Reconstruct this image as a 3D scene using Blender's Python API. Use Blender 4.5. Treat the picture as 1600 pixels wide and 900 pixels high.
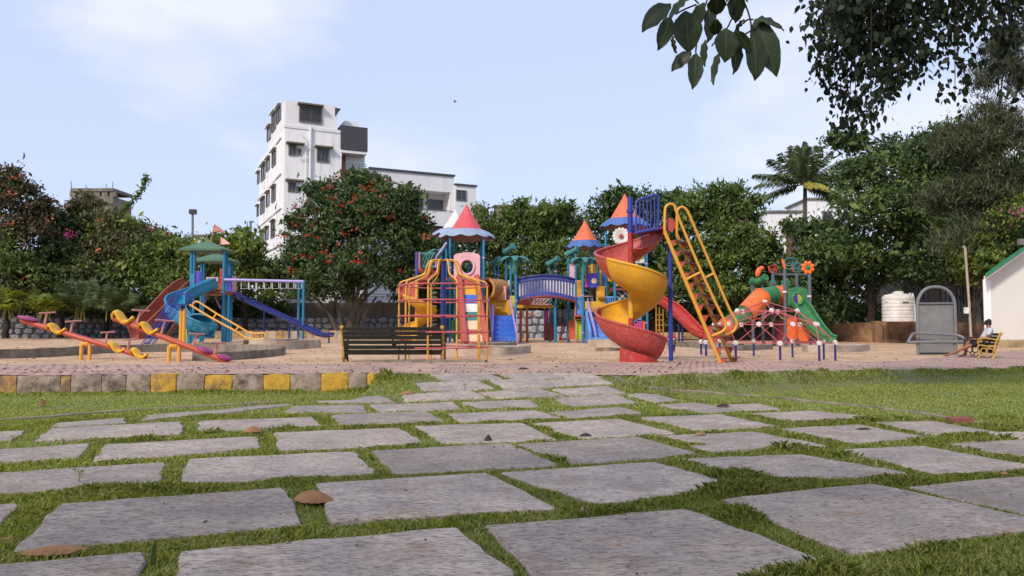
import bpy, math, random
import numpy as np
from mathutils import Vector, Matrix

for o in list(bpy.data.objects):
    bpy.data.objects.remove(o)
SC = bpy.context.scene
COL = SC.collection
R = math.radians

# ---------------------------------------------------------------- camera
CAMZ, FPX = 1.05, 1200.0
PITCH = math.atan(62 / FPX)
cam_data = bpy.data.cameras.new('camera')
cam_data.sensor_width = 36.0
cam_data.lens = 36.0 * FPX / 1600.0
cam_data.clip_start = 0.05
cam_data.clip_end = 5000
cam = bpy.data.objects.new('camera', cam_data)
cam.location = (0, 0, CAMZ)
cam.rotation_euler = (R(90) + PITCH, 0, 0)
COL.objects.link(cam)
SC.camera = cam

# ---------------------------------------------------------------- light: hazy late sun from the left, slightly behind the camera
SUN_EL, SUN_AZ = R(38), R(-146)          # azimuth from +Y towards +X
SUNDIR = Vector((math.sin(SUN_AZ) * math.cos(SUN_EL), math.cos(SUN_AZ) * math.cos(SUN_EL), math.sin(SUN_EL)))
sl = bpy.data.lights.new('sun', 'SUN')
sl.energy = 3.1
sl.angle = R(8)
sl.color = (1.0, 0.9, 0.76)
sun = bpy.data.objects.new('sun', sl)
sun.rotation_euler = SUNDIR.to_track_quat('Z', 'Y').to_euler()
sun.location = (-20, -20, 40)
COL.objects.link(sun)

world = bpy.data.worlds.new('World')
SC.world = world
world.use_nodes = True
wn, wl = world.node_tree.nodes, world.node_tree.links
wn.clear()
def N(nodes, t, **kw):
    n = nodes.new(t)
    for k, v in kw.items():
        setattr(n, k, v)
    return n
sky = N(wn, 'ShaderNodeTexSky', sky_type='NISHITA', sun_disc=False)
sky.sun_elevation = SUN_EL
sky.sun_rotation = SUN_AZ
sky.altitude = 300
sky.air_density = 1.0
sky.dust_density = 2.2
sky.ozone_density = 1.6
tc = N(wn, 'ShaderNodeTexCoord')
# thin bright haze over the whole sky
hz = N(wn, 'ShaderNodeMix', data_type='RGBA')
hz.inputs['Factor'].default_value = 0.72
wl.new(sky.outputs[0], hz.inputs['A'])
hz.inputs['B'].default_value = (4.55, 5.25, 7.5, 1)
# soft clouds
mp = N(wn, 'ShaderNodeMapping')
mp.inputs['Scale'].default_value = (1.0, 1.0, 2.3)
mp.inputs['Location'].default_value = (1.3, 0.3, 0.02)
wl.new(tc.outputs['Generated'], mp.inputs[0])
cn = N(wn, 'ShaderNodeTexNoise')
cn.inputs['Scale'].default_value = 2.1
cn.inputs['Detail'].default_value = 8
cn.inputs['Roughness'].default_value = 0.5
wl.new(mp.outputs[0], cn.inputs['Vector'])
cr = N(wn, 'ShaderNodeValToRGB')
cr.color_ramp.elements[0].position = 0.50
cr.color_ramp.elements[1].position = 0.66
wl.new(cn.outputs['Fac'], cr.inputs[0])
cf = N(wn, 'ShaderNodeMath', operation='MULTIPLY')
cf.inputs[1].default_value = 0.72
wl.new(cr.outputs[0], cf.inputs[0])
cm = N(wn, 'ShaderNodeMix', data_type='RGBA')
wl.new(cf.outputs[0], cm.inputs['Factor'])
wl.new(hz.outputs['Result'], cm.inputs['A'])
cm.inputs['B'].default_value = (6.3, 6.35, 6.8, 1)
bg = N(wn, 'ShaderNodeBackground')
bg.inputs['Strength'].default_value = 0.15
wl.new(cm.outputs['Result'], bg.inputs[0])
wo = N(wn, 'ShaderNodeOutputWorld')
wl.new(bg.outputs[0], wo.inputs[0])

SC.view_settings.view_transform = 'Standard'
SC.view_settings.look = 'None'
SC.view_settings.exposure = 0.12
SC.view_settings.gamma = 1.0
SC.view_settings.use_curve_mapping = False
SC.cycles.max_bounces = 6
SC.cycles.transparent_max_bounces = 6
SC.render.engine = 'CYCLES'

# ---------------------------------------------------------------- measuring: pixel of the photograph + distance -> point in the park
CP, SP = math.cos(PITCH), math.sin(PITCH)
def ray(px, py):
    u, v = (px - 800) / FPX, (450 - py) / FPX
    return Vector((u, CP - v * SP, SP + v * CP))
def at(px, py, Y):
    d = ray(px, py)
    return Vector((0, 0, CAMZ)) + d * (Y / d.y)
def ss(a, b, x):
    t = min(1.0, max(0.0, (x - a) / (b - a)))
    return t * t * (3 - 2 * t)
def pl(pts, x):
    if x <= pts[0][0]: return pts[0][1]
    for (x0, y0), (x1, y1) in zip(pts, pts[1:]):
        if x <= x1:
            return y0 + (y1 - y0) * (x - x0) / (x1 - x0)
    return pts[-1][1]
YF = [(-40, 11.0), (-8, 12.2), (-2.1, 12.75), (-1.6, 12.5), (1.8, 12.2), (3.2, 12.7), (7.9, 15.6), (12.5, 18.3), (40, 30)]
YB = [(-40, 15.0), (-10, 15.6), (0, 16.0), (4.5, 17.6), (10, 20.6), (14, 25), (22, 33), (40, 45)]
def pav(x): return 0.30 - 0.20 * ss(3, 13, x)
def yf(x): return pl(YF, x)
def yb(x): return pl(YB, x)
def lawn_z(x, y):
    f = yf(x)
    p = pav(x) - 0.012
    t = min(1, max(0, (y - 10.5) / (f - 10.5))) if f > 10.5 else 0
    ramp = p * t ** 1.2
    bank = p * ss(f - 0.75, f - 0.03, y) * 0.92
    wr = ss(1.5, 2.3, x)
    wlft = 1 - ss(-2.30, -2.12, x)
    z = ramp * (1 - wr) + bank * wr
    return z * (1 - wlft)
def sand_z(x, y):
    return pav(x) - 0.02 + 0.025 * math.sin(x * 0.9 + 1.3 * math.sin(y * 0.31)) * math.sin(y * 0.7 + x * 0.2)
def ground_z(x, y):
    if y < yf(x): return lawn_z(x, y)
    if y < yb(x): return pav(x)
    return sand_z(x, y)
def gd(px, py):
    d = ray(px, py)
    t0, t = 1.0, 1.0
    o = Vector((0, 0, CAMZ))
    while t < 200:
        p = o + d * t
        if p.z < ground_z(p.x, p.y):
            a, b = t0, t
            for _ in range(30):
                m = (a + b) / 2
                q = o + d * m
                if q.z < ground_z(q.x, q.y): b = m
                else: a = m
            return o + d * b
        t0, t = t, t + 0.02 + t * 0.004
    return o + d * 60
def onplane(px, py, P0, n):
    d = ray(px, py)
    o = Vector((0, 0, CAMZ))
    return o + d * ((P0 - o).dot(n) / d.dot(n))

# ---------------------------------------------------------------- materials
def lin(c):
    c = c / 255.0
    return c / 12.92 if c <= 0.04045 else ((c + 0.055) / 1.055) ** 2.4
def rgb(r, g, b, k=1.0):
    return (lin(r) * k, lin(g) * k, lin(b) * k, 1)
MATS = {}
def mat(name, col, rough=0.6, var=0.12, scale=6.0, bump=0.0, bscale=None, col2=None, c2=(0.5, 0.7), spec=0.4, metal=0.0, det=5.0, stretch=None, coat=0.0, dust=None):
    m = bpy.data.materials.new(name)
    m.use_nodes = True
    nt = m.node_tree
    b = nt.nodes['Principled BSDF']
    b.inputs['Roughness'].default_value = rough
    b.inputs['Specular IOR Level'].default_value = spec
    b.inputs['Metallic'].default_value = metal
    b.inputs['Coat Weight'].default_value = coat
    t = N(nt.nodes, 'ShaderNodeTexCoord')
    src = t.outputs['Object']
    if stretch:
        mm = N(nt.nodes, 'ShaderNodeMapping')
        mm.inputs['Scale'].default_value = stretch
        nt.links.new(src, mm.inputs[0])
        src = mm.outputs[0]
    nz = N(nt.nodes, 'ShaderNodeTexNoise')
    nz.inputs['Scale'].default_value = scale
    nz.inputs['Detail'].default_value = det
    nz.inputs['Roughness'].default_value = 0.6
    nt.links.new(src, nz.inputs['Vector'])
    rp = N(nt.nodes, 'ShaderNodeValToRGB')
    e = rp.color_ramp.elements
    e[0].position, e[1].position = 0.28, 0.74
    e[0].color = tuple(max(0, c * (1 - var * 1.6)) for c in col[:3]) + (1,)
    e[1].color = tuple(min(1, c * (1 + var)) for c in col[:3]) + (1,)
    nt.links.new(nz.outputs['Fac'], rp.inputs[0])
    out = rp.outputs[0]
    if col2:
        n2 = N(nt.nodes, 'ShaderNodeTexNoise')
        n2.inputs['Scale'].default_value = scale * 0.45
        n2.inputs['Detail'].default_value = 6
        n2.inputs['Roughness'].default_value = 0.65
        nt.links.new(src, n2.inputs['Vector'])
        r2 = N(nt.nodes, 'ShaderNodeValToRGB')
        r2.color_ramp.elements[0].position, r2.color_ramp.elements[1].position = c2
        nt.links.new(n2.outputs['Fac'], r2.inputs[0])
        mx = N(nt.nodes, 'ShaderNodeMix', data_type='RGBA')
        nt.links.new(r2.outputs[0], mx.inputs['Factor'])
        nt.links.new(out, mx.inputs['A'])
        mx.inputs['B'].default_value = col2
        out = mx.outputs['Result']
    if dust:
        # pale scuffing and sun bleaching in streaks
        n3 = N(nt.nodes, 'ShaderNodeTexNoise')
        n3.inputs['Scale'].default_value = scale * 5.5
        n3.inputs['Detail'].default_value = 8
        n3.inputs['Roughness'].default_value = 0.75
        nt.links.new(src, n3.inputs['Vector'])
        r3 = N(nt.nodes, 'ShaderNodeValToRGB')
        r3.color_ramp.elements[0].position, r3.color_ramp.elements[1].position = 0.48, 0.76
        r3.color_ramp.elements[1].color = (0.38, 0.38, 0.38, 1)
        nt.links.new(n3.outputs['Fac'], r3.inputs[0])
        mx = N(nt.nodes, 'ShaderNodeMix', data_type='RGBA')
        nt.links.new(r3.outputs[0], mx.inputs['Factor'])
        nt.links.new(out, mx.inputs['A'])
        mx.inputs['B'].default_value = dust
        out = mx.outputs['Result']
    nt.links.new(out, b.inputs['Base Color'])
    if bump:
        nb = N(nt.nodes, 'ShaderNodeTexNoise')
        nb.inputs['Scale'].default_value = bscale or scale * 4
        nb.inputs['Detail'].default_value = 8
        nb.inputs['Roughness'].default_value = 0.65
        nt.links.new(src, nb.inputs['Vector'])
        bp = N(nt.nodes, 'ShaderNodeBump')
        bp.inputs['Strength'].default_value = 1.0
        bp.inputs['Distance'].default_value = bump
        nt.links.new(nb.outputs['Fac'], bp.inputs['Height'])
        nt.links.new(bp.outputs[0], b.inputs['Normal'])
    MATS[name] = m
    return m
def leaf_mat(name, cols, trans=0.35, rough=0.5, spec=0.3, patch=0.25):
    m = bpy.data.materials.new(name)
    m.use_nodes = True
    nt = m.node_tree
    b = nt.nodes['Principled BSDF']
    b.inputs['Roughness'].default_value = rough
    b.inputs['Specular IOR Level'].default_value = spec
    g = N(nt.nodes, 'ShaderNodeNewGeometry')
    rp = N(nt.nodes, 'ShaderNodeValToRGB')
    el = rp.color_ramp.elements
    for i, (p, c) in enumerate(cols):
        e = el[i] if i < 2 else el.new(p)
        e.position = p
        e.color = c
    t = N(nt.nodes, 'ShaderNodeTexCoord')
    nz = N(nt.nodes, 'ShaderNodeTexNoise')
    nz.inputs['Scale'].default_value = 0.7
    nz.inputs['Detail'].default_value = 3
    nt.links.new(t.outputs['Object'], nz.inputs['Vector'])
    mth = N(nt.nodes, 'ShaderNodeMath', operation='MULTIPLY_ADD')
    mth.inputs[1].default_value = patch * 2
    nt.links.new(nz.outputs['Fac'], mth.inputs[0])
    ad = N(nt.nodes, 'ShaderNodeMath', operation='SUBTRACT')
    nt.links.new(g.outputs['Random Per Island'], ad.inputs[0])
    ad.inputs[1].default_value = patch
    nt.links.new(ad.outputs[0], mth.inputs[2])
    nt.links.new(mth.outputs[0], rp.inputs[0])
    nt.links.new(rp.outputs[0], b.inputs['Base Color'])
    if trans > 0:
        tr = N(nt.nodes, 'ShaderNodeBsdfTranslucent')
        hs = N(nt.nodes, 'ShaderNodeHueSaturation')
        hs.inputs['Value'].default_value = 1.3
        hs.inputs['Saturation'].default_value = 1.1
        nt.links.new(rp.outputs[0], hs.inputs['Color'])
        nt.links.new(hs.outputs[0], tr.inputs[0])
        ms = N(nt.nodes, 'ShaderNodeMixShader')
        ms.inputs[0].default_value = trans
        nt.links.new(b.outputs[0], ms.inputs[1])
        nt.links.new(tr.outputs[0], ms.inputs[2])
        nt.links.new(ms.outputs[0], nt.nodes['Material Output'].inputs[0])
    MATS[name] = m
    return m

# ---------------------------------------------------------------- mesh building
ORG = {}
def link(o, parent=None):
    COL.objects.link(o)
    if parent is not None:
        o.parent = parent
    return o
def tag(o, label=None, cat=None, group=None, kind=None):
    if label: o['label'] = label
    if cat: o['category'] = cat
    if group: o['group'] = group
    if kind: o['kind'] = kind
    return o
def thing(name, loc, label, cat, group=None):
    o = bpy.data.objects.new(name, None)
    o.empty_display_size = 0.2
    o.location = loc
    link(o)
    ORG[o.name] = Vector(loc)
    return tag(o, label, cat, group)
def V(*a): return Vector(a)
class MB:
    def __init__(s): s.v, s.f = [], []
    def add(s, vs, fs):
        b = len(s.v)
        s.v += [tuple(p) for p in vs]
        s.f += [tuple(i + b for i in f) for f in fs]
        return s
    def box(s, c, size, rz=0.0, M=None):
        c = Vector(c)
        M = M or Matrix.Rotation(rz, 3, 'Z')
        hx, hy, hz_ = size[0] / 2, size[1] / 2, size[2] / 2
        vs = [c + M @ Vector((x, y, z)) for z in (-hz_, hz_) for y in (-hy, hy) for x in (-hx, hx)]
        return s.add(vs, [(0, 2, 3, 1), (4, 5, 7, 6), (0, 1, 5, 4), (2, 6, 7, 3), (0, 4, 6, 2), (1, 3, 7, 5)])
    def bar(s, p0, p1, w, h, up=(0, 0, 1)):
        p0, p1 = Vector(p0), Vector(p1)
        d = (p1 - p0).normalized()
        u = Vector(up)
        sd = d.cross(u)
        if sd.length < 1e-4: sd = d.cross(Vector((0, 1, 0)))
        sd.normalize()
        u = sd.cross(d)
        vs = []
        for p in (p0, p1):
            for a, b in ((-1, -1), (1, -1), (1, 1), (-1, 1)):
                vs.append(p + sd * (a * w / 2) + u * (b * h / 2))
        return s.add(vs, [(0, 1, 2, 3), (7, 6, 5, 4), (0, 4, 5, 1), (1, 5, 6, 2), (2, 6, 7, 3), (3, 7, 4, 0)])
    def tube(s, pts, r, n=8, closed=False, caps=True):
        pts = [Vector(p) for p in pts]
        m = len(pts)
        rs = r if isinstance(r, (list, tuple)) else [r] * m
        tang = []
        for i in range(m):
            if closed: t = pts[(i + 1) % m] - pts[i - 1]
            else: t = pts[min(i + 1, m - 1)] - pts[max(i - 1, 0)]
            tang.append(t.normalized() if t.length > 1e-9 else Vector((0, 0, 1)))
        ref = Vector((0, 0, 1)) if abs(tang[0].z) < 0.9 else Vector((0, 1, 0))
        nrm = (ref - tang[0] * ref.dot(tang[0])).normalized()
        vs = []
        for i in range(m):
            nrm = nrm - tang[i] * nrm.dot(tang[i])
            nrm = nrm.normalized() if nrm.length > 1e-6 else tang[i].orthogonal().normalized()
            bn = tang[i].cross(nrm)
            for k in range(n):
                a = 2 * math.pi * k / n
                vs.append(pts[i] + (nrm * math.cos(a) + bn * math.sin(a)) * rs[i])
        fs = []
        for i in range(m if closed else m - 1):
            j = (i + 1) % m
            for k in range(n):
                l = (k + 1) % n
                fs.append((i * n + k, i * n + l, j * n + l, j * n + k))
        if caps and not closed:
            fs.append(tuple(range(n - 1, -1, -1)))
            fs.append(tuple((m - 1) * n + k for k in range(n)))
        return s.add(vs, fs)
    def lathe(s, c, prof, n=24, M=None, a0=0, a1=2 * math.pi):
        c = Vector(c)
        full = abs(a1 - a0 - 2 * math.pi) < 1e-6
        cnt = n if full else n + 1
        vs = []
        for r, z in prof:
            for k in range(cnt):
                a = a0 + (a1 - a0) * k / n
                p = Vector((r * math.cos(a), r * math.sin(a), z))
                vs.append(c + (M @ p if M else p))
        fs = []
        for i in range(len(prof) - 1):
            for k in range(n):
                l = (k + 1) % cnt
                fs.append((i * cnt + k, i * cnt + l, (i + 1) * cnt + l, (i + 1) * cnt + k))
        if full:
            if prof[0][0] > 1e-6: fs.append(tuple(range(cnt - 1, -1, -1)))
            if prof[-1][0] > 1e-6: fs.append(tuple((len(prof) - 1) * cnt + k for k in range(cnt)))
        return s.add(vs, fs)
    def sheet(s, grid, t):
        """solid sheet: grid[i][j] points, thickness t along the surface normal"""
        m, n = len(grid), len(grid[0])
        G = [[Vector(p) for p in row] for row in grid]
        top, bot = [], []
        for i in range(m):
            for j in range(n):
                du = G[min(i + 1, m - 1)][j] - G[max(i - 1, 0)][j]
                dv = G[i][min(j + 1, n - 1)] - G[i][max(j - 1, 0)]
                nn = du.cross(dv)
                nn = nn.normalized() if nn.length > 1e-9 else Vector((0, 0, 1))
                top.append(G[i][j] + nn * t / 2)
                bot.append(G[i][j] - nn * t / 2)
        o = m * n
        fs = []
        for i in range(m - 1):
            for j in range(n - 1):
                a, b, c, d = i * n + j, (i + 1) * n + j, (i + 1) * n + j + 1, i * n + j + 1
                fs.append((a, b, c, d))
                fs.append((o + d, o + c, o + b, o + a))
        for i in range(m - 1):
            fs.append((i * n, o + i * n, o + (i + 1) * n, (i + 1) * n))
            a, b = i * n + n - 1, (i + 1) * n + n - 1
            fs.append((a, b, o + b, o + a))
        for j in range(n - 1):
            fs.append((j, j + 1, o + j + 1, o + j))
            a, b = (m - 1) * n + j, (m - 1) * n + j + 1
            fs.append((a, o + a, o + b, b))
        return s.add(top + bot, fs)
    def prism(s, poly, vec):
        poly = [Vector(p) for p in poly]
        vec = Vector(vec)
        n = len(poly)
        vs = poly + [p + vec for p in poly]
        fs = [tuple(range(n - 1, -1, -1)), tuple(range(n, 2 * n))]
        for i in range(n):
            j = (i + 1) % n
            fs.append((i, j, n + j, n + i))
        return s.add(vs, fs)
    def frame(s, outer, inner, vec):
        """flat plate with a hole: outer and inner outlines with equal point counts"""
        n = len(outer)
        vec = Vector(vec)
        a = [Vector(p) for p in outer] + [Vector(p) for p in inner]
        vs = a + [p + vec for p in a]
        fs = []
        o = 2 * n
        for i in range(n):
            j = (i + 1) % n
            fs.append((i, j, n + j, n + i))
            fs.append((o + i, o + n + i, o + n + j, o + j))
            fs.append((i, o + i, o + j, j))
            fs.append((n + i, n + j, o + n + j, o + n + i))
        return s.add(vs, fs)
    def ball(s, c, r, n=10, m=6, M=None):
        rx, ry, rz = r if isinstance(r, (list, tuple)) else (r, r, r)
        c = Vector(c)
        vs = []
        for i in range(m + 1):
            th = math.pi * i / m
            for k in range(n):
                a = 2 * math.pi * k / n
                p = Vector((rx * math.sin(th) * math.cos(a), ry * math.sin(th) * math.sin(a), rz * math.cos(th)))
                vs.append(c + (M @ p if M else p))
        fs = []
        for i in range(m):
            for k in range(n):
                l = (k + 1) % n
                if i == 0: fs.append((k, n + k, n + l))
                elif i == m - 1: fs.append((i * n + k, (i + 1) * n, i * n + l))
                else: fs.append((i * n + k, (i + 1) * n + k, (i + 1) * n + l, i * n + l))
        return s.add(vs, fs)
    def build(s, name, m, parent=None, smooth=35, org=None):
        me = bpy.data.meshes.new(name)
        o = Vector(org) if org is not None else (ORG[parent.name] if parent is not None else Vector((0, 0, 0)))
        me.from_pydata([tuple(Vector(p) - o) for p in s.v], [], s.f)
        me.materials.append(MATS[m] if isinstance(m, str) else m)
        if smooth:
            me.polygons.foreach_set('use_smooth', [True] * len(me.polygons))
            me.set_sharp_from_angle(angle=R(smooth))
        me.update()
        ob = bpy.data.objects.new(name, me)
        link(ob, parent)
        if parent is None:
            ob.location = o
        ORG[ob.name] = o
        return ob
def fastmesh(name, verts, faces_n, m, parent=None, org=(0, 0, 0), smooth=False):
    """verts (N,3) array, faces made of consecutive groups of faces_n verts"""
    org = ORG[parent.name] if parent is not None else Vector(org)
    verts = np.asarray(verts, dtype=np.float32) - np.array(org, dtype=np.float32)
    me = bpy.data.meshes.new(name)
    nv = len(verts)
    nf = nv // faces_n
    me.vertices.add(nv)
    me.vertices.foreach_set('co', verts.ravel())
    me.loops.add(nv)
    me.loops.foreach_set('vertex_index', np.arange(nv, dtype=np.int32))
    me.polygons.add(nf)
    me.polygons.foreach_set('loop_start', np.arange(0, nv, faces_n, dtype=np.int32))
    me.polygons.foreach_set('loop_total', np.full(nf, faces_n, dtype=np.int32))
    me.materials.append(MATS[m])
    me.update(calc_edges=True)
    ob = bpy.data.objects.new(name, me)
    link(ob, parent)
    if parent is None: ob.location = org
    ORG[ob.name] = Vector(org)
    return ob
def copy_tree(o, loc=None, parent=None):
    c = o.copy()
    COL.objects.link(c)
    c.parent = parent
    if loc is not None: c.location = loc
    ORG[c.name] = Vector(loc) if loc is not None else ORG.get(o.name)
    for ch in list(o.children):
        copy_tree(ch, None, c)
    return c
def smoothpath(pts, k=6):
    """Catmull-Rom through the points"""
    P = [Vector(p) for p in pts]
    P = [P[0] * 2 - P[1]] + P + [P[-1] * 2 - P[-2]]
    out = []
    for i in range(1, len(P) - 2):
        for j in range(k):
            t = j / k
            a, b, c, d = P[i - 1], P[i], P[i + 1], P[i + 2]
            out.append(0.5 * ((2 * b) + (c - a) * t + (2 * a - 5 * b + 4 * c - d) * t * t + (3 * b - a - 3 * c + d) * t ** 3))
    out.append(P[-2])
    return out
# ---------------------------------------------------------------- the setting
random.seed(4)
rng = np.random.default_rng(4)
mat('soil', (0.15, 0.125, 0.06, 1), 0.95, 0.3, 3, 0.01, 30, col2=(0.12, 0.15, 0.04, 1), c2=(0.35, 0.6))
mat('far_soil', (0.12, 0.10, 0.06, 1), 0.95, 0.3, 0.3)
mat('sand', rgb(218, 180, 142, 0.84), 0.95, 0.22, 1.6, 0.09, 4.5, col2=rgb(168, 122, 88, 0.75), c2=(0.5, 0.75), dust=rgb(120, 92, 62, .7))
mat('kota_stone', rgb(174, 160, 147, 1.05), 0.85, 0.16, 2.2, 0.0, 34)
def stone_grain(m):
    nt = m.node_tree
    b = nt.nodes['Principled BSDF']
    base = b.inputs['Base Color'].links[0].from_socket
    t = N(nt.nodes, 'ShaderNodeTexCoord')
    oi = N(nt.nodes, 'ShaderNodeObjectInfo')
    off = N(nt.nodes, 'ShaderNodeVectorMath', operation='SCALE'); off.inputs[0].default_value = (37, 21, 11)
    nt.links.new(oi.outputs['Random'], off.inputs['Scale'])
    ad = N(nt.nodes, 'ShaderNodeVectorMath', operation='ADD')
    nt.links.new(t.outputs['Object'], ad.inputs[0]); nt.links.new(off.outputs[0], ad.inputs[1])
    def noise(scale, st, det=8, rough=.65):
        mm = N(nt.nodes, 'ShaderNodeMapping'); mm.inputs['Scale'].default_value = st
        nt.links.new(ad.outputs[0], mm.inputs[0])
        n = N(nt.nodes, 'ShaderNodeTexNoise'); n.inputs['Scale'].default_value = scale; n.inputs['Detail'].default_value = det; n.inputs['Roughness'].default_value = rough
        nt.links.new(mm.outputs[0], n.inputs['Vector'])
        return n.outputs['Fac']
    def ramp(fac, a, c, hi=1.0):
        r = N(nt.nodes, 'ShaderNodeValToRGB'); r.color_ramp.elements[0].position, r.color_ramp.elements[1].position = a, c
        r.color_ramp.elements[1].color = (hi, hi, hi, 1)
        nt.links.new(fac, r.inputs[0]); return r.outputs[0]
    def mix(fac, a, colr):
        x = N(nt.nodes, 'ShaderNodeMix', data_type='RGBA'); nt.links.new(fac, x.inputs['Factor']); nt.links.new(a, x.inputs['A']); x.inputs['B'].default_value = colr
        return x.outputs['Result']
    big = noise(1.6, (1, 1.3, 1)); mid = noise(9, (.6, 1.6, 1)); fine = noise(55, (.4, 1.3, 1), 10, .75); speck = noise(120, (1, 1, 1), 4, .6); stain = noise(3.2, (1, 1, 1), 9, .7)
    c = mix(ramp(big, .42, .7, .8), base, rgb(134, 126, 124, 1.0))
    c = mix(ramp(mid, .5, .68, .6), c, rgb(120, 110, 104, .95))
    c = mix(ramp(stain, .53, .68, .65), c, rgb(150, 122, 96, .9))
    c = mix(ramp(fine, .48, .62, .95), c, rgb(80, 73, 70, .75))
    c = mix(ramp(speck, .66, .74, .6), c, rgb(66, 60, 56, .8))
    hv = N(nt.nodes, 'ShaderNodeHueSaturation')
    vm = N(nt.nodes, 'ShaderNodeMapRange'); vm.inputs['To Min'].default_value = .80; vm.inputs['To Max'].default_value = 1.14
    nt.links.new(oi.outputs['Random'], vm.inputs[0]); nt.links.new(vm.outputs[0], hv.inputs['Value']); nt.links.new(c, hv.inputs['Color'])
    nt.links.new(hv.outputs[0], b.inputs['Base Color'])
    sm = N(nt.nodes, 'ShaderNodeMath', operation='MULTIPLY_ADD'); sm.inputs[1].default_value = .6
    nt.links.new(fine, sm.inputs[0]); nt.links.new(mid, sm.inputs[2])
    bp = N(nt.nodes, 'ShaderNodeBump'); bp.inputs['Distance'].default_value = .012; bp.inputs['Strength'].default_value = .9
    nt.links.new(sm.outputs[0], bp.inputs['Height']); nt.links.new(bp.outputs[0], b.inputs['Normal'])
stone_grain(MATS['kota_stone'])
mat('concrete', rgb(150, 138, 122, 0.8), 0.9, 0.25, 4, 0.012, 18, col2=rgb(92, 84, 74, 0.7), c2=(0.48, 0.72))
mat('concrete_pale', rgb(196, 178, 158, 0.8), 0.9, 0.2, 3, 0.01, 18, col2=rgb(150, 122, 98, 0.8), c2=(0.48, 0.75))

def grid_mesh(name, xs, ysf, zf, m, ny):
    b = MB()
    vs = []
    for x in xs:
        y0, y1 = ysf(x)
        for j in range(ny + 1):
            y = y0 + (y1 - y0) * j / ny
            vs.append((x, y, zf(x, y)))
    fs = []
    for i in range(len(xs) - 1):
        for j in range(ny):
            a = i * (ny + 1) + j
            fs.append((a, a + ny + 1, a + ny + 2, a + 1))
    b.add(vs, fs)
    return b.build(name, m)
tag(MB().add([(-1500, -1500, -0.4), (1500, -1500, -0.4), (1500, 1500, -0.4), (-1500, 1500, -0.4)], [(0, 1, 2, 3)]).build('ground', 'far_soil'), kind='structure')
xs = sorted(set([-40 + i * 2 for i in range(15)] + [-10 + 0.25 * i for i in range(105)] + [16 + 2 * i for i in range(13)] + [-2.32, -2.28, -2.24, -2.2, -2.16, -2.12]))
tag(grid_mesh('lawn', xs, lambda x: (-8, yf(x) + 0.05), lambda x, y: lawn_z(x, y), 'soil', 90), kind='structure')

# pink interlocking paving
m = bpy.data.materials.new('pink_paving'); m.use_nodes = True; MATS['pink_paving'] = m
nt = m.node_tree
b = nt.nodes['Principled BSDF']; b.inputs['Roughness'].default_value = 0.9
t = N(nt.nodes, 'ShaderNodeTexCoord')
mp_ = N(nt.nodes, 'ShaderNodeMapping'); mp_.inputs['Rotation'].default_value = (0, 0, R(14))
nt.links.new(t.outputs['Object'], mp_.inputs[0])
nzw = N(nt.nodes, 'ShaderNodeTexNoise'); nzw.inputs['Scale'].default_value = 7
nt.links.new(t.outputs['Object'], nzw.inputs['Vector'])
wv = N(nt.nodes, 'ShaderNodeMix', data_type='RGBA'); wv.inputs['Factor'].default_value = 0.03
nt.links.new(mp_.outputs[0], wv.inputs['A']); nt.links.new(nzw.outputs['Color'], wv.inputs['B'])
bk = N(nt.nodes, 'ShaderNodeTexBrick')
bk.inputs['Scale'].default_value = 1.0
bk.inputs['Brick Width'].default_value = 0.24; bk.inputs['Row Height'].default_value = 0.13
bk.inputs['Mortar Size'].default_value = 0.016
bk.inputs['Color1'].default_value = rgb(196, 162, 148, 0.9); bk.inputs['Color2'].default_value = rgb(176, 144, 132, 0.85)
bk.inputs['Mortar'].default_value = rgb(96, 72, 58, 0.6)
nt.links.new(wv.outputs['Result'], bk.inputs['Vector'])
n2 = N(nt.nodes, 'ShaderNodeTexNoise'); n2.inputs['Scale'].default_value = 0.9; n2.inputs['Detail'].default_value = 7; n2.inputs['Roughness'].default_value = 0.7
nt.links.new(t.outputs['Object'], n2.inputs['Vector'])
r2 = N(nt.nodes, 'ShaderNodeValToRGB'); r2.color_ramp.elements[0].position = 0.45; r2.color_ramp.elements[1].position = 0.72
nt.links.new(n2.outputs['Fac'], r2.inputs[0])
mx = N(nt.nodes, 'ShaderNodeMix', data_type='RGBA'); mx.inputs['B'].default_value = rgb(204, 168, 140, 0.85)
nt.links.new(r2.outputs[0], mx.inputs['Factor']); nt.links.new(bk.outputs['Color'], mx.inputs['A'])
nt.links.new(mx.outputs['Result'], b.inputs['Base Color'])
bp_ = N(nt.nodes, 'ShaderNodeBump'); bp_.inputs['Distance'].default_value = 0.012
ms_ = N(nt.nodes, 'ShaderNodeMath', operation='MULTIPLY_ADD'); ms_.inputs[1].default_value = -1.0
nt.links.new(bk.outputs['Fac'], ms_.inputs[0]); nt.links.new(n2.outputs['Fac'], ms_.inputs[2])
nt.links.new(ms_.outputs[0], bp_.inputs['Height']); nt.links.new(bp_.outputs[0], b.inputs['Normal'])

xs2 = [-40 + i * 1.0 for i in range(81)]
tag(grid_mesh('pavement', sorted(set(xs2 + [-2.5 + .25 * i for i in range(60)])), lambda x: (yf(x), yb(x) + 0.12), lambda x, y: pav(x) + 0.006 * math.sin(x * 2.1) * math.sin(y * 3.3), 'pink_paving', 10), kind='structure')
xs3 = [-60 + i * 0.6 for i in range(200)]
tag(grid_mesh('sand_ground', xs3, lambda x: (yb(x), 66 if x < 25 else max(66, yb(x) + 10)), lambda x, y: sand_z(x, y) - 0.02 * (1 - ss(yb(x), yb(x) + 0.5, y)), 'sand', 110), kind='structure')

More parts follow.
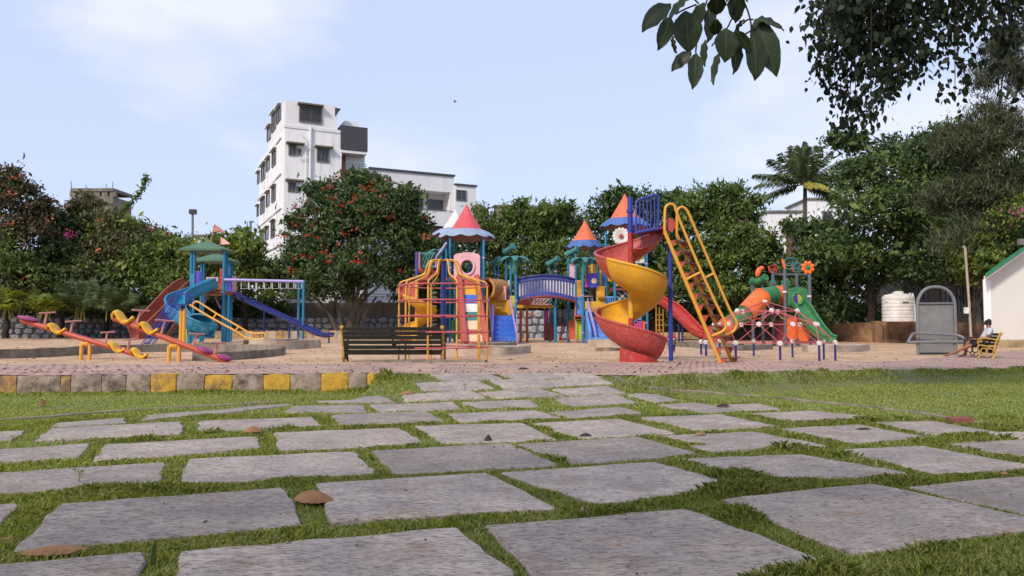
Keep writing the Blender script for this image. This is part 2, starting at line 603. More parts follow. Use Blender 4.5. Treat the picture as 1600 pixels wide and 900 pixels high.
# stone slabs of the path: corners measured on the photograph (TL, TR, BR, BL)
def zc(o, pts): return [(o + X / 2.5, 560 + Y / 2.5) for X, Y in pts]
SL = []
for q in [[(240, 262), (470, 245), (472, 262), (225, 275)], [(585, 228), (900, 205), (950, 212), (570, 247)], [(215, 285), (695, 258), (690, 302), (160, 330)],
          [(795, 252), (1200, 240), (1235, 270), (790, 297)], [(-230, 385), (330, 347), (280, 400), (-330, 435)], [(435, 345), (985, 315), (990, 360), (385, 410)],
          [(1085, 300), (1540, 283), (1640, 340), (1115, 368)], [(-120, 470), (615, 422), (590, 495), (-240, 560)], [(755, 405), (1360, 380), (1445, 460), (735, 497)],
          [(260, 590), (1080, 527), (1155, 665), (95, 765)], [(-240, 860), (540, 785), (420, 960), (-560, 1080)], [(745, 775), (1750, 688), (1980, 880), (700, 1030)],
          [(1160, 195), (1400, 190), (1425, 217), (1130, 215)], [(-150, 305), (85, 293), (35, 325), (-200, 340)], [(-700, 640), (45, 582), (-60, 690), (-900, 790)],
          [(930, 198), (1110, 184), (1125, 191), (945, 207)], [(-620, 350), (-190, 322), (-260, 352), (-700, 385)], [(-700, 470), (-380, 448), (-500, 520), (-850, 560)]]:
    SL.append(zc(0, q))
for q in [[(105, 232), (455, 218), (525, 255), (150, 270)], [(265, 372), (770, 345), (960, 425), (365, 460)], [(60, 510), (680, 465), (940, 598), (130, 650)],
          [(740, 680), (1470, 610), (2000, 815), (1010, 950)], [(785, 460), (1345, 420), (1660, 505), (1160, 580)], [(845, 345), (1280, 317), (1500, 380), (1055, 418)],
          [(435, 275), (825, 265), (960, 325), (545, 338)], [(895, 262), (1215, 245), (1420, 300), (1075, 318)], [(570, 225), (880, 213), (975, 240), (610, 252)],
          [(960, 218), (1215, 198), (1300, 222), (1040, 238)], [(255, 190), (560, 178), (590, 205), (300, 215)], [(620, 182), (860, 170), (890, 195), (690, 202)],
          [(985, 162), (1190, 148), (1280, 178), (1045, 190)], [(390, 150), (620, 133), (680, 158), (395, 172)], [(680, 140), (890, 125), (990, 150), (760, 158)],
          [(970, 128), (1160, 118), (1230, 140), (1040, 148)], [(440, 103), (650, 92), (720, 122), (470, 130)], [(725, 93), (905, 87), (985, 112), (790, 122)],
          [(955, 90), (1130, 83), (1180, 103), (1010, 110)], [(490, 70), (690, 66), (750, 86), (560, 92)], [(765, 69), (940, 66), (1000, 81), (830, 86)],
          [(970, 68), (1090, 65), (1140, 77), (1020, 81)], [(50, 172), (270, 155), (330, 175), (120, 180)]]:
    SL.append(zc(480, q))
for q in [[(450, 570), (1010, 515), (1690, 665), (930, 765)], [(1175, 520), (1700, 475), (2500, 620), (1720, 640)], [(275, 405), (720, 390), (1110, 460), (640, 485)],
          [(900, 372), (1200, 357), (1610, 432), (1260, 460)], [(200, 312), (540, 298), (810, 350), (475, 360)], [(320, 352), (430, 352), (450, 366), (385, 373)],
          [(665, 285), (950, 268), (1200, 315), (930, 340)], [(1040, 262), (1240, 257), (1470, 295), (1250, 305)], [(1330, 345), (1640, 325), (2050, 390), (1680, 405)],
          [(120, 240), (410, 228), (615, 270), (330, 285)], [(530, 225), (770, 213), (1020, 237), (710, 250)], [(185, 188), (320, 180), (480, 210), (360, 218)],
          [(70, 150), (170, 147), (240, 170), (160, 177)], [(410, 190), (560, 185), (640, 205), (500, 209)], [(1450, 300), (1800, 290), (2000, 330), (1720, 340)]]:
    SL.append(zc(960, q))
path = thing('slab_path', (0, 6, 0), 'path of grey stone slabs set in grass leading to the playground', 'path')
del path['category'], path['label']
path['kind'] = 'structure'
SLABS = []
for i, q in enumerate(SL):
    P = [gd(*c) for c in q]
    SLABS.append(P)
    cx = sum((p for p in P), Vector()) / 4
    for p in P:
        v_ = (p - cx); v_.z = 0
        p += v_.normalized() * 0.06
        p.z = ground_z(p.x, p.y)
    out = []
    for k in range(4):
        a, c = P[k], P[(k + 1) % 4]
        n = 7
        dirv = (c - a)
        nrm = Vector((-dirv.y, dirv.x, 0)).normalized()
        for j in range(n):
            tt = j / n
            p = a.lerp(c, tt)
            w = 0.017 if j else 0.02
            p = p + nrm * random.uniform(-w, w)
            if j == 0: p = p.lerp(cx, random.uniform(0.0, 0.035))
            out.append(p)
    h = 0.025 + random.uniform(-.004, .006)
    tx, ty = random.uniform(-.006, .006), random.uniform(-.006, .006)
    def lift(p, f, z):
        r = p.lerp(cx, f)
        return Vector((r.x, r.y, ground_z(r.x, r.y) + z + (r.x - cx.x) * tx + (r.y - cx.y) * ty))
    d = max(0.2, (P[0] - P[2]).length / 2)
    rings = [[lift(p, 0, -0.05) for p in out], [lift(p, 0, h - 0.010) for p in out], [lift(p, 0.012 / d, h) for p in out], [lift(p, 0.4, h + .001) for p in out]]
    n = len(out)
    mb = MB()
    fs = []
    for a in range(3):
        for k in range(n):
            l = (k + 1) % n
            fs.append((a * n + k, (a + 1) * n + k, (a + 1) * n + l, a * n + l))
    fs.append(tuple(3 * n + k for k in range(n - 1, -1, -1)))
    mb.add(sum(rings, []), fs)
    mb.build('slab', 'kota_stone', path)

# pale concrete edging strips between slabs and lawns
def edging(name, pts, w, h, m, label):
    P = smoothpath([gd(*p) for p in pts], 5)
    grid = []
    for i, p in enumerate(P):
        d = (P[min(i + 1, len(P) - 1)] - P[max(i - 1, 0)]).normalized()
        s_ = Vector((d.y, -d.x, 0)).normalized()
        z = ground_z(p.x, p.y)
        hh = h + random.uniform(-.006, .006)
        grid.append([Vector((p.x, p.y, z - .05)) + s_ * w / 2, Vector((p.x, p.y, z + hh - .008)) + s_ * w / 2, Vector((p.x, p.y, z + hh)) + s_ * (w / 2 - .01),
                     Vector((p.x, p.y, z + hh)) - s_ * (w / 2 - .01), Vector((p.x, p.y, z + hh - .008)) - s_ * w / 2, Vector((p.x, p.y, z - .05)) - s_ * w / 2])
    b = MB()
    n = 6
    vs = sum(grid, [])
    fs = [(i * n + k, i * n + k + 1, (i + 1) * n + k + 1, (i + 1) * n + k) for i in range(len(P) - 1) for k in range(n - 1)]
    fs += [tuple(range(n)), tuple((len(P) - 1) * n + k for k in range(n - 1, -1, -1))]
    b.add(vs, fs)
    o = b.build(name, m, org=P[0])
    tag(o, label, 'edging')
    return o
edging('concrete_edging', [(962, 590), (975, 597), (1000, 603), (1060, 612), (1150, 618), (1300, 632), (1420, 645), (1560, 668), (1750, 700)], 0.045, 0.03, 'concrete', 'thin concrete edging curving between slab path and right lawn')
edging('concrete_edging', [(-120, 668), (20, 657), (90, 652), (200, 643), (300, 637), (420, 631)], 0.05, 0.03, 'concrete', 'thin concrete edging between slab path and left lawn')

# kerb of painted stones on the left
mat('kerb_stone', rgb(176, 156, 138, 0.8), 0.92, 0.28, 9, 0.016, 22, col2=rgb(98, 84, 72, 0.7), c2=(0.45, 0.65))
mat('kerb_yellow', rgb(216, 170, 62, 0.78), 0.9, 0.2, 10, 0.016, 24, col2=rgb(150, 118, 84, 0.72), c2=(0.48, 0.64))
mat('kerb_faded', rgb(204, 160, 84, 0.75), 0.9, 0.25, 10, 0.016, 22, col2=rgb(140, 112, 92, 0.7), c2=(0.40, 0.58))
kerb = thing('painted_kerb', gd(300, 611), 'kerb of worn yellow and grey painted stones along the left lawn', 'kerb')
def stone_block(b, x0, x1, yfun, z0, z1, depth, amp):
    nx, nz_, ny = 5, 4, 2
    def pt(i, j, k):
        x = x0 + (x1 - x0) * i / nx
        z = z0 + (z1 - z0) * j / nz_
        y = yfun(x) + depth * k / ny
        e = 0.018 if (i in (0, nx) or j == nz_) and k == 0 else 0
        if j == nz_: z -= (0.012 if i in (0, nx) else 0)
        return Vector((x + random.uniform(-amp, amp) * .6, y + e + random.uniform(-amp, amp), z + random.uniform(-amp, amp)))
    F = [[pt(i, j, 0) for j in range(nz_ + 1)] for i in range(nx + 1)]
    T = [[F[i][nz_]] + [pt(i, nz_, k) for k in range(1, ny + 1)] for i in range(nx + 1)]
    S0 = [pt(0, j, ny) for j in range(nz_ + 1)]
    S1 = [pt(nx, j, ny) for j in range(nz_ + 1)]
    vs, idx = [], {}
    def vi(p):
        key = (round(p.x, 6), round(p.y, 6), round(p.z, 6))
        if key not in idx:
            idx[key] = len(vs); vs.append(p)
        return idx[key]
    fs = []
    for i in range(nx):
        for j in range(nz_):
            fs.append((vi(F[i][j]), vi(F[i + 1][j]), vi(F[i + 1][j + 1]), vi(F[i][j + 1])))
        for k in range(ny):
            fs.append((vi(T[i][k]), vi(T[i + 1][k]), vi(T[i + 1][k + 1]), vi(T[i][k + 1])))
    for F0, S in ((F[0], S0), (F[nx], S1)):
        for j in range(nz_):
            fs.append((vi(F0[j]), vi(F0[j + 1]), vi(S[j + 1]), vi(S[j])))
    b.add(vs, fs)
bounds = [(-420, 'g'), (-310, 'y'), (-210, 'g'), (-105, 'g'), (0, 'f'), (30, 'g'), (98, 'f'), (114, 'g'), (162, 'g'), (200, 'g'), (238, 'y'), (278, 'g'), (322, 'y'), (365, 'g'), (413, 'y'), (455, 'g'), (503, 'y'), (545, 'g'), (574, 'y'), (591, None)]
for (p0, c), (p1, _) in zip(bounds, bounds[1:]):
    if c is None: continue
    def face_x(px):
        u = (px - 800) / FPX
        x = u * 12.5
        for _k in range(6): x = u * (yf(x) - 0.04)
        return x
    x0, x1 = face_x(p0 + 0.6), face_x(p1 - 0.6)
    b = MB()
    stone_block(b, x0, x1, lambda x: yf(x) - 0.06, -0.06, 0.30 + random.uniform(-.012, .014), 0.30, 0.008)
    b.build('kerb_stone', {'g': 'kerb_stone', 'y': 'kerb_yellow', 'f': 'kerb_faded'}[c], kerb, smooth=50)
# low worn kerb where the right lawn meets the paving
kr = thing('worn_kerb', (3, 12.4, 0.2), 'low worn concrete kerb between right lawn and pink paving', 'kerb')
xk = 1.95
while xk < 13.5:
    w = random.uniform(.5, .75)
    b = MB()
    zt = pav(xk) + random.uniform(-.01, .012)
    stone_block(b, xk, xk + w - .012, lambda x: yf(x) - 0.05, zt - 0.28, zt, 0.16, 0.007)
    b.build('kerb_stone', 'concrete_pale', kr, smooth=50)
    xk += w
# ---------------------------------------------------------------- playground: paints and plastics
random.seed(11)
DUST = rgb(205, 190, 170, 0.8)
def plastic(n, r, g, b, k=0.85, rough=0.42, dust=DUST):
    return mat(n, rgb(r, g, b, k), rough + .08, 0.15, 2.2, 0.002, 20, spec=0.35, dust=dust)
def paint(n, r, g, b, k=0.85, rough=0.45, rust=rgb(120, 66, 38, 0.8)):
    return mat(n, rgb(r, g, b, k), rough, 0.08, 9.0, 0.001, 40, col2=rust, c2=(0.66, 0.74), spec=0.45)
plastic('plastic_red', 184, 48, 42); plastic('plastic_pinkred', 188, 74, 66); plastic('plastic_yellow', 234, 170, 30); plastic('plastic_orange', 244, 112, 44)
plastic('plastic_blue', 44, 108, 210); plastic('plastic_turquoise', 24, 136, 176); plastic('plastic_green', 40, 124, 72); plastic('plastic_teal', 40, 126, 124)
plastic('plastic_pink', 232, 176, 184); plastic('plastic_purple', 86, 66, 206); plastic('plastic_white', 232, 228, 222); plastic('plastic_lime', 190, 206, 44)
plastic('plastic_magenta', 196, 62, 132); plastic('plastic_cream', 232, 202, 164); plastic('plastic_roofblue', 66, 108, 176); plastic('plastic_paleblue', 150, 168, 196)
plastic('plastic_rosecone', 226, 84, 92); plastic('plastic_orangecone', 240, 116, 70); plastic('plastic_brown', 168, 88, 66); plastic('plastic_maroon', 134, 48, 46)
plastic('plastic_ochre', 196, 138, 62); plastic('plastic_skyblue', 92, 152, 226); plastic('plastic_roofgreen', 66, 114, 80); plastic('plastic_plum', 152, 46, 108)
plastic('plastic_navy', 50, 64, 150); plastic('plastic_chute', 24, 42, 116); plastic('plastic_dark', 40, 46, 50); plastic('plastic_saddle', 240, 184, 26)
paint('paint_yellow', 230, 164, 58); paint('paint_redbrown', 190, 84, 58); paint('paint_blue', 40, 62, 160); paint('paint_teal', 36, 128, 172); paint('paint_lilac', 164, 148, 208)
paint('paint_pink', 206, 140, 130); paint('paint_grey', 122, 124, 126); paint('paint_navy', 30, 42, 118); paint('paint_white', 222, 222, 224); paint('paint_rosered', 198, 92, 92)
paint('paint_orange', 232, 110, 60); paint('paint_steel', 96, 104, 116)
mat('bench_slat', rgb(44, 44, 36, 0.8), 0.6, 0.25, 6, 0.003, 30, stretch=(1, 8, 8), col2=rgb(66, 58, 44, .7), c2=(.6, .85), spec=.25)
mat('cast_iron', rgb(46, 40, 36, .9), 0.6, 0.3, 12, 0.003, 40, col2=rgb(110, 70, 44, .8), c2=(.55, .7))
mat('bench_gold', rgb(206, 158, 62, .8), 0.6, 0.2, 14, 0.003, 40, col2=rgb(120, 84, 44, .8), c2=(.5, .7))

def chan(b, path, w, wall, th=0.03, flare=0.0, bank=None):
    n = len(path)
    prof = [(-0.5 - flare, 1.0), (-0.5, 0.55), (-0.47, 0.22), (-0.36, 0.04), (0, 0), (0.36, 0.04), (0.47, 0.22), (0.5, 0.55), (0.5 + flare, 1.0)]
    grid, L, Rr = [], [], []
    for i, p in enumerate(path):
        t = (path[min(i + 1, n - 1)] - path[max(i - 1, 0)]).normalized()
        s = t.cross(Vector((0, 0, 1))).normalized()
        u = s.cross(t)
        k = bank[i] if bank else 0.0
        if k:
            M = Matrix.Rotation(k, 3, t)
            s, u = M @ s, M @ u
        row = [p + s * (a * w) + u * (c * wall) for a, c in prof]
        grid.append(row); L.append(row[0]); Rr.append(row[-1])
    b.sheet(grid, th)
    return L, Rr
def rim(b, pts, r=0.03): b.tube(pts, r, 6)
def helix_grid(c, prof, a0, a1, zf, n):
    g = []
    for i in range(n + 1):
        a = a0 + (a1 - a0) * i / n
        z = zf(a)
        g.append([Vector((c[0] + r * math.cos(a), c[1] + r * math.sin(a), z + dz)) for r, dz in prof])
    return g
def tubes(name, m, parent, lines, r, n=8):
    b = MB()
    for l in lines: b.tube(l, r, n)
    return b.build(name, m, parent)
def panel(name, m, parent, px, Y, t=0.05, bev=True):
    """flat panel facing the camera: px = (x0, y0, x1, y1) measured, at distance Y"""
    x0, y0, x1, y1 = px
    P = [at(x0, y1, Y), at(x1, y1, Y), at(x1, y0, Y), at(x0, y0, Y)]
    c = sum(P, Vector()) / 4
    e = min(abs(P[1].x - P[0].x), abs(P[2].z - P[1].z)) * 0.08
    Q = [p + Vector((e if p.x < c.x else -e, 0, e if p.z < c.z else -e)) for p in P]
    b = MB()
    vs = [p + Vector((0, t, 0)) for p in P] + [p + Vector((0, .25 * t, 0)) for p in P] + Q
    b.add(vs, [(3, 2, 1, 0), (0, 1, 5, 4), (1, 2, 6, 5), (2, 3, 7, 6), (3, 0, 4, 7), (4, 5, 9, 8), (5, 6, 10, 9), (6, 7, 11, 10), (7, 4, 8, 11), (8, 9, 10, 11)])
    return b.build(name, m, parent, smooth=20)
def post(name, m, parent, px, y0, y1, Y, r=0.055, cap=False, y1_ground=True):
    b = MB()
    top = at(px, y0, Y)
    zb = ground_z(top.x, Y) - 0.05 if y1 is None else at(px, y1, Y).z
    b.tube([Vector((top.x, Y, zb)), top], r, 10)
    o = b.build(name, m, parent)
    if cap:
        MB().lathe(Vector((top.x, Y, at(px, y0, Y).z)), [(r * 1.15, -.03), (r * 1.15, .02), (r * .6, .07), (0.001, .08)], 10).build('post_cap', m, o)
    return o
def clamp(parent, px, py, Y, r, m='paint_lilac'):
    p = at(px, py, Y)
    MB().lathe(p, [(r, -.05), (r * 1.35, -.045), (r * 1.35, .045), (r, .05)], 10).build('clamp', m, parent)

# ---------------------------------------------------------------- seesaws
def saddle(parent, pts, Y, m, w=0.34):
    P = smoothpath([at(x, y, Y) for x, y in pts], 5)
    b = MB()
    n = len(P)
    grid = []
    for i, p in enumerate(P):
        k = math.sin(math.pi * (i + .6) / (n + .2)) ** 0.5
        row = []
        for j in range(7):
            s = (j - 3) / 3
            row.append(p + Vector((0, s * w / 2 * k, -0.05 * s * s)))
        grid.append(row)
    b.sheet(grid, 0.045)
    return b.build('seat', m, parent, smooth=60)
def pad(parent, p0, p1, Y, m):
    a, c = at(*p0, Y), at(*p1, Y)
    d = (c - a)
    M = Matrix.Rotation(-math.atan2(d.z, d.x), 3, 'Y')
    b = MB()
    b.ball((a + c) / 2, (d.length / 2, 0.17, 0.06), 14, 8, M)
    return b.build('seat', m, parent, smooth=60)
def seesaw(name, Y, label, beam, fulcrum, handles, saddles, pads):
    base = at(fulcrum[0], 560, Y); base.z = ground_z(base.x, Y)
    t = thing(name, base, label, 'seesaw')
    a, c = at(*beam[0], Y), at(*beam[1], Y)
    MB().tube([a, c], 0.065, 12).build('beam', 'paint_redbrown', t)
    x0, x1, ytop = fulcrum
    for x in (x0, x1):
        p = at(x, ytop, Y)
        for dy in (-.0,):
            MB().tube([Vector((p.x, Y + dy, ground_z(p.x, Y) - .1)), Vector((p.x, Y + dy, p.z - .03)), Vector((p.x + (.02 if x == x0 else -.02), Y + dy, p.z))], 0.045, 10).build('post', 'paint_yellow', t)
    b = MB()
    p0, p1 = at(x0, ytop, Y), at(x1, ytop, Y)
    b.tube([p0, p1], 0.04, 10)
    for k in (.25, .5, .75): b.tube([p0.lerp(p1, k) - Vector((.022, 0, 0)), p0.lerp(p1, k) + Vector((.022, 0, 0))], 0.062, 10)
    b.build('pivot', 'paint_yellow', t)
    for s0, s1, b0, b1 in handles:
        b = MB()
        b.tube([at(*s0, Y), at(*s1, Y)], 0.025, 8)
        m_ = at(*s1, Y)
        q0, q1 = at(*b0, Y), at(*b1, Y)
        b.tube([q0 + Vector((0, -.16, 0)), q1 + Vector((0, .16, 0))], 0.02, 8)
        b.build('handle', 'paint_pink', t)
    for s in saddles: saddle(t, s, Y, 'plastic_saddle')
    for p in pads: pad(t, p[0], p[1], Y, 'plastic_plum')
    return t
z5 = lambda *a: tuple((x / 4.444, 440 + y / 4.444) for x, y in a)
seesaw('seesaw', 18.6, 'seesaw nearest the left edge with one purple and three yellow seats', z5((150, 268), (985, 518)), (127.5, 140.5, 537.5),
       [z5((308, 305), (327, 216), (302, 220), (357, 213)), z5((487, 360), (507, 276), (480, 279), (540, 272)), z5((730, 435), (746, 353), (725, 354), (772, 350)), z5((885, 478), (902, 402), (875, 404), (917, 400))],
       [z5((335, 318), (345, 297), (368, 294), (395, 330), (425, 348), (455, 322)), z5((762, 440), (770, 418), (795, 430), (820, 465), (850, 478), (866, 460)), z5((915, 490), (925, 463), (945, 470), (970, 502), (1000, 520), (1020, 500))],
       [z5((122, 240), (268, 275))])
seesaw('seesaw', 17.0, 'seesaw in front of the green roofed tower with two yellow and two purple seats', z5((795, 255), (1580, 556)), (264.5, 280, 541),
       [z5((948, 295), (976, 200), (942, 198), (1015, 203)), z5((1118, 365), (1146, 270), (1103, 266), (1186, 275)), z5((1337, 450), (1366, 364), (1335, 360), (1400, 368)), z5((1487, 508), (1511, 425), (1477, 422), (1546, 428))],
       [z5((790, 250), (795, 215), (820, 203), (845, 235), (875, 272), (905, 265), (925, 240)), z5((970, 315), (980, 290), (1005, 285), (1030, 320), (1060, 350), (1095, 325))],
       [z5((1372, 455), (1482, 498)), z5((1508, 510), (1612, 545))])

# ---------------------------------------------------------------- twin tower with green roofs
TW = thing('play_tower', (-15.4, 40, .28), 'turquoise play tower with two green hipped roofs, blue slide and monkey bars', 'play tower')
Z4 = lambda x, y: (180 + x / 3.914, 350 + y / 3.914)
for px, y0, Y in ((299.5, 392, 39), (304.5, 396, 40.5), (350.5, 394, 39), (355, 397, 40.5), (315.5, 409, 42), (319, 411, 43.4), (359, 409, 42), (362.5, 411, 43.4)):
    post('post', 'paint_teal', TW, px, y0, None, Y, 0.075)
def hip_roof(c, hx, hy, h, eav, name='roof'):
    b = MB()
    x, y, z = c
    v = [(x - hx, y - hy, z), (x + hx, y - hy, z), (x + hx, y + hy, z), (x - hx, y + hy, z)]
    vi = [(x - hx * .1, y - hy * .1, z + h), (x + hx * .1, y - hy * .1, z + h), (x + hx * .1, y + hy * .1, z + h), (x - hx * .1, y + hy * .1, z + h)]
    lo = [(a, b_, z - eav) for a, b_, _ in v]
    b.add(v + vi + lo, [(0, 1, 5, 4), (1, 2, 6, 5), (2, 3, 7, 6), (3, 0, 4, 7), (4, 5, 6, 7), (8, 9, 1, 0), (9, 10, 2, 1), (10, 11, 3, 2), (11, 8, 0, 3), (11, 10, 9, 8)])
    return b.build(name, 'plastic_roofgreen', TW, smooth=15)
e = at(325, 391, 39.7)
hip_roof((e.x, 39.7, e.z), 1.06, 1.0, 0.46, 0.10)
e = at(338.5, 408, 42.6)
hip_roof((e.x, 42.6, e.z), 1.02, .95, 0.42, 0.10)
for fp, Y, fl in (((329, 378, 335, 351), 39.7, [(335, 350), (342, 355), (349, 360), (354, 363), (346, 363.5), (338, 362), (332.5, 362.5)]), ((342, 402, 345, 371), 42.6, [(345, 370), (352, 375), (360, 381), (352, 382), (343.5, 382)])):
    fo = MB().tube([at(fp[0], fp[1], Y), at(fp[2], fp[3], Y)], 0.022, 6).build('flag_pole', 'paint_pink', TW)
    P = [at(x, y, Y) + Vector((0, .1 * math.sin(i * 1.7), 0)) for i, (x, y) in enumerate(fl)]
    MB().prism(P, (0, 0.03, 0)).build('pennant', 'paint_pink', fo)
for (px0, px1, y, Y, d) in ((298, 352, 457, 39, 1.5), (314, 363, 458, 42, 1.4), (352, 362, 458, 40.5, 1.5)):
    a, c = at(px0, y, Y), at(px1, y, Y)
    MB().box(((a.x + c.x) / 2, Y + d / 2, a.z), (c.x - a.x, d, 0.16)).build('deck', 'plastic_brown', TW)
panel('side_panel', 'plastic_red', TW, (343, 420, 350, 446), 38.95)
panel('side_panel', 'plastic_purple', TW, (354.5, 433, 362, 456), 40.4)
panel('side_panel', 'plastic_pink', TW, (362.5, 431, 369, 457), 41.5)
panel('side_panel', 'plastic_purple', TW, (304, 424, 314, 445), 41.2)
panel('side_panel', 'plastic_pink', TW, (322, 433, 341, 440), 42)
panel('side_panel', 'plastic_pinkred', TW, (336, 441, 350, 453), 42.1)
tubes('brace', 'paint_lilac', TW, [[at(336, 464, 40.4), at(345, 482, 40.4)], [at(324, 464, 40.4), at(319, 474, 40.4)]], 0.05)
# brown curved slide leaving to the left
P = smoothpath([at(300, 452, 39.8), at(288, 458, 39.3), at(272, 472, 38.4), at(255, 491, 37.4), at(238, 510, 36.6), at(224, 526, 36.1), at(212, 531, 35.8)], 6)
b = MB(); L, R_ = chan(b, P, 0.75, 0.62, 0.04)
so = b.build('slide', 'plastic_brown', TW, smooth=50)
b = MB(); rim(b, L, .045); rim(b, R_, .045); b.build('rim', 'plastic_brown', so)
tubes('slide_leg', 'plastic_brown', TW, [[at(281, 499, 38.8), at(262, 525, 37.6)]], 0.11)
# blue winding slide
P = smoothpath([at(339, 450, 38.7), at(318, 459, 38.3), at(297, 468, 37.9), at(279, 477, 37.4), at(270, 488, 36.7), at(274, 500, 35.9), at(290, 512, 35.6), at(312, 521, 35.5), at(330, 525, 35.5)], 6)
bank = [0.0] * len(P)
for i in range(len(P)):
    bank[i] = -0.22 * math.sin(math.pi * min(1, max(0, (i / (len(P) - 1) - .25) / .7)))
b = MB(); L, R_ = chan(b, P, 0.78, 0.52, 0.05, 0.06, bank)
so = b.build('slide', 'plastic_turquoise', TW, smooth=50)
b = MB(); rim(b, L, .05); rim(b, R_, .05); b.build('rim', 'plastic_turquoise', so)
# rounded blue landing bowl facing the camera
c = at(316, 509, 35.3)
g = []
for i in range(9):
    rr = i / 8
    row = []
    for k in range(25):
        a = 2 * math.pi * k / 24
        ex = abs(math.cos(a)) ** .7 * math.copysign(1, math.cos(a)); ez = abs(math.sin(a)) ** .7 * math.copysign(1, math.sin(a))
        row.append(c + Vector((ex * .62 * rr, .32 - .42 * rr ** 3, ez * .52 * rr - .10 * ex * rr)))
    g.append(row)
MB().sheet(g, .05).build('slide_bowl', 'plastic_turquoise', TW, smooth=60)
panel('side_panel', 'plastic_turquoise', TW, (296, 428, 304, 447), 38.9)
post('slide_post', 'plastic_turquoise', TW, 296.5, 485, None, 37.0, 0.11)
panel('side_panel', 'plastic_lime', TW, (288, 503, 296, 533), 39.5)
# monkey bars
for Y, dy in ((38.9, 0), (40.0, 0)):
    b = MB().tube([at(350.5, 437, Y), at(474.5, 440, Y)], 0.075, 8).build('top_rail', 'paint_lilac', TW)
for k in range(8):
    x = 377 + 12.2 * k
    b = MB()
    a = at(x, 440, 38.95); c = at(x, 440, 40.0); c.x = a.x
    a2 = a - Vector((0, 0, .36)); c2 = c - Vector((0, 0, .36))
    b.tube([a, a2, c2, c], .018, 6)
    b.build('rung', 'paint_white', TW)
post('post', 'paint_teal', TW, 474.5, 438, None, 38.9, 0.06)
post('post', 'paint_teal', TW, 467, 439, None, 40.0, 0.06)
# blue roller chute to the right
P = smoothpath([at(361, 461, 40.5), at(395, 477, 40), at(430, 493, 39.5), at(465, 509, 39), at(490, 521, 38.6), at(503, 526, 38.4), at(518, 526, 38.2)], 5)
b = MB(); L, R_ = chan(b, P, 0.42, 0.17, 0.04)
so = b.build('chute', 'plastic_chute', TW, smooth=50)
b = MB(); rim(b, L, .05); rim(b, R_, .05); b.build('rim', 'paint_navy', so)
for px, y in ((413, 488), (452, 505), (514, 527)): post('chute_leg', 'paint_navy', TW, px, y, None, 39.6 - (px - 413) * .013, .04)

# ---------------------------------------------------------------- yellow rail slide with blue ladder
RS = thing('rail_slide', (-13.6, 34.5, .28), 'yellow two-rail slide with blue hoop ladder before the turquoise slide', 'rail slide')
Y = 34.0
for px in (283.2, 288.2): post('post', 'paint_yellow', RS, px, 482, None, Y, 0.075)
MB().box(at(291, 476, Y), (.65, .5, .07)).build('platform', 'paint_navy', RS)
MB().tube([at(285.7, 478, Y), at(285.7, 485, Y)], .1, 8).build('platform_post', 'paint_navy', RS)
for dy in (-.25, .25):
    for (f, tp) in (((225, 541), (271.5, 466)), ((233, 541), (279, 475))):
        p0, p1 = at(*f, Y), at(*tp, Y)
        for sgn in (-.045, .045):
            MB().tube([p0 + Vector((sgn, dy, 0)), p1 + Vector((sgn, dy, 0))], .022, 6).build('ladder_rail', 'paint_blue', RS)
    hp = smoothpath([at(271.5, 466, Y), at(275, 461, Y), at(282, 458.5, Y), at(292, 460, Y), at(297, 464, Y), at(297, 475, Y)], 4)
    MB().tube([p + Vector((0, dy, 0)) for p in hp], .024, 6).build('hoop', 'paint_blue', RS)
for k in range(6):
    p = at(230 + 7.6 * k, 536 - 11.6 * k, Y)
    MB().tube([p + Vector((0, -.25, 0)), p + Vector((0, .25, 0))], .024, 6).build('rung', 'paint_blue', RS)
Z6 = lambda x, y, Yy: at(280 + x / 5, 360 + y / 5, Yy)
for dy in (-.22, .25):
    Yy = Y + dy
    up = smoothpath([Z6(100, 590, Yy), Z6(112, 568, Yy), Z6(135, 556, Yy), Z6(165, 568, Yy), Z6(300, 655, Yy), Z6(460, 748, Yy), Z6(545, 797, Yy), Z6(610, 805, Yy), Z6(664, 803, Yy), Z6(672, 822, Yy), Z6(665, 842, Yy)], 5)
    lo = smoothpath([Z6(82, 580, Yy), Z6(260, 688, Yy), Z6(440, 786, Yy), Z6(520, 836, Yy), Z6(600, 850, Yy), Z6(665, 846, Yy)], 5)
    MB().tube(up, .04, 8).build('rail', 'paint_yellow', RS)
    MB().tube(lo, .045, 8).build('rail', 'paint_yellow', RS)
    for a, c in (((262, 690), (292, 650)), ((438, 786), (468, 748))):
        MB().tube([Z6(*a, Yy), Z6(*c, Yy)], .04, 8).build('spacer', 'paint_yellow', RS)
post('foot', 'paint_navy', RS, 398, 530, None, Y, .06)

# ---------------------------------------------------------------- round climbing cage
CC = Vector((at(686.5, 562, 17.6).x, 18.55, pav(0) - .01))
CG = thing('climbing_cage', CC, 'round climbing cage of yellow posts and rusty red rings beside the bench', 'climbing frame')
RAD = 1.06
def zy(py, Y=17.5): return at(687, py, Y).z
z1, z2, z3 = zy(439), zy(420), zy(401)
for k in range(10):
    a = R(36 * k + 4)
    dv = Vector((math.cos(a), math.sin(a), 0))
    pts = [CC + dv * RAD + Vector((0, 0, -.1)), Vector((CC.x, CC.y, 0)) + dv * RAD + Vector((0, 0, z1 - .1))]
    cv = [(RAD, z1 - .1), (RAD * .98, z1), (RAD * .92, z1 + .045), (RAD * .56, zy(427)), (RAD * .43, zy(422)), (RAD * .385, zy(413)), (RAD * .36, zy(408)), (RAD * .28, z3), (0.06, z3)]
    pts = pts[:1] + smoothpath([Vector((CC.x, CC.y, z)) + dv * r for r, z in cv], 4)
    MB().tube(pts, 0.021, 8).build('post', 'paint_yellow', CG)
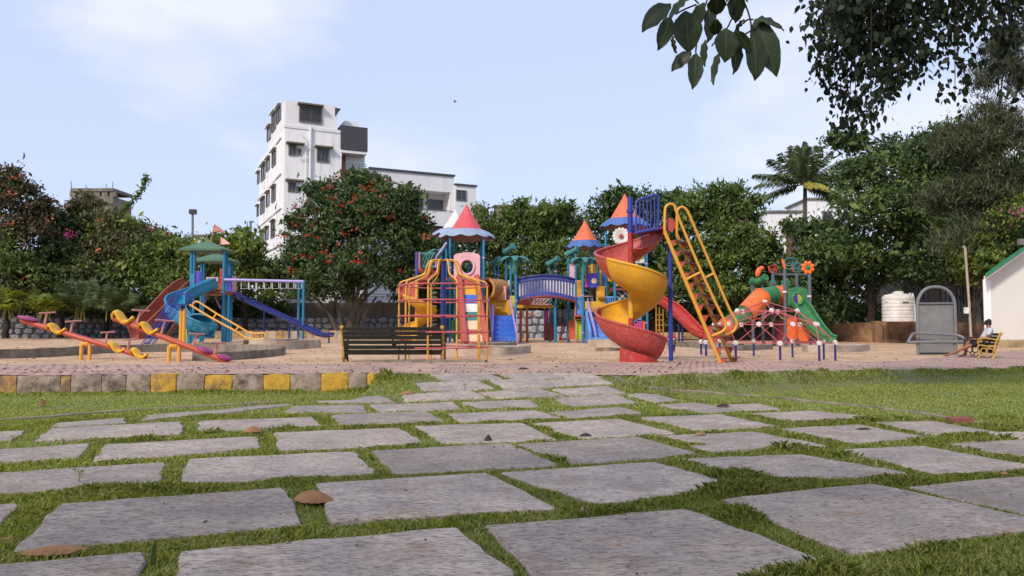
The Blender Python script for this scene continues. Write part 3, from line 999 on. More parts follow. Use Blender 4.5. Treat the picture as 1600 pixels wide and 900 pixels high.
for py in (443, 468, 493, 519, 544):
    z = at(687, py, 17.5).z
    n = 40
    MB().tube([(CC.x + (RAD + .04) * math.cos(2 * math.pi * i / n), CC.y + (RAD + .04) * math.sin(2 * math.pi * i / n), z) for i in range(n)], 0.017, 6, closed=True).build('ring', 'paint_rosered', CG)
MB().tube([(CC.x, CC.y, .2), (CC.x, CC.y, z3 + .05)], 0.06, 12).build('centre_pole', 'paint_navy', CG)

# ---------------------------------------------------------------- front bench seen from behind
def bench(name, base, rz, length, label, slat_m, frame_m, end_m, far_m=None):
    t = thing(name, base, label, 'bench')
    M = Matrix.Rotation(rz, 3, 'Z')
    def W(x, y, z): return Vector(base) + M @ Vector((x, y, z))
    # local: x along the bench, +y = the side one sits on
    backp = [(0.0, .34), (-.045, .47), (-.075, .585), (-.10, .70)]
    hs = [.20, .315, .43, .535, .635, .735]
    def by(z): return .03 - .17 * max(0, (z - .2)) / .5
    for i, z in enumerate(hs):
        b = MB()
        b.bar(W(-length / 2, by(z), z), W(length / 2, by(z), z), .03, .082 if i else .11, M @ Vector((0, -.24, 1)))
        b.build('back_slat', slat_m, t)
    for k in range(5):
        y = .10 + .085 * k
        z = .40 + .015 * abs(k - 2)
        MB().bar(W(-length / 2, y, z), W(length / 2, y, z), .07, .03).build('seat_slat', slat_m, t)
    for s in (-1, 1):
        x = s * (length / 2 + .02)
        b = MB()
        pts = smoothpath([W(x, .12, -.02), W(x, .02, .1), W(x, .045, .25), W(x, .015, .42), W(x, -.06, .6), W(x, -.115, .74), W(x, -.14, .765)], 5)
        b.tube(pts, [.034] * len(pts), 8)
        b.ball(W(x, -.15, .765), .05, 8, 6)
        em = (far_m if far_m and s > 0 else end_m)
        e_ = b.build('end_frame', far_m if far_m and s > 0 else frame_m, t)
        b = MB()
        b.tube(smoothpath([W(x, .0, .38), W(x, .2, .36), W(x, .45, .4), W(x, .5, .3), W(x, .44, .12), W(x, .52, -.02)], 5), .028, 8)
        b.tube(smoothpath([W(x, -.03, .56), W(x, .12, .60), W(x, .35, .62), W(x, .47, .58), W(x, .45, .5), W(x, .39, .52), W(x, .42, .56)], 5), .024, 8)
        b.tube(smoothpath([W(x, .47, .40), W(x, .50, .48), W(x, .47, .57)], 4), .022, 8)
        b.build('arm_rest', em, t)
        b = MB()
        for cx, cz, r in ((.18, .22, .10), (.33, .22, .09), (.26, .1, .06)):
            b.tube([W(x, cx + r * math.cos(a), cz + r * math.sin(a)) for a in [i * math.pi / 6 for i in range(12)]], .016, 6, closed=True)
        b.build('scroll', em, t)
    b = MB()
    b.tube(smoothpath([W(0, .5, .38), W(0, .1, .36), W(0, -.0, .4), W(0, -.06, .58), W(0, -.10, .74)], 4), .022, 8)
    b.build('middle_support', 'cast_iron', t)
    return t
a, c = at(536, 564, 17.55), at(690, 564, 17.55)
bench('park_bench', Vector(((a.x + c.x) / 2, 17.62, pav(0) - .012)), 0, c.x - a.x, 'empty park bench with dark slats seen from behind', 'bench_slat', 'bench_gold', 'cast_iron')

# ---------------------------------------------------------------- big spiral slide
SX = at(986.5, 500, 17.3).x
SC_ = Vector((SX, 17.35, pav(SX) - .015))
SS = thing('spiral_slide', SC_, 'tall red and yellow spiral slide with yellow ladder and blue pole', 'slide')
YS = 17.35
PX = FPX / YS
def sz(py): return at(986, py, YS).z
b = MB()
for m_, y0, y1 in (('paint_blue', 308, 364), ('plastic_red', 364, 428), ('plastic_yellow', 428, 497), ('plastic_red', 497, None)):
    zt = sz(y0); zb = sz(y1) if y1 else .2
    MB().tube([(SX, YS, zb), (SX, YS, zt)], .062, 12).build('centre_pole', m_, SS)
MB().lathe((SX, YS, sz(330)), [(.062, -.04), (.085, -.035), (.085, .035), (.062, .04)], 12).build('clamp', 'paint_blue', SS)
RO = .80
prof = [(.07, -.60), (.22, -.60), (.40, -.56), (.56, -.47), (.67, -.36), (.745, -.22), (.785, -.10), (RO, 0.0)]
zA = sz(397)                # rim height at the left after half a turn
PITCHZ = (sz(397) - sz(490))
def zrim(a): return zA - (a - math.pi) / (2 * math.pi) * PITCHZ
segs = [('plastic_pinkred', R(-12), R(222)), ('plastic_yellow', R(222), R(505)), ('plastic_pinkred', R(505), R(690))]
for m_, a0, a1 in segs:
    n = max(8, int((a1 - a0) / R(7)))
    g = helix_grid(SC_, prof, a0, a1 - 0.012, zrim, n)
    o = MB().sheet(g, .028).build('chute', m_, SS, smooth=60)
    MB().tube([r[-1] for r in g], .034, 8).build('rim', m_, o)
    for gi in (0, len(g) - 1):
        rr = [p + (p - Vector((SX, YS, p.z))).normalized() * .012 for p in g[gi]]
        MB().tube(rr, .02, 6).build('flange', m_, o)
# bottom panel under the run-out
g = []
for i in range(10):
    a = R(600) + R(95) * i / 9
    r = .70 - .04 * math.sin(i)
    g.append([Vector((SX + r * math.cos(a), YS + r * math.sin(a), z)) for z in (pav(SX) - .05, (zrim(a) - .52))])
MB().sheet(g, .03).build('base_panel', 'plastic_red', SS, smooth=60)
# platform, railing, entry
p0, p1 = at(992, 365, YS - .2), at(1040, 359, YS - .2)
MB().prism([(SX + .08, YS - .42, p0.z), (p1.x, YS - .42, p0.z + .10), (p1.x, YS + .42, p0.z + .10), (SX + .08, YS + .42, p0.z)], (0, 0, .05)).build('platform', 'plastic_maroon', SS)
for yy in (YS - .42, YS + .42):
    b = MB()
    f = lambda px, py: at(px, py, yy)
    b.tube([f(994, 366), f(994, 316), f(997, 312), f(1025, 304.5), f(1028.5, 306), f(1028.5, 359)], .026, 8)
    b.tube([f(994, 364), f(1028.5, 357)], .03, 8)
    for k in range(1, 6):
        tk = k / 6
        x = 994 + 34.5 * tk
        b.tube([f(x, 313.5 - 9 * tk), f(x, 364 - 7 * tk)], .016, 6)
    b.build('railing', 'paint_blue', SS)
for yy in (YS - .36, YS + .36):
    P = [at(1041 + 7 * (1 + math.cos(a)), 351 - 11 * math.sin(a), yy) for a in [R(20 * i) for i in range(18)]]
    MB().prism(P, (0, .03, 0)).build('entry_cheek', 'plastic_pinkred', SS)
bx_ = at(1046.5, 376, YS + .1)
MB().tube([(bx_.x, YS + .1, .2), bx_], .05, 12).build('support_pole', 'paint_blue', SS)
Z2 = lambda x, y, Yy: at(860 + x / 3, 290 + y / 3, Yy)
YL = (YS - .45, YS + .25)
for i, (Yy, f0, f1) in enumerate(((YL[0], (535, 215), (800, 828)), (YL[1], (592, 230), (856, 826)))):
    a, c = Z2(*f0, Yy), Z2(*f1, Yy)
    c.z = pav(c.x) - .05
    MB().tube([a, c], .042, 8).build('stringer', 'paint_yellow', SS)
hr = [[(535, 215), (537, 120), (545, 95), (565, 86), (583, 97), (597, 140), (680, 340), (770, 540), (815, 630), (822, 660), (805, 684), (755, 706)],
      [(592, 230), (594, 130), (602, 108), (620, 101), (640, 117), (665, 170), (750, 370), (840, 580), (870, 632), (872, 658), (855, 684), (808, 706)]]
for pts, Yy in zip(hr, YL):
    MB().tube(smoothpath([Z2(x, y, Yy) for x, y in pts], 5), .030, 8).build('handrail', 'paint_yellow', SS)
for (a, c, Yy) in (((637, 440), (706, 405), YL[0]), ((695, 446), (765, 412), YL[1])):
    MB().tube([Z2(*a, Yy), Z2(*c, Yy)], .028, 8).build('strut', 'paint_yellow', SS)
L0, L1 = Z2(535, 215, YL[0]), Z2(800, 828, YL[0])
R0, R1 = Z2(592, 230, YL[1]), Z2(856, 826, YL[1])
for k in range(12):
    tk = .075 + k * .082
    zz = L0.z + (L1.z - L0.z) * tk
    a = L0.lerp(L1, tk); c = R0.lerp(R1, (R0.z - zz) / (R0.z - R1.z))
    so = MB().prism([a + Vector((.02, 0, 0)), a + Vector((.20, 0, .01)), c + Vector((.20, 0, .01)), c + Vector((.02, 0, 0))], (0, 0, .022)).build('tread', 'plastic_maroon', SS)
    for q in (a, c):
        MB().prism([q + Vector((.03, -.012, 0)), q + Vector((.15, -.012, .0)), q + Vector((.075, -.012, -.16))], (0, .024, 0)).build('bracket', 'paint_redbrown', so)
# ---------------------------------------------------------------- castle play structure
random.seed(23)
CA = thing('castle_playset', (1.2, 39, .28), 'castle playset with cone roofs, arched blue bridge, steps and panels', 'playset')
def cone_roof(cx, Y, ybase, yapex, rb, rs, cone_m, skirt_m, under_m, ysk):
    zb, za, zs = at(cx, ybase, Y).z, at(cx, yapex, Y).z, at(cx, ysk, Y).z
    X = at(cx, ybase, Y).x
    prof = []
    n = 12
    for i in range(n):
        t0 = i / n
        f = lambda t: rb * (1 - t) ** 1.04 + .05 * t
        prof += [(f(t0), zb + (za - zb) * t0), (f(t0 + .9 / n) * 1.0, zb + (za - zb) * (t0 + .9 / n)), (f(t0 + .92 / n) - .012, zb + (za - zb) * (t0 + .92 / n))]
    prof += [(.05, za), (.03, za + .05), (.001, za + .06)]
    co = MB().lathe((X, Y, 0), prof, 28).build('cone_roof', cone_m, CA, smooth=30)
    K, g = 72, []
    for j, (r, dz) in enumerate(((rb * .9, .06), (rb * 1.1, .02), (rs * .8, -.10), (rs * .93, -.2), (rs, -.30))):
        row = []
        for k in range(K + 1):
            a = 2 * math.pi * k / K
            w = abs(math.sin(a * 5.5))
            q = j / 4
            row.append(Vector((X + (r - .06 * (1 - w) * q) * math.cos(a), Y + (r - .06 * (1 - w) * q) * math.sin(a), zb + dz * (zb - zs) / .3 + q * (.11 * (1 - w)) + .05 * w * (q > .3) * (q < .9))))
        g.append(row)
    MB().sheet(g, .035).build('scalloped_eave', skirt_m, co, smooth=60)
    MB().lathe((X, Y, zs + .02), [(rs * .9, .0), (rs * .9, .05), (.3, .1), (.3, .06)], 24).build('soffit', under_m, co)
    return co
cone_roof(729, 40.0, 362, 321, .86, 1.52, 'plastic_rosecone', 'plastic_paleblue', 'plastic_maroon', 374)
cone_roof(712, 42.5, 360, 329, .80, 1.35, 'plastic_white', 'plastic_paleblue', 'plastic_maroon', 370)
cone_roof(914, 41.0, 379, 346, .72, 1.02, 'plastic_orangecone', 'plastic_roofblue', 'plastic_maroon', 389)
cone_roof(976.5, 40.0, 345, 305, .84, 1.34, 'plastic_orangecone', 'plastic_roofblue', 'plastic_maroon', 357)
T = 'paint_teal'
for px, y0, Y in ((703.5, 372, 39), (755.8, 372, 39), (697.5, 376, 40.4), (711, 374, 41.4), (732, 376, 41.5), (752, 374, 41.2), (692, 420, 39.2), (694.5, 373, 42.5),
                  (791, 410, 40.5), (798, 409, 40.2), (806, 428, 38.6), (773, 412, 41.5), (778.5, 413, 41.5),
                  (867.5, 474, 39.2), (887, 476, 40.5), (899.5, 388, 40), (888, 396, 41.5), (910.5, 430, 38.4), (859, 414, 42), (868.5, 412, 42),
                  (946.5, 362, 39.4), (960.5, 430, 38.7), (1010, 360, 39.6), (1000, 362, 41.2), (925, 390, 41), (935, 388, 42)):
    o = post('post', T, CA, px, y0, None, Y, .065 if px not in (859, 868.5, 773, 778.5) else .05)
for px, y, Y in ((755.8, 403, 39), (703.5, 418, 39), (806, 470, 38.6), (910.5, 462, 38.4), (910.5, 520, 38.4), (899.5, 440, 40), (1010, 412, 39.6), (1010, 505, 39.6), (773, 428, 41.5), (778.5, 430, 41.5), (868.5, 424, 42), (755.8, 440, 39)):
    clamp(CA, px, y, Y, .065)
# decks
for px0, px1, y, Y, d, m_ in ((697, 760, 436, 39, 2.3, 'plastic_maroon'), (760, 808, 495, 39.4, 1.6, 'plastic_ochre'), (898, 965, 497, 39, 2.2, 'plastic_ochre'), (936, 1014, 452, 39.6, 1.8, 'plastic_maroon'), (648, 676, 421, 39.2, 1.4, 'plastic_pinkred')):
    a, c = at(px0, y, Y), at(px1, y, Y)
    MB().box(((a.x + c.x) / 2, Y + d / 2, a.z), (c.x - a.x, d, .12)).build('deck', m_, CA)
# pink arch panel
def arch_panel(px0, y0, px1, y1, Y, hx, hy, hr, hb, m_, t=.09, wavy=True, ring=None, parent=CA):
    n = 28
    cx, cy = hx, hy
    out, inn = [], []
    for i in range(n):
        a = 2 * math.pi * i / n
        ca, sa = math.cos(a), math.sin(a)
        k = min((px1 - cx) / ca if ca > 1e-6 else ((px0 - cx) / ca if ca < -1e-6 else 1e9), (y1 - cy) / sa if sa > 1e-6 else ((y0 - cy) / sa if sa < -1e-6 else 1e9))
        x, y = cx + ca * k, cy + sa * k
        if wavy and y < y0 + 1: y += 3.4 * (abs(x - cx) / (px1 - cx)) ** 1.5
        out.append(at(x, y, Y))
        inn.append(at(cx + hr * ca, cy + (hr * sa if sa < 0 else min(hr * sa * 1.2, hb)), Y))
    o = MB().frame(out, inn, (0, t, 0)).build('arch_panel', m_, parent, smooth=30)
    if ring:
        MB().tube([p + Vector((0, -.02, 0)) for p in inn], .07, 8, closed=True).build('arch_ring', m_, o)
    return o
arch_panel(709, 394, 750, 436, 38.9, 730, 416, 11, 14, 'plastic_pink', ring=True)
# climbing ramp of coloured treads with red cheeks
q0l, q0r, q1l, q1r = at(722, 436, 38.7), at(741, 436, 38.7), at(731, 540, 36.2), at(756, 540, 36.2)
cols = ['plastic_pinkred', 'plastic_yellow', 'plastic_blue', 'plastic_white', 'plastic_teal', 'plastic_cream', 'plastic_pinkred', 'plastic_cream', 'plastic_pinkred']
bd = [0, .10, .235, .375, .50, .63, .76, .83, .93, 1]
for i in range(9):
    a, c = bd[i] + .004, bd[i + 1] - .004
    P = [q0l.lerp(q1l, a), q0r.lerp(q1r, a), q0r.lerp(q1r, c), q0l.lerp(q1l, c)]
    MB().prism(P, (0, -.05, -.05)).build('tread', cols[i], CA)
for a, c, s in ((q0l, q1l, -1), (q0r, q1r, 1)):
    w = Vector((.30 * s, 0, 0))
    b = MB()
    n = 8
    g = [[a.lerp(c, i / n) + Vector((0, -.02, .02)), a.lerp(c, i / n) + Vector((.04 * s, -.16, .2)), a.lerp(c, i / n) + w * .7 + Vector((0, -.16, .22)), a.lerp(c, i / n) + w + Vector((0, -.04, .0))] for i in range(n + 1)]
    b.sheet(g, .05)
    b.build('ramp_cheek', 'plastic_pinkred', CA, smooth=40)
MB().box((q1l + q1r) / 2 + Vector((.1, .15, -.0)), (1.3, .35, .35)).build('ramp_base', 'plastic_pinkred', CA)
panel('side_panel', 'plastic_pinkred', CA, (748, 515, 764, 533), 37.4)
panel('side_panel', 'plastic_green', CA, (706, 500, 722, 530), 40.0)
# left spiral slide
lx = at(651, 480, 38).x
lc = Vector((lx, 38.0, 0))
pr = [(.06, -.42), (.3, -.42), (.6, -.38), (.85, -.24), (.95, -.08), (.97, 0)]
zl = lambda a: at(651, 425, 38).z + .16 - (a / (2 * math.pi)) * 2.05
for m_, a0, a1 in (('plastic_pinkred', R(20), R(235)), ('plastic_yellow', R(235), R(560)), ('plastic_red', R(560), R(640))):
    g = helix_grid(lc, pr, a0, a1 - .012, zl, int((a1 - a0) / R(10)) + 3)
    o = MB().sheet(g, .04).build('chute', m_, CA, smooth=60)
    MB().tube([r[-1] for r in g], .05, 6).build('rim', m_, o)
MB().tube([(lx, 38, .2), (lx, 38, at(651, 440, 38).z)], .08, 10).build('chute_post', 'plastic_yellow', CA)
MB().tube([(lx, 38, at(651, 440, 38).z), (lx, 38, at(651, 394, 38).z)], .08, 10).build('chute_post', 'plastic_navy', CA)
tubes('chute_leg', 'paint_grey', CA, [[at(626, 505, 38.4), at(620, 533, 38.4)]], .04)
# slotted green gate and canted handrail above the slide
def slotted(parent, px0, y0, px1, y1, Y, m_, n=6, slant=.5, t=.05, name='slotted_panel'):
    root = MB()
    f = lambda x, y: at(x, y, Y)
    h = (y1 - y0) * .14
    root.prism([f(px0, y0), f(px1, y0), f(px1, y0 + h), f(px0, y0 + h)], (0, t, 0))
    o = root.build(name, m_, parent)
    MB().prism([f(px0, y1 - h), f(px1, y1 - h), f(px1, y1), f(px0, y1)], (0, t, 0)).build('rail_board', m_, o)
    w = (px1 - px0) / n
    for i in range(n):
        xa = px0 + w * i
        xb = xa + slant * w
        x0, x1 = min(px1, xb + w * .1), min(px1, xb + w * .6)
        y_a, y_b = y0 + h * .8, y1 - h * .8
        MB().prism([f(x0, y_a), f(x1, y_a), f(max(px0, x1 - slant * w * 2), y_b), f(max(px0, x0 - slant * w * 2), y_b)], (0, t * .8, 0)).build('slat', m_, o)
    return o
slotted(CA, 655, 394, 680, 418, 38.8, 'plastic_teal', 6, .8)
for px in (650.5, 655): post('gate_post', 'paint_pink' if px > 651 else 'paint_navy', CA, px, 394, 420, 38.7, .07)
tubes('handrail', 'paint_lilac', CA, [smoothpath([at(681, 418, 38.5), at(682, 402, 38.5), at(688, 393, 38.5), at(698, 379, 38.6)], 4)], .05)
# leaf toppers (plastic palm crowns) on posts
def palm_topper(px, ytop, ybase, Y, m_='plastic_teal'):
    c = at(px, ytop, Y); zb = at(px, ybase, Y).z
    h = c.z - zb
    o = MB().lathe((c.x, Y, zb), [(.10, 0), (.14, .05), (.17, h * .4), (.22, h * .7), (.33, h * .95), (.3, h), (.05, h * .98)], 14).build('palm_topper', m_, CA)
    for k in range(7):
        a = 2 * math.pi * k / 7 + .25
        g = []
        for i in range(7):
            s = i / 6
            r = .12 + .78 * s
            w = .19 * math.sin(math.pi * (s * .85 + .12)) + .01
            zz = h + .12 * math.sin(s * 2.4) - .28 * s ** 2.4
            row = []
            for j in (-1, 0, 1):
                row.append(Vector((c.x + r * math.cos(a) - j * w * math.sin(a), Y + r * math.sin(a) + j * w * math.cos(a), zb + zz - .05 * abs(j))))
            g.append(row)
        MB().sheet(g, .035).build('leaf', m_, o, smooth=60)
palm_topper(804, 403, 429, 38.7)
palm_topper(912, 405, 431, 38.6)
palm_topper(934, 384, 402, 41.6)
palm_topper(690, 392, 410, 41)
def pipe_topper(p0, p1, Y, r=.19):
    a, c = at(*p0, Y), at(*p1, Y) + Vector((0, -.35, 0))
    d = (c - a).normalized()
    o = MB().tube([a - d * .1, a, c - d * .12, c - d * .1, c, c + d * .015], [r * .9, r * .78, r * .7, r, r, r * .72], 12).build('spyglass', 'plastic_teal', CA)
    return o
pipe_topper((790, 393), (803, 386), 40.3); pipe_topper((768, 412), (781, 406), 41.4); pipe_topper((858, 412), (872, 405), 41.8); pipe_topper((887, 397), (902, 390), 40.2)
# ochre barrel tunnel + yellow panels left
bc = at(771, 452, 40)
M_ = Matrix.Rotation(R(90), 3, 'X') @ Matrix.Rotation(R(-34), 3, 'Y')
MB().lathe(bc, [(.52, -.7), (.56, -.66), (.56, .55), (.60, .6), (.60, .7), (.46, .7), (.44, .6), (.44, -.7), (.52, -.7)], 20, M_).build('barrel_tunnel', 'plastic_ochre', CA)
panel('side_panel', 'plastic_yellow', CA, (766, 468, 797, 493), 39.9)
panel('side_panel', 'plastic_pink', CA, (785, 447, 791, 469), 39.8)
panel('side_panel', 'plastic_ochre', CA, (776, 456, 787, 470), 39.7)
panel('side_panel', 'plastic_yellow', CA, (797.5, 462, 804, 492), 39.2)
panel('side_panel', 'plastic_lime', CA, (801, 462, 805.5, 482), 38.7)
panel('side_panel', 'plastic_white', CA, (793.5, 438, 797.5, 466), 40.3)
b = MB(); P0, P1 = at(769, 481, 39.4), at(786, 481, 39.4)
b.box((P0 + P1) / 2, (P1.x - P0.x, .5, .08)); b.build('ledge', 'plastic_ochre', CA)
# steps
def steps(px0, px1, y0, y1, Y0, Y1, n, m_, cheek_m, ch_l, ch_r):
    a0, a1 = at(px0, y1, Y0), at(px1, y1, Y0)
    zt = at(px0, y0, Y1).z
    zb = a0.z
    for i in range(n):
        z = zb + (zt - zb) * (i + 1) / n
        y = Y0 + (Y1 - Y0) * i / n
        MB().box(((a0.x + a1.x) / 2, y + (Y1 - Y0) / n / 2 + .02, z - (zt - zb) / n / 2 + .0), (a1.x - a0.x - .02, (Y1 - Y0) / n + .04 - .002 * i, (zt - zb) / n - .012)).build('step', m_, CA)
    for x, w in ((a0.x - .03, ch_l), (a1.x + .03, ch_r)):
        if not w: continue
        MB().prism([(x - w / 2, Y0 - .05, zb - .05), (x - w / 2, Y0 - .05, zb + .5), (x - w / 2, Y1, zt + .55), (x - w / 2, Y1, zb - .05)], (w, 0, 0)).build('step_cheek', cheek_m, CA)
steps(770, 806, 493, 533, 37.4, 39.2, 5, 'plastic_blue', 'paint_lilac', .10, .06)
steps(923, 966, 499, 534, 36.8, 38.8, 5, 'plastic_skyblue', 'plastic_skyblue', .12, 0)
for x0, ya, yb_, x1, Yy in ((763, 466, 520, 769, 38.2), (797, 464, 522, 808, 38.0), (918, 467, 520, 931, 37.6), (925, 466, 512, 938, 38.6)):
    a, c = at(x0, ya, Yy + .9), at(x1, yb_, Yy - .7)
    for k, off in enumerate((0, .16, .32)):
        MB().tube([a - Vector((0, 0, off)), c - Vector((0, 0, off * .6))], .03, 6).build('stair_rail', 'paint_lilac', CA)
    MB().tube([c + Vector((0, 0, .04)), Vector((c.x, c.y, .25))], .035, 6).build('rail_post', 'paint_lilac', CA)
# arched bridge
for Y, back in ((38.9, 0), (40.0, 1)):
    n = 18
    x0, x1 = 808, 898
    top, bot = [], []
    for i in range(n + 1):
        s = i / n
        x = x0 + (x1 - x0) * s
        ar = 1 - (2 * s - 1) ** 2
        top.append((x, 437.5 - 6 * ar)); bot.append((x, 472 - 8 * ar))
    bulge = lambda s: -.22 * (1 - (2 * s - 1) ** 2) * (1 - back)
    F = lambda x, y: at(x, y, Y) + Vector((0, bulge((x - x0) / (x1 - x0)), 0))
    g = [[F(x, y) for x, y in bot], [F(x, y - 7.5) for x, y in bot]]
    br = MB().sheet(g, .08).build('bridge_side', 'plastic_navy', CA, smooth=40)
    MB().sheet([[F(x, y + 1) for x, y in top], [F(x, y + 5.5) for x, y in top]], .08).build('bridge_board', 'plastic_navy', br, smooth=40)
    MB().tube([F(x, y) + Vector((0, -.05, .03)) for x, y in top], .055, 8).build('bridge_rail', 'paint_navy', br)
    for i in range(19):
        s = (i + .15) / 19
        x = x0 + (x1 - x0) * s
        ar = 1 - (2 * s - 1) ** 2
        xa, xb = x, x + (2.3 if not back else 4.5)
        MB().prism([F(xa, 466 - 8 * ar), F(xb, 466 - 8 * ar), F(xb, 441 - 6 * ar), F(xa, 441 - 6 * ar)], (0, .05, 0)).build('baluster', 'plastic_navy' if not back else 'plastic_white', br)  # rear row white: sky light on the back panel put into its colour
g = []
for i in range(13):
    s = i / 12
    ar = 1 - (2 * s - 1) ** 2
    p = at(808 + 90 * s, 471 - 8 * ar, 38.95)
    g.append([Vector((p.x, 38.8 - .2 * ar, p.z)), Vector((p.x, 40.1, p.z))])
MB().sheet(g, .07).build('bridge_deck', 'plastic_maroon', CA, smooth=40)
# things below the bridge
MB().bar(at(808, 479, 40.6), at(867, 479, 40.6), .2, .17).build('beam', 'plastic_yellow', CA)
slotted(CA, 829, 466, 862, 476, 42.5, 'plastic_pink', 6, .9)
panel('side_panel', 'plastic_pinkred', CA, (808, 466, 829, 476), 42.5)
for px in (813.5, 823.5): post('post', 'paint_orange', CA, px, 483, None, 41.8, .075)
for px in (812, 829.5): MB().box(at(px, 491, 41.7), (.35, .2, .08)).build('grip', 'paint_orange', CA)
panel('side_panel', 'plastic_maroon', CA, (850, 506, 858, 532), 41.2); panel('side_panel', 'plastic_maroon', CA, (858.5, 506, 866, 532), 41.1)
slotted(CA, 873, 506, 887, 532, 40.8, 'plastic_maroon', 3, .9)
panel('side_panel', 'plastic_magenta', CA, (850, 485, 857, 506), 41.5)
panel('side_panel', 'plastic_orange', CA, (888.5, 501, 898, 530), 40.3)
panel('side_panel', 'plastic_lime', CA, (900, 501, 909, 531), 39.3)
panel('side_panel', 'plastic_skyblue', CA, (900.5, 464, 909.5, 492), 39.2)
panel('back_panel', 'plastic_dark', CA, (858, 483, 897, 510), 42.6)
panel('side_panel', 'plastic_pinkred', CA, (898, 492, 912, 499), 39.0)
for x in (899, 909.8): post('rail_post', 'paint_pink', CA, x, 462, None, 39.1, .03)
for y in (463, 498, 532): MB().tube([at(899, y, 39.05), at(926, y, 39.05)], .025, 6).build('rail_bar', 'paint_pink', CA)
# panels of the right towers
panel('side_panel', 'plastic_pink', CA, (890, 412, 898.5, 436), 40.6)
slotted(CA, 901, 412, 916, 440, 41.0, 'plastic_green', 4, .9)
panel('side_panel', 'plastic_yellow', CA, (901.5, 438, 909.5, 466), 39.9)
pp = panel('activity_panel', 'plastic_purple', CA, (918, 427, 933, 449), 39.0)
c = at(928.5, 439, 38.97)
MB().lathe(c, [(.15, -.03), (.15, .0), (.11, .03), (.05, .02)], 16, Matrix.Rotation(R(90), 3, 'X')).build('dial', 'plastic_cream', pp)
panel('side_panel', 'plastic_magenta', CA, (914, 428, 917.6, 449), 39.0)
for i, m_ in enumerate(('plastic_orange', 'plastic_lime', 'plastic_pinkred', 'plastic_green')):
    panel('side_panel', m_, CA, (919 + i * 4, 413, 922.4 + i * 4, 427), 40.9)
panel('side_panel', 'plastic_turquoise', CA, (933, 424, 937, 446), 39.5); panel('side_panel', 'plastic_yellow', CA, (937, 416, 940, 447), 39.6)
panel('side_panel', 'plastic_blue', CA, (941, 420, 948, 447), 39.7)
panel('side_panel', 'plastic_yellow', CA, (950, 424, 984, 440), 40.4); panel('side_panel', 'plastic_yellow', CA, (962, 437, 984, 447), 39.6)
panel('side_panel', 'plastic_dark', CA, (921, 450, 931, 470), 39.7); panel('side_panel', 'plastic_yellow', CA, (932, 447, 945, 474), 39.2)
panel('side_panel', 'plastic_yellow', CA, (914, 471, 946, 487), 39.0)
MB().box(at(939, 463, 38.9), (.35, .4, .08)).build('ledge', 'plastic_ochre', CA)
slotted(CA, 946, 463, 962, 480, 39.0, 'plastic_skyblue', 5, 0)
xo = panel('activity_panel', 'plastic_dark', CA, (963, 450, 983, 474), 39.9)
for l in (((965, 456), (980, 470)), ((980, 455), (966, 470)), ((972, 453), (982, 462)), ((964, 463), (974, 472))):
    MB().tube([at(*l[0], 39.85), at(*l[1], 39.85)], .022, 6).build('wire', 'paint_white', xo)
wp = panel('activity_panel', 'plastic_white', CA, (993, 393, 1007, 411), 39.6)
MB().tube(smoothpath([at(996, 408, 39.57), at(999, 403, 39.57), at(1004, 402, 39.57), at(1004, 397, 39.57), at(998, 397, 39.57)], 5), .05, 8).build('green_snake', 'plastic_lime', wp)
panel('side_panel', 'plastic_magenta', CA, (991, 502, 1004, 518), 39.4); panel('side_panel', 'plastic_orange', CA, (1004.5, 502, 1008, 519), 39.4)
panel('side_panel', 'plastic_blue', CA, (987, 490, 996, 506), 39.4); panel('side_panel', 'plastic_skyblue', CA, (985, 478, 1002, 500), 40.2)
# white sunflower
fc = at(970.5, 369, 38.9)
fo = MB().lathe(fc, [(.12, -.02), (.12, .04), (.08, .08), (.02, .09)], 14, Matrix.Rotation(R(90), 3, 'X')).build('flower_centre', 'plastic_pinkred', CA)
for k in range(14):
    a = 2 * math.pi * k / 14
    d, s_ = Vector((math.cos(a), 0, math.sin(a))), Vector((-math.sin(a), 0, math.cos(a)))
    g = [[fc + d * r + s_ * (w * j) + Vector((0, .03 + .03 * abs(j) - .06 * (r > .3), 0)) for j in (-1, 0, 1)] for r, w in ((.08, .04), (.2, .07), (.33, .095), (.41, .07), (.45, .015))]
    MB().sheet(g, .03).build('petal', 'plastic_white', fo, smooth=60)
# long red slide to the right
P = smoothpath([at(1012, 462, 38.8), at(1024, 471, 38.0), at(1045, 482, 37.2), at(1062, 497, 36.5), at(1078, 514, 35.9), at(1092, 526, 35.5), at(1110, 531, 35.2), at(1128, 531, 35.0)], 6)
b = MB(); L, R_ = chan(b, P, .7, .30, .04)
so = b.build('slide', 'plastic_red', CA, smooth=50)
b = MB(); rim(b, L, .05); rim(b, R_, .05); b.build('rim', 'plastic_red', so)
for px in (1060.5, 1066): post('slide_leg', 'paint_navy', CA, px, 500, None, 36.6, .045)
# coil climber and chain poles by the left tower
pts = []
cc_ = at(675, 480, 38.2)
for i in range(150):
    a = i * .5
    pts.append(Vector((cc_.x + .24 * math.cos(a), 38.2 + .24 * math.sin(a), .32 + i * .0178)))
MB().tube(pts, .028, 6).build('coil_climber', 'paint_grey', CA)
for px, y0 in ((690, 440), (694.5, 425)): post('climbing_pole', 'paint_teal', CA, px, y0, None, 38.6, .05)

# yellow ladder standing behind
LD = thing('yellow_ladder', at(1031, 525, 44) , 'small upright yellow ladder behind the red slide', 'ladder')
for px in (1025, 1030, 1036): post('rail', 'paint_yellow', LD, px, 477 + (px - 1025) * .6, None, 44, .04)
for k in range(5): MB().tube([at(1025, 492 + 8 * k, 44), at(1036, 492 + 8 * k, 44)], .028, 6).build('rung', 'paint_yellow', LD)

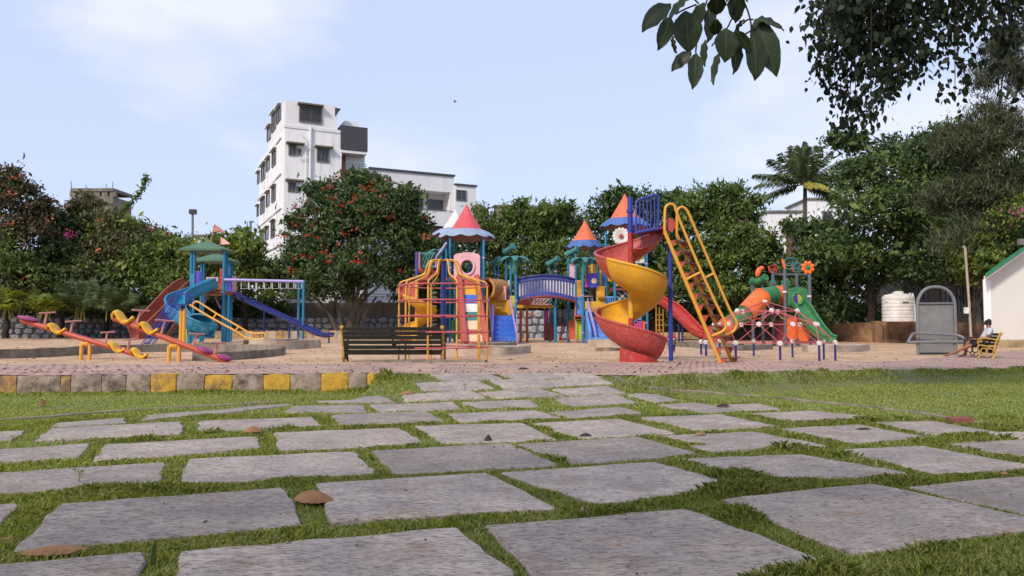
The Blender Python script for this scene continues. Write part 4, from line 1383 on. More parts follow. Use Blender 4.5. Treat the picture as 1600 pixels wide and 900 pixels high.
# ---------------------------------------------------------------- rope dome
dx = at(1196.5, 540, 21.9).x
DC = Vector((dx, 21.9, pav(dx) - .02))
DM = thing('dome_climber', DC, 'low dome climber of pink bars with white hubs on blue posts', 'dome climber')
zb, z2, z3, zt = .64, 1.14, 1.52, 1.80
ring1 = [DC.xy.to_3d() + Vector((1.82 * math.cos(R(36 * k + 11)), 1.82 * math.sin(R(36 * k + 11)), zb)) for k in range(10)]
ring2 = [DC.xy.to_3d() + Vector((1.42 * math.cos(R(36 * k + 29)), 1.42 * math.sin(R(36 * k + 29)), z2)) for k in range(10)]
ring3 = [DC.xy.to_3d() + Vector((.86 * math.cos(R(72 * k + 47)), .86 * math.sin(R(72 * k + 47)), z3)) for k in range(5)]
ap = DC.xy.to_3d() + Vector((0, 0, zt))
E = []
for k in range(10):
    E += [(ring1[k], ring1[(k + 1) % 10]), (ring1[k], ring2[k]), (ring1[k], ring2[k - 1]), (ring2[k], ring2[(k + 1) % 10])]
for k in range(5):
    E += [(ring3[k], ring3[(k + 1) % 5]), (ring3[k], ap)]
    for j in (-1, 0, 1, 2): E.append((ring3[k], ring2[(2 * k + j) % 10]))
for a, c in E:
    MB().tube([a, c], .0115, 6).build('bar', 'paint_rosered', DM)
for p in ring1 + ring2 + ring3 + [ap]:
    MB().lathe(p, [(.001, -.04), (.058, -.035), (.072, 0), (.058, .035), (.001, .04)], 12, Matrix.Rotation(R(90), 3, 'X') if p.z < z3 else None).build('hub', 'plastic_white', DM)
for p in ring1: MB().tube([(p.x, p.y, pav(p.x) - .1), (p.x, p.y, p.z - .03)], .032, 8).build('leg', 'paint_navy', DM)

# ---------------------------------------------------------------- green and orange play set
GS = thing('garden_playset', at(1220, 535, 40), 'green and orange playset with tube slide and flower toppers', 'playset')
ZG = lambda x, y: (1080 + x / 4.5, 380 + y / 4.5)
for px, y0, Y in ((1175.5, 443, 41.5), (1191.3, 440, 41.5), (1207.6, 422, 41), (1225.8, 420, 39.4), (1244.7, 427, 41), (1264.5, 427, 39.4)):
    post('post', 'paint_steel', GS, px, y0, None, Y, .085)
    clamp(GS, px, y0 + 36, Y, .085, 'paint_white')
MB().tube([at(1208, 429, 41), at(1262, 429, 41)], .05, 8).build('cross_bar', 'paint_steel', GS)
segs_ = [((1222, 459.5), (1209, 459), 'plastic_orange', .37), ((1209, 459), (1185, 466), 'plastic_green', .33), ((1185, 466), (1164, 487), 'plastic_orange', .40), ((1164, 487), (1138, 506), 'plastic_green', .36), ((1142, 503), (1122, 516), 'plastic_orange', .37), ((1122, 516), (1110, 525), 'plastic_green', .36)]
path_ = smoothpath([at(1223, 460, 40.2), at(1209, 460, 40), at(1192, 464, 39.6), at(1180, 474, 39.2), at(1168, 487, 38.8), at(1152, 499, 38.3), at(1136, 510, 37.9), at(1122, 519, 37.5), at(1112, 525, 37.2)], 6)
cuts = [0, 6, 13, 26, 36, 43, 48]
for i, m_ in enumerate(('plastic_orange', 'plastic_green', 'plastic_orange', 'plastic_green', 'plastic_orange', 'plastic_green')):
    seg = path_[cuts[i]:cuts[i + 1] + 1]
    rr = .43 if i != 2 else .50
    b = MB()
    b.tube(seg, rr, 18, caps=False)
    o = b.build('tube_segment', m_, GS, smooth=60)
    d = (seg[1] - seg[0]).normalized()
    MB().tube([seg[0], seg[0] + d * .07], rr + .04, 18).build('collar', m_, o)
arch_panel(1231, 448, 1262, 479, 39.4, 1246, 466, 8.5, 14, 'plastic_green', ring=True, parent=GS)
panel('slide_hood', 'plastic_green', GS, (1209, 446, 1226, 472), 40.6)
for dx_, (P0) in enumerate(([at(1246, 479, 39.3), at(1253, 487, 38.9), at(1262, 502, 38.4), at(1274, 519, 37.8), at(1287, 532, 37.3), at(1299, 536, 37.0)],)):
    P = smoothpath(P0, 6)
    b = MB(); L, R_ = chan(b, P, .82, .34, .05)
    so = b.build('slide', 'plastic_green', GS, smooth=50)
    b = MB(); rim(b, L, .06); rim(b, R_, .06); b.build('rim', 'plastic_green', so)
MB().box(at(1243, 480, 40.2), (1.5, 1.6, .12)).build('deck', 'plastic_dark', GS)
panel('side_panel', 'plastic_purple', GS, (1241, 461, 1246, 478), 40.6); panel('side_panel', 'plastic_red', GS, (1237, 461, 1241, 478), 40.6); panel('side_panel', 'plastic_lime', GS, (1247, 459, 1253, 478), 40.5)
def rounded(px0, y0, px1, y1, Y, m_, name='base_panel'):
    P = []
    for i in range(20):
        a = 2 * math.pi * i / 20
        x = (px0 + px1) / 2 + (px1 - px0) / 2 * math.copysign(abs(math.cos(a)) ** .5, math.cos(a))
        y = (y0 + y1) / 2 + (y1 - y0) / 2 * math.copysign(abs(math.sin(a)) ** .5, math.sin(a))
        P.append(at(x, y, Y))
    MB().prism(P, (0, .08, 0)).build(name, m_, GS)
rounded(1230, 495, 1246, 532, 39.2, 'plastic_orange'); rounded(1247, 500, 1266, 533, 38.9, 'plastic_orange'); rounded(1212, 500, 1228, 532, 40.8, 'plastic_maroon')
panel('side_panel', 'plastic_pink', GS, (1193, 484, 1198, 497), 40.5)
def flower(px, py, Y, r, pm, cm, n=8):
    c = at(px, py, Y)
    fo = MB().lathe(c, [(r * .32, -.05), (r * .32, .05), (r * .2, .1), (.01, .11)], 14, Matrix.Rotation(R(90), 3, 'X')).build('flower_topper', cm, GS)
    for k in range(n):
        a = 2 * math.pi * (k + .5) / n
        q = c + Vector((math.cos(a) * r * .63, .02, math.sin(a) * r * .63))
        MB().ball(q, (r * .38, .07, r * .285), 12, 6, Matrix.Rotation(-a, 3, 'Y')).build('petal', pm, fo, smooth=60)
flower(1262.5, 418, 39.3, .37, 'plastic_orange', 'plastic_green')
flower(1228, 443, 40.8, .30, 'plastic_green', 'plastic_teal')
flower(1208, 443, 40.9, .22, 'plastic_teal', 'plastic_pinkred')
def butterfly(px, py, Y, bm, wm, s=1.0, tilt=.3):
    c = at(px, py, Y)
    o = MB().tube([c + Vector((-.05 * s, 0, .26 * s)), c + Vector((.0, 0, .1 * s)), c + Vector((.08 * s, 0, -.25 * s))], [.05 * s, .08 * s, .05 * s], 8).build('butterfly_topper', bm, GS)
    for sx, sz_, r in ((1, .12, .26), (1, -.1, .2)):
        for q in (0, 1):
            ctr = c + Vector((sx * (.3 + .02 * q) * s, .12 * (q * 2 - 1), sz_ * s))
            MB().tube([ctr + Vector((r * s * math.cos(a), (q * 2 - 1) * .15 * s * math.cos(a), r * .8 * s * math.sin(a))) for a in [i * math.pi / 7 for i in range(14)]], .022, 6, closed=True).build('wing', wm, o)
butterfly(1224, 413, 39.4, 'plastic_orange', 'plastic_teal')
butterfly(1238, 419, 41, 'plastic_pinkred', 'plastic_teal', .8)
butterfly(1201.5, 421, 41, 'plastic_red', 'plastic_red', .7)
MB().ball(at(1185, 425, 41.2), (.16, .1, .30), 10, 6, Matrix.Rotation(R(20), 3, 'Y')).build('bud_topper', 'plastic_orange', GS, smooth=60)
MB().ball(at(1190, 419, 41.2), (.15, .1, .12), 10, 6).build('bud_topper', 'plastic_orange', GS, smooth=60)
MB().tube(smoothpath([at(1173, 437, 41.4), at(1180, 440, 41.4), at(1190, 437, 41.3), at(1197, 433, 41.0)], 4), .19, 10).build('green_pipe', 'plastic_green', GS)

# ---------------------------------------------------------------- grey arch board with pipe rails
AX = at(1463, 553, 27.8)
AZ = ground_z(AX.x, 27.8)
AB = thing('arch_board', (AX.x, 27.8, AZ), 'grey metal notice board under a round pipe arch', 'notice board')
Z8 = lambda x, y, Y: at(1400 + x / 5.295, 430 + y / 5.295, Y)
ha = [Z8(183, 655, 27.8), Z8(178, 400, 27.8), Z8(178, 240, 27.8), Z8(190, 185, 27.8), Z8(225, 130, 27.8), Z8(275, 103, 27.8), Z8(330, 97, 27.8), Z8(385, 105, 27.8), Z8(435, 133, 27.8), Z8(472, 185, 27.8), Z8(485, 240, 27.8), Z8(490, 400, 27.8), Z8(497, 655, 27.8)]
ha[0].z = ha[-1].z = AZ - .05
MB().tube(smoothpath(ha, 4), .055, 10).build('arch', 'paint_grey', AB)
mat('board_grey', rgb(142, 140, 138, .78), .6, .14, 2.5, 0, col2=rgb(116, 115, 116, .75), c2=(.45, .7))
P = [Z8(190, 640, 27.8), Z8(478, 640, 27.8), Z8(470, 232, 27.8), Z8(188, 232, 27.8)]
MB().prism(P, (0, .05, 0)).build('board', 'board_grey', AB)
MB().tube([Z8(186, 234, 27.76), Z8(472, 232, 27.76)], .03, 6).build('board_edge', 'paint_grey', AB)
b = MB().prism([Z8(190, 655, 27.9), Z8(490, 655, 27.9), Z8(490, 600, 27.9), Z8(190, 600, 27.9)], (0, .04, 0)).build('kick_plate', 'paint_steel', AB)
BR = thing('pipe_barrier', (AX.x, 27.2, AZ), 'grey bent pipe barrier in front of the arch board', 'barrier')
MB().tube(smoothpath([Z8(95, 558, 27.0), Z8(130, 500, 27.3), Z8(160, 480, 27.5), Z8(300, 485, 27.5), Z8(470, 494, 27.5), Z8(540, 508, 27.4), Z8(575, 540, 27.2), Z8(560, 552, 27.0)], 4), .045, 8).build('top_rail', 'paint_grey', BR)
MB().tube([Z8(95, 556, 27.0), Z8(335, 552, 26.95), Z8(575, 551, 27.0)], .055, 8).build('lower_rail', 'paint_grey', BR)
MB().tube([Z8(320, 552, 26.95), Z8(352, 552, 26.95)], .075, 10).build('joint', 'paint_grey', BR)
for X in (185, 492):
    p = Z8(X, 552, 27.0)
    MB().tube([(p.x, p.y + .05, AZ - .05), p + Vector((0, .05, 0))], .05, 8).build('leg', 'paint_grey', BR)

# ---------------------------------------------------------------- water tank on the wall
TX = at(1404, 503, 48)
WT = thing('water_tank', at(1404, 503, 48), 'ribbed white plastic water tank standing on brown wall', 'water tank')
pr = []
z0, z1_ = at(1404, 503, 48).z, at(1404, 464, 48).z
rt = (at(1428, 480, 48).x - at(1381, 480, 48).x) / 2
nr = 7
for i in range(nr):
    a = z0 + (z1_ - z0) * i / nr
    h = (z1_ - z0) / nr
    pr += [(rt * .96, a), (rt, a + h * .18), (rt, a + h * .82), (rt * .96, a + h)]
pr += [(rt * .96, z1_ + .04), (rt * .8, z1_ + .14), (rt * .35, z1_ + .22), (rt * .33, z1_ + .3), (.01, z1_ + .32)]
MB().lathe((TX.x, 48, 0), pr, 28).build('body', 'plastic_white', WT, smooth=30)
MB().lathe((TX.x - .1, 47.7, z1_ + .1), [(.28, 0), (.28, .2), (.24, .24), (.01, .25)], 16).build('lid', 'plastic_white', WT)
MB().tube([at(1421, 459, 47.4), at(1426, 459, 47.4), at(1429, 480, 47.4), at(1430, 503, 47.4)], .06, 8).build('pipe', 'paint_white', WT)
for px, w in ((1385, 4), (1415, 9)): MB().box(at(px, 472, 47.02 if px > 1400 else 47.25), (w / 25, .02, .05)).build('printed_mark', 'plastic_dark', WT)
# thin lamp pole with a switch box
LP = thing('thin_pole', at(1517, 525, 30), 'thin pale pole with white switch box beside the hut', 'pole')
MB().tube([at(1518, 540, 30), at(1514, 470, 30), at(1508, 388, 30), at(1505, 385, 30)], .045, 8).build('shaft', 'concrete_pale', LP)
MB().box(at(1510, 485, 29.9), (.16, .1, .24)).build('switch_box', 'plastic_white', LP)

# ---------------------------------------------------------------- low concrete edgings in the sand
def sandkerb(pts, w, h, label, m_='concrete', closed_end=True):
    P = smoothpath([gd(*p) for p in pts], 5)
    b = MB()
    vs = []
    n = 4
    for i, p in enumerate(P):
        d = (P[min(i + 1, len(P) - 1)] - P[max(i - 1, 0)]).normalized()
        s = Vector((d.y, -d.x, 0)).normalized()
        hh = h + random.uniform(-.012, .012)
        for a, z in ((0, -.1), (0.01, hh), (1, hh), (1, -.1)):
            vs.append(Vector((p.x, p.y, ground_z(p.x, p.y) + z)) - s * (a * w) + Vector((random.uniform(-.008, .008), random.uniform(-.008, .008), 0)))
    fs = [(i * n + k, i * n + k + 1, (i + 1) * n + k + 1, (i + 1) * n + k) for i in range(len(P) - 1) for k in range(n - 1)]
    fs += [(0, 1, 2, 3), tuple((len(P) - 1) * n + k for k in (3, 2, 1, 0))]
    b.add(vs, fs)
    o = b.build('sandpit_kerb', m_, org=P[0], smooth=40)
    return tag(o, label, 'kerb')
sandkerb([(-40, 561), (40, 559.5), (110, 556), (170, 551.5), (250, 550), (340, 549.5), (400, 551), (438, 553.5)], .16, .24, 'long curved concrete kerb behind the seesaws')
sandkerb([(300, 563.5), (345, 563.5), (380, 561.5), (415, 558.5), (445, 554.5)], .18, .2, 'curved concrete kerb below the purple seesaw seats')
sandkerb([(388, 545), (420, 546), (460, 546), (502, 543)], 2.2, .32, 'low reddish concrete plinth under the monkey bars', 'concrete_pale')
sandkerb([(700, 555), (760, 555), (800, 554), (830, 551)], 1.5, .22, 'low concrete plinth between climbing cage and blue steps', 'concrete_pale')
sandkerb([(730, 543), (770, 543), (808, 540)], 1.2, .16, 'flat concrete landing below the left blue steps')
sandkerb([(918, 541), (950, 541.5), (985, 541)], 2.0, .28, 'concrete landing below the right blue steps', 'concrete_pale')
sandkerb([(930, 548), (960, 548.5), (1000, 547)], .5, .1, 'thin concrete strip behind the spiral slide')
sandkerb([(1052, 541), (1110, 546), (1160, 548), (1208, 546)], 1.6, .22, 'low concrete plinth behind the dome climber')
sandkerb([(1262, 550), (1300, 550.5), (1340, 550), (1360, 547)], 1.5, .26, 'low concrete plinth at the foot of the green slide', 'concrete_pale')
sandkerb([(560, 566), (600, 566.5), (660, 567), (700, 566.5), (757, 566.5)], .3, .05, 'thin cracked concrete strip below the climbing cage')
# ---------------------------------------------------------------- buildings
random.seed(31)
mat('white_wall', rgb(232, 231, 232, .92), .85, .04, 1.2, 0, col2=rgb(192, 190, 188, .85), c2=(.55, .85), stretch=(1, 1, .22))
mat('stained_wall', rgb(236, 235, 234, .96), .9, .05, 1.6, .004, 8, col2=rgb(142, 138, 132, .8), c2=(.52, .74), stretch=(1.8, 1.8, .10))
mat('cream_wall', rgb(236, 231, 222, .76), .9, .04, .8, .002, 14, col2=rgb(206, 186, 160, .85), c2=(.6, .85), stretch=(1, 1, .35))
mat('dark_cladding', rgb(72, 70, 76, .9), .6, .1, 3)
mat('window_frame', rgb(120, 118, 114, .8), .5, .1, 6)
mat('glass_dark', rgb(58, 62, 68, .8), .15, .2, 1.5, spec=.6)
mat('louvre', rgb(120, 120, 118, .7), .5, .1, 8)
mat('brown_door', rgb(150, 92, 62, .8), .6, .15, 3, stretch=(4, 4, .6))
mat('raw_concrete', rgb(150, 142, 128, .75), .95, .2, 1.2, .02, 6, col2=rgb(108, 100, 90, .7), c2=(.4, .7))
mat('roof_green', rgb(44, 132, 92, .85), .6, .1, 3)
mat('brown_base', rgb(108, 72, 62, .8), .8, .15, 2)
mat('old_plaster', rgb(146, 112, 88, .8), .95, .3, 1.3, .02, 9, col2=rgb(204, 158, 116, .85), c2=(.46, .6))
mat('dim_wall', rgb(130, 122, 112, .7), .9, .15, 1)
mat('boundary_plaster', rgb(172, 160, 142, .62), .95, .18, .9, .01, 9, col2=rgb(96, 88, 78, .6), c2=(.5, .75), stretch=(1, 1, .3))
mat('rubble_stone', rgb(176, 178, 184, .9), .9, .25, 3.0, .02, 9, col2=rgb(120, 122, 130, .8), c2=(.45, .7))
mat('rubble_mortar', rgb(112, 114, 120, .75), .95, .2, 4, .02, 12)

U = Vector((.9, .436, 0)).normalized(); Wd = Vector((-.436, .9, 0)).normalized()
C0 = Vector(((441 - 800) / FPX * 65, 65, 0))
nF, nL = -Wd, -U                 # outward normals of front and left faces
TB = thing('apartment_block', C0, 'tall white apartment block with dark balcony box behind the flowering tree', 'building')
def blk(name, m_, parent, o, lu, lw, z0, z1):
    b = MB()
    P = [o, o + U * lu, o + U * lu + Wd * lw, o + Wd * lw]
    b.prism([Vector((p.x, p.y, z0)) for p in P], (0, 0, z1 - z0))
    return b.build(name, m_, parent, smooth=0)
ZT, ZM = 20.6, 18.25
blk('wall', 'stained_wall', TB, C0, 4.9, 15.3, -.3, ZM)
blk('roof_room', 'white_wall', TB, C0 + U * .02 + Wd * .02, 4.45, 9.5, ZM, ZT)
blk('parapet', 'white_wall', TB, C0 - U * .06 - Wd * .06, 5.02, .25, ZM - .05, ZM + .22)
def decal_plate(name, m_, parent, px, P0, n, d0, d1):
    """plate on a facade: measured rectangle px on the plane through P0 with outward normal n"""
    x0, y0, x1, y1 = px
    P = [onplane(x0, y1, P0, n), onplane(x1, y1, P0, n), onplane(x1, y0, P0, n), onplane(x0, y0, P0, n)]
    zb, zt = (P[0].z + P[1].z) / 2, (P[2].z + P[3].z) / 2
    for p, z in zip(P, (zb, zb, zt, zt)): p.z = z
    return MB().prism([p + n * d0 for p in P], n * (d1 - d0)).build(name, m_, parent, smooth=0)
def window(parent, px, P0, n, panes=2, louvre=0, shade=None, frame_m='window_frame', shade_m='raw_concrete', sd=.5):
    x0, y0, x1, y1 = px
    P = [onplane(x0, y1, P0, n), onplane(x1, y1, P0, n), onplane(x1, y0, P0, n), onplane(x0, y0, P0, n)]
    zb, zt = (P[0].z + P[1].z) / 2, (P[2].z + P[3].z) / 2
    a, c = Vector((P[0].x, P[0].y, 0)), Vector((P[1].x, P[1].y, 0))
    f = .09
    e = (c - a).normalized()
    out = [Vector((a.x, a.y, zb)), Vector((c.x, c.y, zb)), Vector((c.x, c.y, zt)), Vector((a.x, a.y, zt))]
    inn = [out[0] + e * f + Vector((0, 0, f)), out[1] - e * f + Vector((0, 0, f)), out[2] - e * f - Vector((0, 0, f)), out[3] + e * f - Vector((0, 0, f))]
    w = MB().frame([p + n * .003 for p in out], [p + n * .003 for p in inn], n * .09).build('window', frame_m, parent, smooth=0)
    for k in range(panes):
        t0, t1 = k / panes, (k + 1) / panes
        q = [inn[0].lerp(inn[1], t0) + e * .02, inn[0].lerp(inn[1], t1) - e * .02, inn[3].lerp(inn[2], t1) - e * .02, inn[3].lerp(inn[2], t0) + e * .02]
        MB().prism([p + n * .006 for p in q], n * .02).build('pane', 'glass_dark', w, smooth=0)
        for j in range(louvre):
            tz = (j + .5) / louvre
            p0, p1 = q[0].lerp(q[3], tz), q[1].lerp(q[2], tz)
            MB().bar(p0 + n * .05, p1 + n * .05, .05, (zt - zb) / louvre * .5, n * .5 + Vector((0, 0, 1))).build('louvre', 'louvre', w, smooth=0)
        if k: MB().bar(inn[0].lerp(inn[1], t0) + n * .05, inn[3].lerp(inn[2], t0) + n * .05, .06, .08, n).build('mullion', frame_m, w, smooth=0)
    if shade:
        sx0, sx1, sy = shade
        A, C = onplane(sx0, sy, P0, n), onplane(sx1, sy, P0, n)
        z = (A.z + C.z) / 2
        A.z = C.z = z
        MB().prism([A, C, C + n * sd, A + n * sd], (0, 0, .13)).build('sun_shade', shade_m, parent, smooth=0)
    return w
PF = C0
window(TB, (467, 167, 503, 192), PF, nF, 2, 7, (464.5, 504.5, 166))
window(TB, (450.5, 226, 463, 243), PF, nF, 2, 4, (446.5, 475, 226)); window(TB, (464.5, 232, 470.5, 243), PF, nF, 1)
window(TB, (494.5, 232.5, 514, 253.5), PF, nF, 3, 0, (491.5, 519, 231.5))
window(TB, (449.5, 285, 462, 299.5), PF, nF, 2, 4, (445.5, 474, 283.5)); window(TB, (463.5, 291, 469, 300), PF, nF, 1)
window(TB, (494, 289, 514, 310), PF, nF, 3, 0, (490.5, 519, 287))
window(TB, (448, 341, 461, 358), PF, nF, 2, 3, (444, 473, 340))
window(TB, (494, 345, 514, 366), PF, nF, 3, 0, (490, 519, 343))
for p0, p1, r in (((485, 198), (483, 330), .10), ((469, 208), (478, 218), .05), ((478, 218), (476, 330), .05), ((467, 248), (483, 248), .04), ((466, 292), (483, 291), .04)):
    MB().tube([onplane(*p0, PF, nF) + nF * .14, onplane(*p1, PF, nF) + nF * .14], r, 6).build('drain_pipe', 'white_wall', TB)
# left face windows, in rows
for rows in ([(432.5, 168, 439, 190), (425, 177, 431, 204), (418, 199, 423, 219)], [(425.5, 236, 431.5, 259), (417, 248, 422, 266), (408.5, 258, 415, 281), (402.8, 270, 406, 287)],
             [(425, 292, 431, 315), (416.5, 301, 421.5, 322), (407.5, 311, 414, 333), (402, 322, 405, 338)], [(424, 346, 430, 371), (415, 356, 420, 374), (406.5, 362, 413, 384)]):
    for q in rows:
        window(TB, q, C0, nL, 2 if q[2] - q[0] > 5 else 1, 0, (q[0] - .6, q[2] + .6, q[1] - 1), shade_m='stained_wall', sd=.3)
for y in (212, 268, 322, 378):
    a, c = onplane(440, y + 2, C0, nL), onplane(403, y + 18, C0, nL)
    z = a.z
    MB().bar(Vector((a.x, a.y, z)) + nL * .06, Vector((c.x, c.y, z)) + nL * .06, .12, .18).build('floor_band', 'white_wall', TB, smooth=0)
# balcony wing
AO = C0 + U * 4.9 + Wd * 1.1
blk('wing_wall', 'white_wall', TB, AO + U * .01, 2.35, 8, -.3, 17.0)
decal_plate('balcony_box', 'dark_cladding', TB, (532, 198, 574, 235), C0, nF, -1.08, .12)
decal_plate('balcony_slab', 'white_wall', TB, (532, 235.5, 573, 240), C0, nF, -1.08, .05)
decal_plate('balcony_slab', 'brown_base', TB, (531.5, 266, 573, 280), C0, nF, -1.08, .05)
decal_plate('balcony_door', 'brown_door', TB, (531.8, 241, 540, 265.5), AO, nF, .004, .06)
for i in range(4): MB().tube([onplane(533, 255 + i * 3.4, C0, nF), onplane(572, 257 + i * 3.2, C0, nF)], .025, 6).build('balcony_rail', 'paint_steel', TB)
for i in range(4): MB().tube([onplane(540 + i * 10.6, 254.5 + i * .7, C0, nF), onplane(540 + i * 10.6, 267, C0, nF)], .025, 6).build('baluster', 'paint_steel', TB)
decal_plate('stair_head', 'white_wall', TB, (537, 191, 559, 199), AO, nF, -1.5, .3)
P = [onplane(523.5, 168, C0, nF), onplane(533, 170, C0, nF), onplane(523.5, 182, C0, nF)]
MB().prism(P, nF * -1.5).build('roof_fin', 'dark_cladding', TB, smooth=0)

LBP = at(640, 300, 76)
LB = thing('low_building', LBP - Vector((0, 0, LBP.z)), 'low white building with deep balcony right of the tall block', 'building')
def zon(px, py): return onplane(px, py, LBP, nF).z
a, c, d = onplane(575, 300, LBP, nF), onplane(709, 300, LBP, nF), onplane(742, 300, LBP, nF)
ztop = (zon(600, 265) + zon(709, 277)) / 2
def lb(px0, px1, z0, z1, d0, d1, m_, name):
    A, C = onplane(px0, 300, LBP, nF), onplane(px1, 300, LBP, nF)
    A.z = C.z = z0
    return MB().prism([A + Wd * d0, C + Wd * d0, C + Wd * d1, A + Wd * d1], (0, 0, z1 - z0)).build(name, m_, LB, smooth=0)
zf0, zf1, zl0 = zon(670, 298), zon(670, 329), zon(670, 352)
lb(577, 709, zf0, ztop, 0, 8, 'white_wall', 'upper_wall')
lb(577, 637, -.3, zf0, 0.02, 8, 'white_wall', 'wall')
lb(637, 709, zl0, zf1, 0, 8, 'white_wall', 'balcony_wall')
lb(637, 709, zf1, zf0, 1.6, 8, 'cream_wall', 'recess_wall')
lb(577, 712, -.3, zl0, .3, 8, 'brown_base', 'base_wall')
lb(576, 710.5, ztop, ztop + .18, -.15, 8, 'dark_cladding', 'coping')
lb(703.5, 709, zf1, zf0, .01, 1.7, 'white_wall', 'pier')
zw = zon(725, 291)
lb(709.3, 742, -.3, zw, -.3, 6, 'white_wall', 'wing')
lb(708.8, 743.5, zw, zw + .15, -.45, 6, 'dark_cladding', 'coping')
LR = LBP + Wd * 1.6
window(LB, (647, 309, 661, 331), LR, nF, 1); window(LB, (667, 312, 692, 329), LR, nF, 2)
window(LB, (712.5, 297, 728.5, 313.5), LBP - Wd * .3, nF, 2)
MB().tube([onplane(640, 325, LBP, nF) - Wd * .05, onplane(706, 330, LBP, nF) - Wd * .05], .04, 6).build('balcony_rail', 'paint_steel', LB)

# unfinished concrete frame far left
UB = thing('unfinished_building', at(143, 400, 120), 'unfinished grey concrete building far behind the left trees', 'building')
a, c = at(111, 294, 120), at(177, 299, 120)
MB().box(((a.x + c.x) / 2, 123, a.z / 2 - .65), (c.x - a.x - .1, 6, a.z - 1.3)).build('wall', 'raw_concrete', UB, smooth=0)
MB().box(((a.x + c.x) / 2, 123, a.z - .25), (c.x - a.x + .1, 6.1, .5)).build('roof_slab', 'raw_concrete', UB, smooth=0)
for i in range(6):
    x = a.x + (c.x - a.x) * (i + .06) / 5.3
    MB().box((x + .15, 120.4, a.z - .9), (.95, .6, .85)).build('column', 'raw_concrete', UB, smooth=0)
for px, y0 in ((112, 283), (135, 289), (166, 287), (176, 284)):
    MB().tube([at(px, 296, 120), at(px + random.uniform(-1, 1), y0, 120)], .05, 5).build('rebar', 'cast_iron', UB)
# pale buildings showing over the trees
def far_house(name, px0, y0, px1, Y, label, m_, wins=()):
    a, c = at(px0, y0, Y), at(px1, y0, Y)
    t = thing(name, Vector(((a.x + c.x) / 2, Y, 0)), label, 'building')
    MB().box(((a.x + c.x) / 2, Y + 4, a.z / 2 - .2), (c.x - a.x, 8, a.z + .4)).build('wall', m_, t, smooth=0)
    MB().box(((a.x + c.x) / 2, Y + 4, a.z + .12), (c.x - a.x + .5, 8.5, .24)).build('coping', 'raw_concrete', t, smooth=0)
    for w in wins: window(t, w, Vector((a.x, Y, 0)), Vector((0, -1, 0)), 2)
    return t
far_house('far_house', 1196, 332, 1252, 96, 'white house glimpsed under the coconut palm', 'white_wall', [(1227, 350, 1242, 364)])
far_house('far_house', 1262, 312, 1320, 104, 'second white house behind the coconut palm trunk', 'white_wall', [(1285, 330, 1300, 345)])
far_house('far_house', 302, 369, 338, 118, 'small white flat roofed house over the green roofed tower', 'white_wall', [(316, 374, 324, 380)])
far_house('far_house', 774, 323, 801, 108, 'raw concrete rooftop block above the centre trees', 'raw_concrete')
ch = thing('chimney', at(1238, 385, 94), 'reddish round chimney in front of the white house', 'chimney')
MB().lathe(at(1235, 372, 94) - Vector((0, 0, 9)), [(.55, 0), (.5, 10), (.45, 10.4), (.6, 10.5), (.6, 10.9), (.3, 11)], 12).build('stack', 'brown_base', ch)

# dim single storey house behind the tank
DH = thing('garden_house', at(1455, 500, 58), 'dim grey house under the trees behind the water tank', 'building')
a, c = at(1408, 430, 58), at(1540, 430, 58)
MB().box(((a.x + c.x) / 2, 61, a.z / 2 - .2), (c.x - a.x, 6, a.z + .3)).build('wall', 'dim_wall', DH, smooth=0)
MB().box(((a.x + c.x) / 2, 60.5, a.z + .12), (c.x - a.x + 1, 8, .2)).build('roof', 'raw_concrete', DH, smooth=0)
for w in ((1417, 446, 1432, 470), (1436, 446, 1452, 470), (1470, 447, 1486, 472), (1496, 445, 1508, 490), (1514, 445, 1526, 490)): window(DH, w, Vector((a.x, 58, 0)), Vector((0, -1, 0)), 2)
# ---------------------------------------------------------------- cream hut at the right edge
HU = thing('cream_hut', at(1580, 541, 38), 'cream walled hut with green edged roof at the right edge', 'hut')
hz0 = ground_z(at(1540, 541, 38).x, 38) - .05
YH = 38.0
a = at(1537, 432, YH); e = at(1600, 387, YH)
sl_ = (e.z - a.z) / (e.x - a.x)
W_ = 9.0
MB().prism([(a.x, YH, hz0), (a.x + W_, YH, hz0), (a.x + W_, YH, a.z + sl_ * .5), (a.x + W_ / 2, YH, a.z + sl_ * W_ / 2), (a.x, YH, a.z)], (4.5, 7, 0)).build('wall', 'cream_wall', HU, smooth=0)
for s in (0, 1):
    x0 = a.x - .35 if s == 0 else a.x + W_ + .35
    x1 = a.x + W_ / 2
    zz0, zz1 = a.z - .35 * sl_ + .04, a.z + sl_ * W_ / 2 + .04
    o = MB().prism([(x0, YH - .7, zz0), (x1, YH - .7, zz1), (x1, YH - .7, zz1 + .22), (x0, YH - .7, zz0 + .22)], (5.4, 8.4, 0)).build('roof', 'cream_wall', HU, smooth=0)
    MB().prism([(x0 - .05, YH - .78, zz0 + .10), (x1, YH - .78, zz1 + .10), (x1, YH - .78, zz1 + .30), (x0 - .05, YH - .78, zz0 + .30)], (5.5, 8.5, 0)).build('roof_sheet', 'roof_green', o, smooth=0)
MB().box((a.x + .12, YH - .03, (hz0 + a.z) / 2 - .1), (.36, .05, a.z - hz0 - .1)).build('corner_strip', 'stained_wall', HU, smooth=0)
MB().box(at(1597, 378, YH - .8), (.35, .2, .3)).build('flood_light', 'window_frame', HU, smooth=0)
mat('plinth_patch', rgb(206, 178, 132, .75), .95, .2, 2, .01, 12, col2=rgb(150, 128, 104, .7), c2=(.45, .6))
MB().box((a.x + W_ / 2, YH - .12, hz0 + .22), (W_, .2, .42)).build('plinth', 'plinth_patch', HU, smooth=0)

